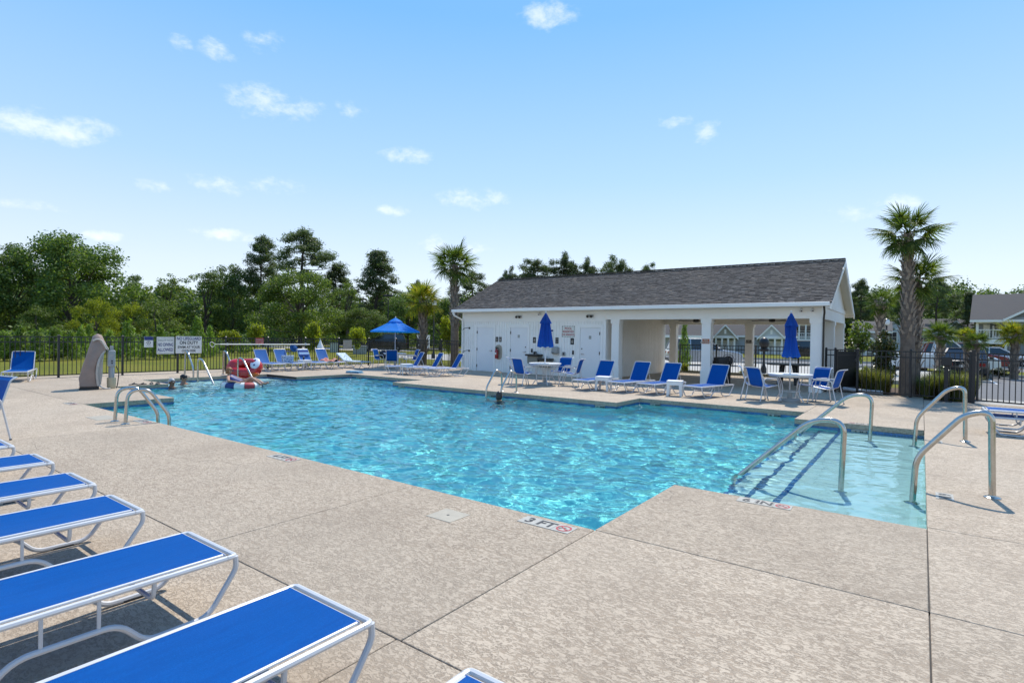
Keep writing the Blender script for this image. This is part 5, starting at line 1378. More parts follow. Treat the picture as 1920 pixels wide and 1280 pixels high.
# near planting at the right
MAG = bush(41, 2.3, 1.5, 'leaf_gloss', (.075, .035), 1500, .18, 34)
T_('magnolia', 'glossy dark leaved magnolia left of the big palm', 'magnolia', MAG, (2.3, 1.5), 1661, 612, 60, 22.5, None)
T_('oak_sapling', 'leafy green young oak at the right end of the pool house', 'tree', bush(42, 3.2, 1.6, 'leaf_mid', (.085, .05), 620, .22, 34), (3.2, 1.6), 1611, 588, 58, 27.5, None)
T_('cypress', 'dark conical tree seen between the pavilion columns', 'tree', sapling(43), (3.0, 1.7), 1283, 606, 30, 32, None)
for px, d, w, top, lab in ((1622, 21.8, 40, 690, 'low dark shrub behind the open gate'), (1650, 23.5, 50, 676, 'reddish dark shrub below the magnolia'), (1770, 27.5, 46, 684, 'dark shrub behind the black pedestal'), (1876, 36, 44, 688, 'round dark shrub on the parking island'), (1283, 28.5, 16, 676, 'small shrub outside the pavilion fence at left'), (1394, 28.0, 14, 693, 'small shrub outside the pavilion fence by the back column')):
    T_('shrub', lab, 'shrub', MAG if d > 30 or px == 1650 else YB[0] if px < 1625 else MAG, (2.3, 1.5) if not px == 1622 else (1.8, 2.2), px, top, w, d, 'shrubs in the planting beds')
def grass_clump(seed, n=520, h=.95):
    rs = np.random.RandomState(seed); vs = []; fs = []
    for i in range(n):
        a = rs.rand() * 6.28; r = .14 * math.sqrt(rs.rand()); out = .15 + .75 * rs.rand(); L = h * (.6 + .5 * rs.rand()); w = .005 + .004 * rs.rand()
        b = Vector((r * math.cos(a), r * math.sin(a), 0)); dirn = Vector((math.cos(a), math.sin(a), 0)); side = Vector((-dirn.y, dirn.x, 0)) * w
        p1 = b + dirn * out * L * .25 + Vector((0, 0, L * .6)); p2 = b + dirn * out * L * .75 + Vector((0, 0, L * (.95 - .35 * out)))
        o = len(vs); vs += [b - side, b + side, p1 - side * .8, p1 + side * .8, p2]
        fs += [(o, o + 1, o + 3, o + 2), (o + 2, o + 3, o + 4)]
    me = bpy.data.meshes.new('blades'); me.from_pydata([tuple(v) for v in vs], [], fs); me.materials.append(M['grass_blade']); me.update(); return me
gcs = [grass_clump(51), grass_clump(52)]
spots = [(-1.3, 21.0), (-.95, 21.5), (-1.05, 20.75), (.12, 20.7), (.35, 21.25), (.6, 20.6), (.9, 21.0), (.85, 20.3), (.2, 21.9), (-1.5, 21.8), (1.15, 21.4), (.62, 22.2)]
for i, (x, y) in enumerate(spots):
    t = thing('ornamental_grass', 'tuft of fine green and straw ornamental grass behind the right fence', 'ornamental grass', (x, y, -.03), i * 1.3, 'ornamental grass tufts behind the right fence')
    inst(gcs[i % 2], 'blades', t, (0, 0, 0), (0, 0, 0), (1.0, 1.0, .8 + .3 * rnd.random()))
# palms
def frond_mesh(seed, mat_, L=.62, pet=.55, n=30, droop=.5):
    rs = np.random.RandomState(seed); vs = []; fs = []
    # petiole along +x, curving down; fan beyond it
    def pt(s): return Vector((s, 0, -.10 * droop * s * s / .55))
    for i in range(5):
        s = pet * i / 4; p = pt(s); w = .016 * (1.3 - s)
        vs += [p + Vector((0, -w, 0)), p + Vector((0, w, 0)), p + Vector((0, 0, -w * 1.2))]
    for i in range(4):
        a, b = 3 * i, 3 * i + 3
        fs += [(a, a + 1, b + 1, b), (a + 1, a + 2, b + 2, b + 1), (a + 2, a, b, b + 2)]
    hub = pt(pet)
    for k in range(n):
        an = (k / (n - 1) - .5) * R(245) + rs.randn() * .03
        l = L * (.62 + .42 * math.cos(an * .62)) * (.9 + .2 * rs.rand()); w = .017
        base = hub + Vector((.10 * math.cos(an * .5), 0, 0)) * (1 - abs(an) / 3)
        d = Vector((math.cos(an), math.sin(an), .12 * math.cos(an) - .18 * abs(math.sin(an)))); sd = Vector((-math.sin(an), math.cos(an), 0)) * w
        fold = Vector((0, 0, .012))
        pr = []
        for j, f in enumerate((.05, .5, .8, 1.0)):
            dz = -droop * .42 * l * f ** 2.6 * (.6 + .8 * rs.rand())
            p = base + d * (l * f) + Vector((0, 0, dz)); ww = (1, .95, .6, .05)[j]
            pr.append((p - sd * ww, p + fold * ww, p + sd * ww))
        o = len(vs)
        for a in pr: vs += list(a)
        for j in range(3):
            a, b = o + 3 * j, o + 3 * j + 3
            fs += [(a, a + 1, b + 1, b), (a + 1, a + 2, b + 2, b + 1)]
    me = bpy.data.meshes.new('frond'); me.from_pydata([tuple(v) for v in vs], [], fs); me.materials.append(M[mat_]); me.update(); return me
FR = {m: [frond_mesh(61 + i, m, droop=(.35, .6, .9)[i]) for i in range(3)] for m in ('palm_leaf', 'palm_gold')}
bt = MB()
bt.add([(-.055, 0, 0), (.055, 0, 0), (.055, .03, 0), (-.055, .03, 0), (-.04, .05, .17), (.04, .05, .17), (.04, .075, .16), (-.04, .075, .16), (-.012, .11, .27), (.022, .11, .25), (.022, .125, .24), (-.012, .125, .26)],
       [(0, 1, 5, 4), (1, 2, 6, 5), (2, 3, 7, 6), (3, 0, 4, 7), (4, 5, 9, 8), (5, 6, 10, 9), (6, 7, 11, 10), (7, 4, 8, 11), (8, 9, 10, 11)])
boot_me = bt.mesh('boot', M['boot'], 0)
def palm(label, loc, h, r0, r1, spread, n_fr, mat_, boots, seed, boot_parts=False, lean=(0, 0), group=None, el_lo=-50):
    rs = np.random.RandomState(seed)
    t = thing('palmetto_palm', label, 'palm tree', (loc[0], loc[1], -.05), 0, group)
    pts = [Vector((lean[0] * (i / 8) ** 1.5, lean[1] * (i / 8) ** 1.5, h * i / 8)) for i in range(9)]
    MB().tube([pts[0] - Vector((0, 0, .1))] + pts, [r0 * 1.2] + [r0 + (r1 - r0) * (i / 8) for i in range(9)], 14).build('trunk', M['palm_bark'], t)
    jb = MB(); k = 0; z = boots[0]
    sc_b = boots[2]
    while z < h - .02:
        f = z / h * 8; i = min(int(f), 7); c = pts[i].lerp(pts[i + 1], f - i); r = r0 + (r1 - r0) * z / h
        a = k * 2.39996 + rs.randn() * .12
        pos = c + Vector((math.cos(a), math.sin(a), 0)) * r * .93
        tw = rs.randn() * .25
        if boot_parts: inst(boot_me, 'boot', t, pos, (0, tw, a - PI / 2), (sc_b * (.9 + .25 * rs.rand()),) * 3)
        else:
            Mx = Matrix.Translation(pos) @ Matrix.Rotation(a - PI / 2, 4, 'Z') @ Matrix.Rotation(tw, 4, 'Y') @ Matrix.Scale(sc_b * (.9 + .25 * rs.rand()), 4)
            jb.add([Mx @ v.co for v in boot_me.vertices], [tuple(p.vertices) for p in boot_me.polygons])
        k += 1; z += boots[1]
    if not boot_parts and jb.v:
        o = jb.build('boots', M['boot'], t, 0); o['kind'] = 'stuff'
    top = pts[-1]
    for i in range(n_fr):
        f = (i + .5) / n_fr; el = R(82) - (R(82) - R(el_lo)) * f ** .85 + rs.randn() * .12; az = i * 2.39996 + rs.randn() * .15
        s = spread * (.85 + .25 * rs.rand()) * (.8 if f < .12 else 1)
        fr = FR[mat_][0 if f < .35 else (1 if f < .75 else 2)]
        o = inst(fr, 'frond', t, top + Vector((0, 0, .05)), (rs.randn() * .35, -el, az), (s, s, s)); o.rotation_mode = 'XYZ'
    return t
GP = 'palmetto palms around the pool'
palm('tallest palm with a thick criss cross trunk behind the right fence', (-.34, 20.72), 4.98, .225, .10, .84, 30, 'palm_leaf', (1.75, .026, .72), 3, True, (-.06, .1), GP)
palm('shorter palm growing close behind the tallest palm', (-.2, 21.35), 3.6, .19, .10, .80, 24, 'palm_leaf', (.9, .034, .8), 4, True, (.05, .1), GP)
x, y = far(1650, 36); palm('slender palm rising between the pool house gable and tallest palm', (x, y), hz(1650, 566, 36), .2, .15, 0.80, 24, 'palm_leaf', (1.6, .06, 1.2), 5, False, (0, 0), GP)
x, y = far(853, 28.5); palm('tall palm just left of the pool house roof', (x, y), hz(852, 494, 28.5),   .23, .14, 1.05, 28, 'palm_leaf', (2.0, .045, 1.15), 6, False, (-.1, 0), GP)
x, y = far(793, 30.5); palm('shorter yellow green palm between the open umbrella and tall left palm', (x, y), hz(788, 562, 30.5), .22, .17, 1.05, 30, 'palm_gold', (.6, .045, 1.15), 7, False, (0, 0), GP)
x, y = far(1763, 30); palm('squat palm in front of the grey gabled house', (x, y), hz(1761, 628, 30), .15, .13, .62, 24, 'palm_leaf', (.3, .06, .9), 8, False, (0, 0), GP, -20)
x, y = far(1826, 33); palm('squat palm above the red sedan left of the porch house', (x, y), hz(1826, 640, 33), .15, .13, .52, 22, 'palm_leaf', (.3, .06, .9), 9, False, (.1, 0), GP, -30)
x, y = far(1817, 33.4); palm('small palm head behind the squat palm by the porch house', (x, y), hz(1817, 629, 33.4), .13, .11, .44, 18, 'palm_gold', (.3, .06, .9), 12, False, (-.1, 0), GP, -30)
x, y = far(1903, 36); palm('yellow palm in front of the right edge house', (x, y), hz(1904, 628, 36), .17, .14, .72, 30, 'palm_gold', (.3, .06, .95), 10, False, (0, 0), GP, -35)
# ------------------------------------------------------------------ ground, roads, kerbs
def lawn_material():
    m = bpy.data.materials.new('mown_lawn'); m.use_nodes = True; t = m.node_tree; p = t.nodes['Principled BSDF']
    g = t.nodes.new('ShaderNodeNewGeometry'); pos = g.outputs['Position']
    n1 = noise(t, pos, .18, 4, .6); n2 = noise(t, pos, 1.4, 5, .65); n3 = noise(t, pos, 22, 3, .6)
    c = ramp(t, n1, [(.3, (.105, .125, .018)), (.5, (.15, .155, .022)), (.7, (.20, .18, .032))])
    c = mixc(t, mathn(t, 'MULTIPLY', smooth(t, n2, .5, .75), .5), c, (.22, .19, .06))
    c = mixc(t, mathn(t, 'MULTIPLY', smooth(t, n3, .5, .75), .45), c, (.06, .085, .012))
    lk(t, c, p.inputs['Base Color']); p.inputs['Roughness'].default_value = .95; p.inputs['Specular IOR Level'].default_value = .1
    b = t.nodes.new('ShaderNodeBump'); b.inputs['Strength'].default_value = .8; b.inputs['Distance'].default_value = .05
    lk(t, n3, b.inputs['Height']); lk(t, b.outputs[0], p.inputs['Normal']); return m
M['lawn'] = lawn_material()
M['asphalt'] = mat('grey_asphalt', (.13, .13, .135), .9, var=.16, vscale=3, bump=.4, bscale=60, coord='Object', dirt=(.17, .165, .16), dscale=.6)
M['concrete'] = mat('pale_road_concrete', (.40, .38, .345), .85, var=.08, vscale=1.5, dirt=(.34, .32, .29), dscale=.5)
M['mulch'] = mat('bark_mulch', (.085, .05, .03), .95, var=.45, vscale=30, bump=.9, bscale=45)
M['line_paint'] = mat('white_road_paint', (.6, .6, .58), .7, var=.1, vscale=5)
b = MB(); gx = [-700, -20.42, .08, 700]; gy = [-700, 4.13, 14.12, 900]
for i in range(3):
    for j in range(3):
        if i == 1 and j == 1: continue
        b.add([(gx[i], gy[j], -.05), (gx[i + 1], gy[j], -.05), (gx[i + 1], gy[j + 1], -.05), (gx[i], gy[j + 1], -.05)], [(0, 1, 2, 3)])
tag(b.build('ground', M['lawn'], None, 0), kind='structure')
def flat_sheet(name, poly, z, m):
    o = MB().add([(x, y, z) for x, y in poly], [tuple(range(len(poly)))]).build(name, m, None, 0); return tag(o, kind='structure')
flat_sheet('parking_lot', [(1.5, 20.3), (40, 8), (40, 37), (.4, 37), (.4, 23.5)], -.042, M['asphalt'])
flat_sheet('entry_path', [(1.0, 19.58), (6, 17.4), (6, 21.4), (1.5, 21.8)], -.036, M['concrete'])
flat_sheet('planting_bed', [(-2.3, 20.62), (-1.5, 20.36), (-.2, 20.14), (1.0, 19.66), (1.45, 22), (.35, 24.4), (-2.2, 24.8)], -.034, M['mulch'])
flat_sheet('driveway', [(-34, 27.2), (.3, 27.2), (.3, 42.5), (-34, 42.5)], -.041, M['concrete'])
flat_sheet('street', [(-120, 52), (-30, 45.5), (120, 45.5), (120, 51.5), (-30, 51.5), (-120, 58)], -.04, M['asphalt'])
flat_sheet('sidewalk', [(-30, 53.2), (60, 53.2), (60, 54.6), (-30, 54.6)], -.038, M['concrete'])
flat_sheet('back_road', [(-120, 20), (-60, 34), (-42, 36), (-42, 42), (-62, 40), (-120, 28)], -.0405, M['concrete'])
kb = MB()
for a, c in (((.32, 23.5), (.32, 37)), ((.4, 37.08), (40, 37.08)), ((-34, 42.58), (.3, 42.58)), ((-30, 51.6), (60, 51.6)), ((-14, 27.1), (.3, 27.1))):
    kb.bar((a[0], a[1], .0), (c[0], c[1], .0), .15, .2)
tag(kb.build('kerb', M['concrete'], None, 0), kind='structure')
kl = MB()
for x in (2.55, 5.2, 7.9): kl.box(x - .05, x + .05, 30.5, 35.6, -.0379, -.0375)
tag(kl.build('parking_line', M['line_paint'], None, 0), kind='structure')

# ------------------------------------------------------------------ houses in the distance
def siding(name, c):
    m = mat(name, c, .65, var=.05, vscale=.8); t = m.node_tree; p = t.nodes['Principled BSDF']
    tc = t.nodes.new('ShaderNodeTexCoord'); s = t.nodes.new('ShaderNodeSeparateXYZ'); lk(t, tc.outputs['Object'], s.inputs[0])
    f = mathn(t, 'FRACT', mathn(t, 'MULTIPLY', s.outputs[2], 5.5)); b = t.nodes.new('ShaderNodeBump'); b.inputs['Strength'].default_value = 1; b.inputs['Distance'].default_value = .025
    lk(t, f, b.inputs['Height']); lk(t, b.outputs[0], p.inputs['Normal']); return m
M['sid_grey'] = siding('blue_grey_siding', (.38, .42, .47)); M['sid_dark'] = siding('dark_grey_siding', (.21, .225, .245)); M['sid_tan'] = siding('taupe_siding', (.42, .39, .335))
M['sid_pale'] = siding('pale_blue_siding', (.60, .64, .70)); M['sid_olive'] = siding('olive_siding', (.34, .33, .27))
M['far_roof'] = mat('far_grey_shingle', (.072, .066, .064), .9, var=.2, vscale=3)
M['pane'] = mat('dark_window_glass', (.03, .035, .045), .08, spec=.7)
M['garage'] = mat('pale_garage_door', (.45, .52, .58), .5, var=.04, vscale=2)
M['door_white'] = mat('white_house_door', (.7, .7, .72), .45)
def house_frame(label, px, d, base_z=-.06):
    v = brg(px); x, y = far(px, d); rz = math.atan2(-v.x, v.y)       # local +y points away from the viewer
    return thing('house', label, 'house', (x, y, base_z), rz)
def block(t, x0, x1, y0, y1, z1, m): return MB().box(x0, x1, y0, y1, 0, z1).build('wall', m, t, 0)
def roof_x(t, x0, x1, y0, y1, ze, zr, oh=.4, m='far_roof', gm=None):
    """ridge along local x"""
    ym = (y0 + y1) / 2; sl = (zr - ze) / (ym - y0); yo, zo = y0 - oh, ze - oh * sl; y1o = y1 + oh
    r = MB().extr([(x0 - oh, yo, zo), (x0 - oh, ym, zr), (x0 - oh, y1o, zo), (x0 - oh, y1o, zo + .14), (x0 - oh, ym, zr + .16), (x0 - oh, yo, zo + .14)], (x1 - x0 + 2 * oh, 0, 0)).build('roof', M[m], t, 0)
    MB().box(x0 - oh, x1 + oh, yo - .04, yo - .002, zo - .1, zo + .12).build('fascia', M['trim'], r, 0)
    if gm: MB().extr([(x0, y0, ze), (x0, y1, ze), (x0, ym, zr - .02)], (x1 - x0, 0, 0)).build('gable_wall', M[gm], t, 0)
    return r
def roof_y(t, x0, x1, y0, y1, ze, zr, oh=.3, m='far_roof', gm='sid_grey'):
    """ridge along local y: gable faces the viewer"""
    xm = (x0 + x1) / 2; sl = (zr - ze) / (xm - x0); xo, zo = x0 - oh, ze - oh * sl; x1o = x1 + oh
    r = MB().extr([(xo, y0 - oh, zo), (xm, y0 - oh, zr), (x1o, y0 - oh, zo), (x1o, y0 - oh, zo + .14), (xm, y0 - oh, zr + .16), (xo, y0 - oh, zo + .14)][::-1], (0, y1 - y0 + oh, 0)).build('roof', M[m], t, 0)
    for s, xa in ((1, xo), (-1, x1o)): MB().extr([(xa, y0 - oh - .05, zo - .1), (xm, y0 - oh - .05, zr - .1), (xm, y0 - oh - .05, zr + .14), (xa, y0 - oh - .05, zo + .13)], (0, .045, 0)).build('rake_board', M['trim'], r, 0)
    MB().extr([(x0, y0, ze), (x1, y0, ze), (xm, y0, zr - .02)], (0, .3, 0)).build('gable_wall', M[gm], t, 0)
    MB().box(x0 - oh, x1 + oh, y0 - .06, y0 - .002, ze - .16, ze + .04).build('gable_band', M['trim'], t, 0)
    return r
def window(t, x, z, w, h, y=0, mull=True):
    f = MB().box(x - w / 2 - .12, x + w / 2 + .12, y - .06, y - .001, z - h / 2 - .12, z + h / 2 + .14).build('window', M['trim'], t, 0)
    for sx in ((-1, 1) if mull else (0,)):
        for sz in (-1, 1):
            ww = w / 2 - .05 if mull else w
            MB().box(x + sx * w / 4 - ww / 2, x + sx * w / 4 + ww / 2, y - .075, y - .061, z + sz * h / 4 - h / 4 + .03, z + sz * h / 4 + h / 4 - .03).build('pane', M['pane'], f, 0)
def door(t, x, w, h, y=0, m='door_white', nm='door'):
    f = MB().box(x - w / 2 - .12, x + w / 2 + .12, y - .05, y - .001, 0, h + .14).build('door_frame', M['trim'], t, 0)
    dd = MB().box(x - w / 2, x + w / 2, y - .07, y - .051, .03, h).build(nm, M[m], t, 0); return dd
def porch(t, x0, x1, y0, y1, levels, n, rail=True):
    """levels: list of (floor z, ceiling z)"""
    for (za, zb) in levels:
        for i in range(n):
            x = x0 + .1 + (x1 - x0 - .2) * i / (n - 1); MB().box(x - .1, x + .1, y0, y0 + .2, za, zb).build('column', M['trim'], t, 0)
        MB().box(x0, x1, y0 - .02, y1, zb, zb + .3).build('porch_beam', M['trim'], t, 0)
        if rail and za > .5:
            rl = MB().box(x0, x1, y0 + .06, y0 + .12, za + .85, za + .93).box(x0, x1, y0 + .06, y0 + .12, za + .08, za + .14).build('railing', M['trim'], t, 0)
            k = x0 + .15
            while k < x1: MB().box(k - .025, k + .025, y0 + .065, y0 + .115, za + .14, za + .85).build('baluster', M['trim'], rl, 0); k += .22
def ux(px, pxm, d): return (px - pxm) * depth_of(pxm, d) / 1041.59
# right edge house with the two storey porch
d, pm = 70, 1888; t = house_frame('dark grey house at the right edge with two storey white porch', pm, d)
Z = lambda row, px=1888, dd=70: hz(px, row, dd) + .06
x0, xg = ux(1843, pm, d), 0.0
ze, zr = Z(598), Z(556)
block(t, x0, xg + 9, 2.4, 9, ze, M['sid_dark']); block(t, xg + .1, xg + 9, -.3, 2.398, ze - .02, M['sid_dark'])
roof_x(t, x0 - .1, xg + 9, -.1, 9, ze, zr + .4, .35)
roof_y(t, xg, xg + 8, -.3, 4.4, ze, Z(556) + .3, .3, gm='sid_dark')
porch(t, x0, xg + .05, 0, 2.4, [(0, Z(645)), (Z(636), ze - .35)], 2)
MB().box(x0, xg, .01, 2.39, Z(641), Z(636)).build('porch_floor', M['trim'], t, 0)
MB().box(x0 + .5, x0 + 1.0, 2.3, 2.39, Z(634), ze - .4).box(x0 + .5, x0 + 1.0, 2.3, 2.39, 0, Z(646)).build('shutter', M['soffit'], t, 0)
window(t, x0 + 1.7, (Z(634) + ze) / 2 - .1, .8, 1.2, 2.4); window(t, x0 + 1.7, Z(660), .8, 1.1, 2.4)
for zz in (ze - .45, Z(646)):
    f = MB().lathe([(.12, -.12), (.14, 0)], (0, 0, 0), 8).build('porch_fan', M['bronze'], t, loc=(x0 + 1.3, 1.2, zz))
    for k in range(4): MB().box(.1, .75, -.08, .08, -.06, -.04).build('blade', M['bronze'], f, 0).rotation_euler.z = k * PI / 2
# blue grey gabled house
d, pm = 95, 1762; t = house_frame('blue grey house with white window and steep porch gable behind the squat palm', pm, d)
Z = lambda row: hz(1762, row, 95) + .06
xa, xb, xc, xd, xe = [ux(p, pm, d) for p in (1716, 1770, 1772, 1799, 1828)]
block(t, xa, xb, 0, 8, Z(617), M['sid_grey']); roof_x(t, xa, xe, 0, 8, Z(617), Z(598), .3)
block(t, xb + .01, xe, 1.6, 8, Z(624), M['sid_tan'])
window(t, ux(1738, pm, d), Z(631), 1.5, 1.7); door(t, ux(1734, pm, d), 3.2, Z(651), 0, 'garage', 'garage_door')
MB().box(ux(1728, pm, d), ux(1748, pm, d), -.2, -.001, Z(643), Z(641)).build('window_ledge', M['trim'], t, 0)
roof_y(t, xc, xd, -.6, 4, Z(620), Z(601), .25, gm='sid_grey')
porch(t, xc, xd, -.6, 1.6, [(0, Z(645)), (Z(642), Z(621))], 4)
for k in (1778, 1786, 1794):
    window(t, ux(k, pm, d), Z(631), .7, 1.4, 1.6, False)
door(t, ux(1784, pm, d), .9, Z(648), 1.6); door(t, ux(1791, pm, d), .9, Z(648), 1.6)
MB().box(ux(1800, pm, d), xe, 1.45, 1.599, Z(646), Z(644)).build('band', M['trim'], t, 0)
# pale gable house and hip roofed cottage
d, pm = 110, 1690; t = house_frame('pale blue gable end partly hidden by the big palm trunk', pm, d)
Z = lambda row: hz(1690, row, 110) + .06
block(t, ux(1658, pm, d), ux(1716, pm, d), 0, 9, Z(616), M['sid_pale']); roof_y(t, ux(1658, pm, d), ux(1716, pm, d), 0, 9, Z(616), Z(597), .4, gm='sid_pale')
window(t, ux(1676, pm, d), Z(632), 1.2, 1.6)
d, pm = 80, 1632; t = house_frame('taupe cottage with grey roof behind the young oak and magnolia', pm, d)
Z = lambda row: hz(1632, row, 80) + .06
block(t, ux(1606, pm, d), ux(1662, pm, d), 0, 7, Z(621), M['sid_tan']); roof_x(t, ux(1606, pm, d), ux(1662, pm, d), 0, 7, Z(621), Z(603), .3, gm='sid_tan')
roof_y(t, ux(1611, pm, d), ux(1642, pm, d), -1.0, 2, Z(640), Z(630), .2, gm='sid_tan'); door(t, ux(1619, pm, d), .9, 2.0); window(t, ux(1632, pm, d), Z(650), .9, 1.2)
porch(t, ux(1612, pm, d), ux(1641, pm, d), -1.0, 0, [(0, Z(641))], 3, False)
# cottages seen through the pavilion
d, pm = 74, 1400; t = house_frame('grey cottage row with two steep white trimmed gables seen through the pavilion', pm, d)
Z = lambda row: hz(1400, row, 74) + .06
block(t, ux(1334, pm, d), ux(1482, pm, d), 1.5, 9, Z(628), M['sid_grey']); roof_x(t, ux(1334, pm, d), ux(1482, pm, d), 1.5, 9, Z(628), Z(596), .3)
for g0, g1, nm in ((1343, 1382, 0), (1421, 1463, 1)):
    xl, xr = ux(g0, pm, d), ux(g1, pm, d)
    roof_y(t, xl, xr, 0, 5, Z(632), Z(610), .25, gm='sid_tan' if nm == 0 else 'sid_pale')
    porch(t, xl + .1, xr - .1, 0, 1.5, [(0, Z(634.5))], 4, False)
    w = xr - xl
    for k in (.25, .5, .76): door(t, xl + w * k, .72, Z(641), 1.5)
    MB().box((xl + xr) / 2 - .12, (xl + xr) / 2 + .12, -.05, -.001, Z(626), Z(618)).build('gable_vent', M['trim'], t, 0)
MB().box(ux(1334, pm, d), ux(1339, pm, d), .9, 1.49, 0, Z(634)).build('red_shutter', mat('maroon_paint', (.10, .02, .018), .6), t, 0)
d, pm = 66, 1290; t = house_frame('olive walled house glimpsed beside the beadboard wall', pm, d)
Z = lambda row: hz(1290, row, 66) + .06
block(t, ux(1225, pm, d), ux(1331, pm, d), 0, 9, Z(629.5), M['sid_olive']); roof_x(t, ux(1225, pm, d), ux(1331, pm, d), 0, 9, Z(629.5), Z(590), .25)
MB().box(ux(1225, pm, d), ux(1331, pm, d), -.3, -.29, Z(630.5), Z(628.5)).build('gutter', M['trim'], t, 0)
d, pm = 92, 1515; t = house_frame('white two storey balcony house seen right of the closed umbrella', pm, d)
Z = lambda row: hz(1515, row, 92) + .06
block(t, ux(1478, pm, d), ux(1560, pm, d), 2, 10, Z(600), M['sid_olive']); roof_x(t, ux(1478, pm, d), ux(1560, pm, d), 0, 10, Z(600), Z(580), .3)
porch(t, ux(1488, pm, d), ux(1556, pm, d), 0, 2, [(0, Z(640)), (Z(636), Z(603))], 7)
MB().box(ux(1488, pm, d), ux(1556, pm, d), .01, 1.99, Z(639), Z(636)).build('balcony_floor', M['trim'], t, 0)
for k in (1494, 1505, 1516, 1527, 1538, 1549):
    window(t, ux(k, pm, d), Z(620), .8, 1.6, 2, False); door(t, ux(k, pm, d), .9, Z(645), 2)
d, pm = 90, 512; t = house_frame('pale house wall glimpsed between trunks beyond the left wood', pm, d)
block(t, -3, 3, 0, 6, 3.2, M['sid_tan']); roof_x(t, -3, 3, 0, 6, 3.2, 5.0, .3, gm='sid_tan')
window(t, 0, 1.9, 1, 1.2)

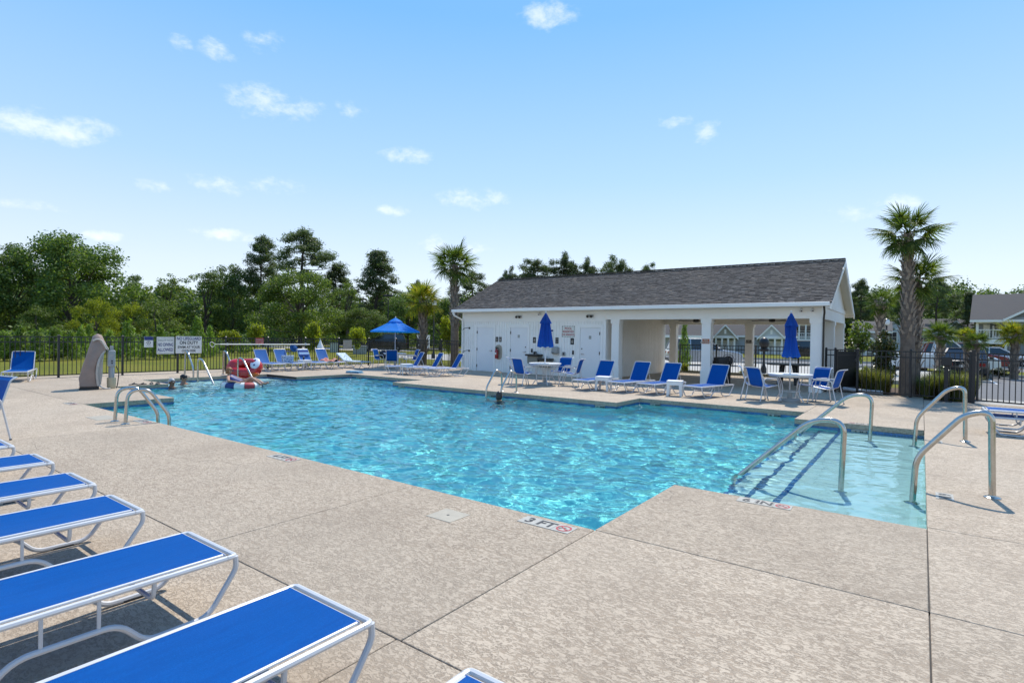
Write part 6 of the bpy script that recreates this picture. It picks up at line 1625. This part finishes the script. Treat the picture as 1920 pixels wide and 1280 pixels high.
# ------------------------------------------------------------------ vehicles
M['tyre'] = mat('tyre_rubber', (.015, .015, .016), .85); M['rim'] = mat('alloy_rim', (.45, .45, .46), .3, .9)
M['auto_glass'] = mat('tinted_car_glass', (.02, .025, .03), .06, spec=.8); M['tail'] = mat('red_tail_lens', (.30, .008, .01), .2, coat=.6); M['headl'] = mat('clear_lamp_lens', (.6, .62, .65), .15, coat=.5)
def paint(n, c, metal=.3): return mat(n, c, .28, metal, coat=.8, var=.03, vscale=2)
def car(label, px, d, yaw, pm, kind, group=None):
    """local x is forward; yaw is the heading in degrees from the viewer's right"""
    v = brg(px); x, y = far(px, d); rz = math.atan2(v.y, v.x) - PI / 2 + R(yaw)
    t = thing('parked_car' if kind != 'pickup' else 'pickup_truck', label, 'car' if kind != 'pickup' else 'pickup', (x, y, -.04), rz, group)
    L, W, hb, hr = {'sedan': (4.6, 1.78, .88, 1.43), 'suv': (4.6, 1.85, 1.02, 1.70), 'pickup': (5.4, 1.9, 1.05, 1.80)}[kind]
    h = L / 2; g = .22
    low = [(-h, g + .12), (-h + .06, g), (h - .1, g), (h, g + .2), (h - .02, hb * .72), (h - .25, hb * .86), (h * .48, hb), (-h * .62, hb + .02), (-h + .05, hb * .97), (-h, hb * .7)]
    secs = [(-W / 2 + .0, .9), (-W / 2 + .07, 1.0), (W / 2 - .07, 1.0), (W / 2, .9)]
    b = MB(); n = len(low); vs = []
    for yy, k in secs: vs += [(x_ * (1 - .02 * (1 - k) * 10), yy, g + (z_ - g) * (1 if k == 1 else .965)) for x_, z_ in low]
    fs = [(j * n + i, j * n + (i + 1) % n, (j + 1) * n + (i + 1) % n, (j + 1) * n + i) for j in range(3) for i in range(n)] + [tuple(range(n))[::-1], tuple(3 * n + i for i in range(n))]
    b.add(vs, [f[::-1] for f in fs]); b.build('body', pm, t, 30, bevel=.03)
    gh = {'sedan': [(-h * .72, hb), (-h * .42, hr - .02), (h * .08, hr), (h * .48, hb)], 'suv': [(-h * .97, hb), (-h * .86, hr - .04), (h * .05, hr), (h * .46, hb)], 'pickup': [(-h * .12, hb), (-h * .06, hr), (h * .22, hr), (h * .50, hb)]}[kind]
    cb = MB(); vs = []
    for s in (-1, 1): vs += [(x_, s * (W / 2 - (.07 if z_ <= hb else .24)), z_) for x_, z_ in gh]
    cb.add(vs, [(0, 1, 2, 3), (7, 6, 5, 4), (0, 4, 5, 1), (1, 5, 6, 2), (2, 6, 7, 3), (3, 7, 4, 0)]); cb.build('glasshouse', M['auto_glass'], t, 0, bevel=.02)
    (xa, za), (xr_, zr_) = gh[1], gh[2]
    MB().box(xa - .03, xr_ + .03, -(W / 2 - .23), W / 2 - .23, hr - .05, hr + .025).build('roof_panel', pm, t, 0, bevel=.02)
    for s in (-1, 1):
        f = lambda q: Vector((q[0], s * (W / 2 - (.06 if q[1] <= hb else .225)), q[1]))
        for a, c in ((gh[0], gh[1]), (gh[3], gh[2])): MB().bar(f(a), f(c), .07, .07).build('pillar', pm, t, 0)
        xm = (gh[1][0] + gh[2][0]) / 2; MB().bar((xm, s * (W / 2 - .055), hb), (xm, s * (W / 2 - .215), hr - .02), .07, .05).build('pillar', pm, t, 0)
    if kind == 'pickup': MB().box(-h + .12, -h * .16, -W / 2 + .14, W / 2 - .14, hb - .02, hb + .035).build('bed_cover', M['black'], t, 0)
    for sx in (-.62, .60):
        for s in (-1, 1):
            wl = MB().lathe([(.2, -.1), (.31, -.1), (.33, -.06), (.33, .06), (.31, .1), (.2, .1)], (0, 0, 0), 20).build('wheel', M['tyre'], t, loc=(h * sx, s * (W / 2 - .09), .33)); wl.rotation_euler = (R(90), 0, 0)
            MB().lathe([(.21, -.08), (.05, -.105), (.05, .105), (.21, .08)], (0, 0, 0), 10).build('rim', M['rim'], wl)
            MB().lathe([(.37, -.012), (.40, 0), (.37, .012)], (0, 0, 0), 20, 0, False).build('wheel_arch', M['black'], t, loc=(h * sx, s * (W / 2 + .002), .35)).rotation_euler = (R(90), 0, 0)
    for s in (-1, 1):
        MB().box(-h - .012, -h + .12, s * (W / 2 - .30) - .2, s * (W / 2 - .30) + .2, hb * .68, hb * .86).build('tail_light', M['tail'], t, 0, bevel=.02)
        MB().box(h - .2, h - .015, s * (W / 2 - .28) - .18, s * (W / 2 - .28) + .18, hb * .62, hb * .76).build('headlight', M['headl'], t, 0, bevel=.02)
        MB().box(gh[3][0] - .35, gh[3][0] - .2, s * (W / 2 + .08) - .09, s * (W / 2 + .08) + .09, hb + .02, hb + .14).build('mirror', pm, t, 0, bevel=.02)
    MB().box(-h - .015, -h + .02, -.16, .16, hb * .62, hb * .76).build('plate', M['sign_white'], t, 0)
    MB().box(-h - .03, -h + .1, -W / 2 + .1, W / 2 - .1, g + .05, g + .24).build('bumper', M['black'], t, 0, bevel=.02)
    return t
P_black, P_white, P_red, P_silver = paint('black_car_paint', (.012, .012, .014)), paint('white_car_paint', (.72, .72, .72), 0), paint('dark_red_car_paint', (.16, .008, .012)), paint('silver_car_paint', (.36, .38, .41), .6)
car('dark red and black sedan seen from behind through the right gate', 1812, 36, 88, P_black, 'sedan')
car('white pickup truck parked sideways behind the squat palm at right', 1762, 42, 4, P_white, 'pickup')
car('dark red car parked behind the white pickup', 1806, 49, 8, P_red, 'suv')
car('white car in front of the porch of the right edge house', 1868, 53, 2, P_white, 'sedan')
car('silver sport utility car seen through the left pavilion bay', 1318, 38.5, 12, P_silver, 'suv')
car('dark sport utility car by the balcony house', 1521, 60, 4, P_black, 'suv')
car('dark car parked beyond the left fence under the open umbrella', 716, 56, 184, P_black, 'suv')

# ------------------------------------------------------------------ lamps, boxes
M['globe'] = mat('frosted_lamp_globe', (.75, .75, .73), .3)
def lamp(label, px, d, top_row, head):
    x, y = far(px, d); h = hz(px, top_row, d) + .05
    t = thing('street_lamp', label, 'street lamp', (x, y, -.05), 0, 'black lamp posts')
    MB().lathe([(.14, 0), (.14, .25), (.08, .4), (.055, .6), (.05, h - .5), (.07, h - .48), (.04, h - .42)], (0, 0, 0), 12).build('post', M['dark_metal'], t)
    if head == 'globe':
        MB().lathe([(.06, h - .42), (.15, h - .36), (.19, h - .2), (.14, h - .06), (.05, h - .02)], (0, 0, 0), 14).build('globe', M['globe'], t)
        MB().lathe([(.11, h - .05), (.13, h - .03), (.02, h + .05)], (0, 0, 0), 12).build('cap', M['dark_metal'], t)
    elif head == 'flat':
        MB().box(-.55, .55, -.16, .16, h - .14, h).build('lamp_head', M['dark_metal'], t, 0, bevel=.03)
    else:
        MB().ball((0, 0, h - .30), (.25, .25, .30), 14, 9).build('lamp_head', M['dark_metal'], t)
        MB().lathe([(.2, h - .72), (.24, h - .62), (.12, h - .52)], (0, 0, 0), 12).build('collar', M['dark_metal'], t)
lamp('black lamp post with pale globe right of the shorter left palm', 813, 40, 562, 'globe')
lamp('dark flat headed street lamp behind the open umbrella', 727, 58, 553, 'flat')
lamp('black lamp post with white globe left of the tallest palm', 1662, 44, 598, 'globe')
lamp('black post with dark round head seen between pavilion columns', 1433, 31, 632, 'round')
M['util'] = mat('pale_green_grey_utility_enamel', (.36, .38, .33), .5, var=.05, vscale=3)
def box_thing(name, label, px, d, r0, r1, w, m):
    x, y = far(px, d); t = thing(name, label, 'utility box', (x, y, -.05), math.atan2(-brg(px).x, brg(px).y))
    z0, z1 = max(0, hz(px, r1, d) + .05), hz(px, r0, d) + .05
    MB().box(-w / 2, w / 2, -w / 2, w / 2, z0 if z0 > .3 else 0, z1 - .06).build('cabinet', m, t, 0, bevel=.02); MB().box(-w / 2 - .04, w / 2 + .04, -w / 2 - .04, w / 2 + .04, z1 - .059, z1).build('lid', m, t, 0)
    if z0 > .3: MB().box(-.06, .06, -.06, .06, 0, z0 - .001).build('leg', m, t, 0)
box_thing('utility_box', 'pale utility box right of the throw bag beyond the fence', 627, 52, 642, 660, .7, M['util'])
box_thing('utility_box', 'dark cabinet with a white lid beyond the fence left of the open umbrella', 675, 48, 648, 664, 1.1, M['grey_plastic'])
box_thing('utility_box', 'pale box behind the trunk of the shorter left palm', 794, 44, 628, 652, .95, M['sign_white'])
# ------------------------------------------------------------------ people in the water
def skin_mesh(name, nodes, edges, root, mats, sub=2):
    names = list(nodes); me = bpy.data.meshes.new(name)
    me.from_pydata([nodes[k][0] for k in names], [(names.index(a), names.index(b)) for a, b in edges], [])
    o = bpy.data.objects.new(name, me); col.objects.link(o)
    m = o.modifiers.new('skin', 'SKIN'); m.use_smooth_shade = True
    for i, k in enumerate(names):
        r = nodes[k][1]; me.skin_vertices[0].data[i].radius = (r, r) if not isinstance(r, tuple) else r
        me.skin_vertices[0].data[i].use_root = (k == root)
    s = o.modifiers.new('sub', 'SUBSURF'); s.levels = sub; s.render_levels = sub
    bpy.context.view_layer.update(); dg = bpy.context.evaluated_depsgraph_get()
    out = bpy.data.meshes.new_from_object(o.evaluated_get(dg)); out.name = name
    bpy.data.objects.remove(o); out.materials.clear()
    for q in mats: out.materials.append(q)
    out.shade_smooth(); return out
def hand(nodes, edges, wrist, key, fwd, side, curl=.35):
    """palm and five unequal bent fingers added to the skeleton"""
    f, s = Vector(fwd).normalized(), Vector(side).normalized(); n = f.cross(s).normalized(); w = Vector(nodes[wrist][0])
    nodes[key + 'palm'] = (tuple(w + f * .065), (.034, .016)); edges.append((wrist, key + 'palm'))
    for i, (off, L) in enumerate(((-.030, .072), (-.010, .082), (.011, .076), (.030, .060))):
        a = w + f * .095 + s * off; b = a + f * L * .5 - n * curl * .012; c = b + f * L * .42 - n * curl * .035
        for q, (p, r) in enumerate(((a, .0095), (b, .0088), (c, .0072))): nodes[f'{key}f{i}{q}'] = (tuple(p), r)
        edges += [(key + 'palm', f'{key}f{i}0'), (f'{key}f{i}0', f'{key}f{i}1'), (f'{key}f{i}1', f'{key}f{i}2')]
    a = w + f * .04 - s * .038; b = a + f * .035 - s * .022
    nodes[key + 't0'] = (tuple(a), .011); nodes[key + 't1'] = (tuple(b), .009); edges += [(wrist, key + 't0'), (key + 't0', key + 't1')]
def skin_tone(n, c): return mat(n, c, .5, var=.06, vscale=12, spec=.4)
SK1, SK2, SK3 = skin_tone('tanned_skin', (.34, .17, .105)), skin_tone('warm_skin', (.42, .23, .15)), skin_tone('brown_skin', (.22, .11, .065))
M['hair_dark'] = mat('wet_dark_hair', (.022, .015, .011), .35, var=.3, vscale=40); M['hair_grey'] = mat('silver_hair', (.38, .38, .38), .5, var=.25, vscale=40); M['hair_ginger'] = mat('ginger_hair', (.28, .10, .03), .5, var=.25, vscale=40)
def head_parts(t, c, yaw, hair, tone, hairlen=.02, shades=False, cap=None):
    """face features placed on a head centred at c and looking along yaw"""
    c = Vector(c); Rz = Matrix.Rotation(yaw, 3, 'Z')
    P = lambda x, y, z: c + Rz @ Vector((x, y, z))
    hb = MB(); n, m = 14, 9; vs = []
    for i in range(m):                                      # hair shell over crown and back
        th = PI * .02 + (PI * .60) * i / (m - 1)
        for k in range(n):
            a = 2 * PI * k / n; y = math.sin(a); low = 1.0 if y < .3 else .62
            tt = th * low; r = (.088 + .004 * math.sin(7 * a + i), .108, .118)
            vs.append(P(r[0] * math.sin(tt) * math.cos(a), r[1] * math.sin(tt) * y - .004, .012 + r[2] * math.cos(tt) - (hairlen if (y < -.2 and i > 5) else 0)))
    fs = [(i * n + k, i * n + (k + 1) % n, (i + 1) * n + (k + 1) % n, (i + 1) * n + k) for i in range(m - 1) for k in range(n)]
    hb.add(vs, [f[::-1] for f in fs] + [tuple(range(n))]); hb.build('hair', hair, t, 80)
    if cap:
        MB().ball(tuple(P(0, -.005, .055)), (.094, .112, .085), 14, 9).build('cap', cap, t)
        v = [P(-.07, .08, .06), P(.07, .08, .06), P(.055, .18, .045), P(-.055, .18, .045)]; MB().extr(v, (0, 0, .012)).build('cap_brim', cap, t, 0)
    for s in (-1, 1):
        if not shades:
            e = MB().ball(tuple(P(s * .033, .088, .012)), (.015, .011, .010), 8, 6).build('eye', M['sign_white'], t)
            MB().ball(tuple(P(s * .033, .098, .012)), (.006, .004, .006), 8, 5).build('pupil', M['black'], e)
        MB().ball(tuple(P(s * .083, -.005, -.005)), (.012, .022, .034), 8, 6).build('ear', tone, t)
    MB().extr([P(-.014, .092, -.022), P(.014, .092, -.022), P(.006, .09, .028), P(-.006, .09, .028)], Rz @ Vector((0, .022, -.004))).build('nose', tone, t, 80, bevel=.005)
    MB().ball(tuple(P(0, .090, -.052)), (.024, .010, .007), 10, 5).build('mouth', M['lip'], t)
    if shades: MB().box(-.078, .078, -.008, .008, -.019, .019).build('sunglasses', M['black'], t, 0, loc=tuple(P(0, .10, .014)), rz=yaw, bevel=.006)
M['lip'] = mat('lip', (.25, .07, .06), .5)
def upright_swimmer(label, loc, yaw, tone, hair, **k):
    """standing in the pool, water to the neck or shoulders: loc.z is the crown of the head"""
    t = thing('person', label, 'person', (loc[0], loc[1], loc[2] - 1.62), yaw, 'swimmers in the pool')
    nd = {'pel': ((0, 0, .88), (.15, .11)), 'waist': ((0, 0, 1.02), (.13, .095)), 'chest': ((0, .01, 1.2), (.16, .115)), 'neckb': ((0, -.005, 1.34), (.075, .07)), 'neck': ((0, .005, 1.40), .052), 'jaw': ((0, .03, 1.455), (.058, .068)), 'face': ((0, .012, 1.51), (.072, .088)), 'crown': ((0, 0, 1.575), (.06, .075))}
    ed = [('pel', 'waist'), ('waist', 'chest'), ('chest', 'neckb'), ('neckb', 'neck'), ('neck', 'jaw'), ('jaw', 'face'), ('face', 'crown')]
    for s, q in ((-1, 'l'), (1, 'r')):
        nd.update({q + 'sh': ((s * .17, 0, 1.30), .062), q + 'el': ((s * .34, .14, 1.20), .043), q + 'wr': ((s * .40, .37, 1.235), .028), q + 'hip': ((s * .09, 0, .80), .085), q + 'kn': ((s * .11, .05, .45), .058), q + 'an': ((s * .11, -.02, .09), .036), q + 'toe': ((s * .12, .14, .03), .03)})
        ed += [('neckb', q + 'sh'), (q + 'sh', q + 'el'), (q + 'el', q + 'wr'), ('pel', q + 'hip'), (q + 'hip', q + 'kn'), (q + 'kn', q + 'an'), (q + 'an', q + 'toe')]
        hand(nd, ed, q + 'wr', q, (s * .2, 1, .1), (s, -.2, 0), .3)
    inst(skin_mesh('body', nd, ed, 'pel', [tone]), 'body', t)
    MB().lathe([(.135, .92), (.16, 1.0), (.172, 1.12), (.165, 1.22)], (0, .005, 0), 18, 0, False).build('swimsuit', M['navy'], t)
    head_parts(t, (0, .012, 1.515), 0, hair, tone, **k)
    return t
def yaw_to(dx, dy): return math.atan2(dy, dx) - PI / 2
M['white_cap'] = mat('white_cotton_cap', (.7, .7, .7), .8)
upright_swimmer('silver haired swimmer up to the neck by the far left steps', (-18.6, 7.55, .13), yaw_to(1, .5), SK3, M['hair_grey'])
upright_swimmer('swimmer in a dark cap behind the silver haired swimmer', (-19.55, 8.3, .16), yaw_to(1, .9), SK1, M['hair_dark'], cap=M['black'])
upright_swimmer('dark haired swimmer holding the far ladder, only the head above water', (-9.2, 11.92, .10), yaw_to(-.5, 1), SK2, M['hair_dark'], hairlen=.07)
# person lounging on a striped ring
ctr = Vector((-17.3, 9.08, WZ)); vdir = Vector((_r.x, _r.y, 0)).normalized()
yw = math.atan2(vdir.y, vdir.x)
t = thing('swim_ring', 'navy red and white swim ring carrying a reclining person', 'swim ring', ctr, yw)
cols = [M['navy'], M['sign_white'], M['red'], M['sign_white']]
NS = 24
for q in range(12):
    b = MB(); a0, a1 = 2 * PI * q / 12, 2 * PI * (q + 1) / 12
    pts = [(.40 * math.cos(a0 + (a1 - a0) * j / 4) * 1.25, .40 * math.sin(a0 + (a1 - a0) * j / 4), .05) for j in range(5)]
    b.tube(pts, .135, 12).build('stripe', cols[q % 4], t)
t = thing('person', 'person in navy swimwear and sunglasses reclining on the striped ring', 'person', ctr, yw)
nd = {'pel': ((0, 0, .10), (.15, .12)), 'waist': ((-.12, 0, .15), (.125, .10)), 'chest': ((-.27, 0, .24), (.15, .115)), 'neckb': ((-.39, 0, .34), (.075, .07)), 'neck': ((-.415, 0, .385), .05), 'jaw': ((-.40, 0, .44), (.06, .06)), 'face': ((-.405, 0, .50), (.078, .08)), 'crown': ((-.42, 0, .56), (.065, .07))}
ed = [('pel', 'waist'), ('waist', 'chest'), ('chest', 'neckb'), ('neckb', 'neck'), ('neck', 'jaw'), ('jaw', 'face'), ('face', 'crown')]
for s, q in ((-1, 'l'), (1, 'r')):
    nd.update({q + 'sh': ((-.36, s * .17, .31), .058), q + 'el': ((-.22, s * .40, .22), .042), q + 'wr': ((.02, s * .44, .21), .027), q + 'hip': ((.04, s * .09, .12), .088), q + 'kn': ((.36, s * .13, .32 if s < 0 else .26), .058), q + 'an': ((.66, s * .11, .10), .038), q + 'toe': ((.80, s * .13, .16), .03)})
    ed += [('neckb', q + 'sh'), (q + 'sh', q + 'el'), (q + 'el', q + 'wr'), ('pel', q + 'hip'), (q + 'hip', q + 'kn'), (q + 'kn', q + 'an'), (q + 'an', q + 'toe')]
    hand(nd, ed, q + 'wr', q, (1, 0, -.1), (0, -s, 0), .5)
inst(skin_mesh('body', nd, ed, 'pel', [SK2]), 'body', t)
sb = MB(); pr = [(.03, .155), (-.06, .165), (-.15, .16), (-.24, .175), (-.32, .168)]; n = 16; vs = []
for i, (x_, r_) in enumerate(pr):
    f = i / 4; c = Vector((x_, 0, .10 + .17 * f ** 1.1))
    for k in range(n):
        a = 2 * PI * k / n; vs.append(c + Vector((-.35 * math.cos(a) * r_ * .5 * f, math.sin(a) * r_ * 1.05, math.cos(a) * r_ * .82)))
sb.add(vs, [(i * n + k, i * n + (k + 1) % n, (i + 1) * n + (k + 1) % n, (i + 1) * n + k) for i in range(4) for k in range(n)]).build('swimsuit', M['navy'], t)
head_parts(t, (-.405, 0, .505), R(-50), M['hair_ginger'], SK2, hairlen=.05, shades=True)

# red inflatable tipped on its side against the steps
M['red_vinyl'] = mat('glossy_red_vinyl', (.50, .012, .010), .22, var=.06, vscale=5, coat=.5); M['white_vinyl'] = mat('white_vinyl', (.75, .75, .78), .3); M['orange_vinyl'] = mat('orange_vinyl', (.55, .12, .015), .3)
t = thing('pool_float', 'red inflatable boat float with white end panel and two dark blue dots', 'pool float', (-20.2, 10.72, .24), yw)
t.rotation_euler = (R(52), R(-4), yw + R(6))
t.scale = (1.18, 1.18, 1.18)
n, m = 36, 14; b = MB(); vs = []
for i in range(n):
    a = 2 * PI * i / n; cx, cy = .34 * math.copysign(abs(math.cos(a)) ** .8, math.cos(a)), .20 * math.copysign(abs(math.sin(a)) ** .8, math.sin(a)); rr = .17 + .05 * max(0, -math.cos(a)) + .02 * math.sin(3 * a)
    nx, ny = math.cos(a), math.sin(a)
    for k in range(m):
        p = 2 * PI * k / m; vs.append((cx + nx * rr * math.cos(p), cy + ny * rr * math.cos(p), rr * 1.25 * math.sin(p)))
b.add(vs, [(i * m + k, ((i + 1) % n) * m + k, ((i + 1) % n) * m + (k + 1) % m, i * m + (k + 1) % m) for i in range(n) for k in range(m)]).build('hull', M['red_vinyl'], t)
MB().ball((0, 0, -.06), (.36, .24, .05), 16, 7).build('floor_panel', M['red_vinyl'], t)
MB().ball((.34, .07, .17), (.15, .21, .06), 18, 10).build('white_panel', M['white_vinyl'], t)
for y in (.16, -.02): MB().ball((.34, y, .222), (.034, .034, .014), 12, 7).build('dot', M['navy'], t)
MB().ball((.02, -.12, .06), (.16, .08, .07), 14, 8).build('seat_bolster', mat('pink_vinyl', (.62, .17, .17), .3), t)
MB().ball((.30, -.30, .08), (.22, .06, .07), 14, 8).build('lower_bumper', M['orange_vinyl'], t)

# ------------------------------------------------------------------ towels, bags, shoes
def towel_mat(name, c1, c2, axis, freq, blotch=False):
    m = mat(name, c1, .95, bump=.4, bscale=140); t = m.node_tree; p = t.nodes['Principled BSDF']; tc = t.nodes.new('ShaderNodeTexCoord')
    if blotch: f = smooth(t, noise(t, tc.outputs['Object'], freq, 2, .5), .52, .58)
    else:
        s = t.nodes.new('ShaderNodeSeparateXYZ'); lk(t, tc.outputs['Object'], s.inputs[0]); f = smooth(t, mathn(t, 'SINE', mathn(t, 'MULTIPLY', s.outputs[axis], freq)), -.1, .1)
    lk(t, mixc(t, f, c1, c2), p.inputs['Base Color']); return m
M['tw_stripe'] = towel_mat('blue_striped_terry', (.30, .45, .62), (.02, .05, .22), 2, 34); M['tw_red'] = towel_mat('red_patterned_terry', (.50, .16, .12), (.60, .42, .30), 0, 13, True); M['tw_pale'] = towel_mat('pale_speckled_terry', (.62, .70, .72), (.22, .34, .42), 0, 22, True)
M['tw_blue'] = towel_mat('light_blue_terry', (.22, .42, .55), (.10, .26, .42), 0, 9, True)
def along_back(deg, x0, yc, v, side):
    """a point up the backrest (v<1) then down its rear face (v>1) of a fence-row lounger whose foot is at x0"""
    a = R(deg); L = .63
    l = v * L if v <= 1 else (2 - v) * L; off = .03 if v <= 1 else -.035 - .06 * (v - 1)
    return Vector((x0 - 1.19 - l * math.cos(a) + off * math.sin(a), yc + side, SZ + .02 + l * math.sin(a) + off * math.cos(a)))
o = sheet(lambda u, v: along_back(60, -21.3, 14.75, .45 + v * 1.0, (u - .5) * .5), 6, 14, .012).build('towel', M['tw_stripe']); tag(o, 'pale and navy striped towel hung over a lounger back', 'towel')
def c5p(u, v):
    p = along_back(33, 0, 0, .02 + v * 1.12, (u - .5) * .54) if v > .35 else Vector((-1.19 + .75 - (v / .35) * .75, (u - .5) * .54, SZ + .03 + .008 * math.sin(9 * u + 5 * v)))
    if v > .35: p = along_back(33, 0, 0, (v - .35) / .65 * 1.15, (u - .5) * .54)
    q = Matrix.Rotation(R(6), 3, 'Z') @ p; return q + Vector((-20.75, 16.75, 0))
o = sheet(c5p, 6, 20, .012).build('towel', M['tw_pale']); tag(o, 'pale speckled towel spread along the half reclined lounger', 'towel')
o = sheet(lambda u, v: (-22.35 + 1.0 * v, 15.62 + (u - .5) * .5 + .04 * math.sin(6 * v), SZ + .035 + .12 * abs(math.sin(PI * u * 1.0)) * (.6 + .4 * math.sin(8 * v + 3 * u)) + .03 * math.sin(13 * u + 9 * v)), 10, 20, .015).build('towel', M['tw_red'], None, 60); tag(o, 'crumpled red patterned towel on a lounger seat', 'towel')
MB().add([], [])
t = thing('folded_towel', 'light blue towel folded flat on the deck by the far pool edge', 'towel', (-18.75, 14.55, 0), R(15))
for q in range(4): MB().box(-.34 + .012 * q, .34 - .02 * q, -.17, .17 - .01 * q, .004 + q * .022, .023 + q * .022).build('fold', M['tw_blue'], t, 60, bevel=.009)
t = thing('tote_bag', 'navy and white patterned bag on the second fence lounger', 'bag', (-22.1, 13.6, SZ + .025), R(80))
M['bag_pat'] = towel_mat('navy_white_canvas', (.55, .62, .66), (.02, .05, .15), 0, 26, True)
MB().extr([(-.22, -.09, 0), (.22, -.09, 0), (.26, -.08, .30), (-.26, -.08, .30)], (0, .18, 0)).build('bag_body', M['bag_pat'], t, 0, bevel=.03)
for y in (-.07, .07): MB().tube(fillet([(-.12, y, .29), (-.1, y, .48), (.1, y, .48), (.12, y, .29)], .08), .011, 6).build('strap', M['navy'], t)
t = thing('backpack', 'black bag resting on the chair left of the open umbrella', 'bag', (-20.98, 17.95, .47), R(20))
MB().ball((0, 0, .17), (.2, .15, .2), 14, 9).build('bag_body', M['black'], t); MB().ball((.12, -.1, .1), (.1, .07, .12), 10, 7).build('pocket', M['black'], t); MB().tube(fillet([(-.05, 0, .36), (-.03, 0, .43), (.05, 0, .43), (.06, 0, .36)], .03), .012, 6).build('strap', M['black'], t)
t = thing('sun_hat', 'blue straw hat hung on the corner of the striped towel lounger', 'hat', (-22.95, 14.42, .93)); t.rotation_euler = (0, R(70), 0)
MB().lathe([(.2, 0), (.19, .012), (.10, .02), (.095, .09), (.05, .12), (.01, .122)], (0, 0, 0), 18).build('hat_body', mat('blue_straw', (.02, .10, .28), .8, bump=.4, bscale=90), t)
flop = None
for x, y, a, lab in ((-18.35, 6.55, .4, 'leftmost of the dark sandals left by the pool lift'), (-18.2, 6.72, .1, 'second dark sandal beside the pool lift'), (-18.25, 7.0, 1.2, 'dark sandal lying farther right behind the lift'), (-18.13, 7.12, .9, 'rightmost dark sandal behind the lift')):
    t = thing('sandal', lab, 'sandal', (x - .35, y, 0), a, 'sandals by the pool lift')
    MB().prism([(.045 * math.cos(k) * (1 + .2 * math.sin(k)), .14 * math.sin(k)) for k in [2 * PI * q / 14 for q in range(14)]], .001, .026).build('sole', M['rubber'], t, 0)
    MB().tube(fillet([(-.045, .0, .02), (0, .075, .065), (.045, .0, .02)], .04), .011, 6).build('strap', M['black'], t)
t = thing('drink_cup', 'small dark cup on the white side table at the far left fence', 'cup', (-21.75, 14.15, .436)); MB().lathe([(.03, 0), (.04, .13), (.038, .13)], (0, 0, 0), 12).build('cup_body', M['black'], t); MB().lathe([(.042, .13), (.042, .145), (.01, .15)], (0, 0, 0), 12).build('cup_lid', M['grey_plastic'], t)
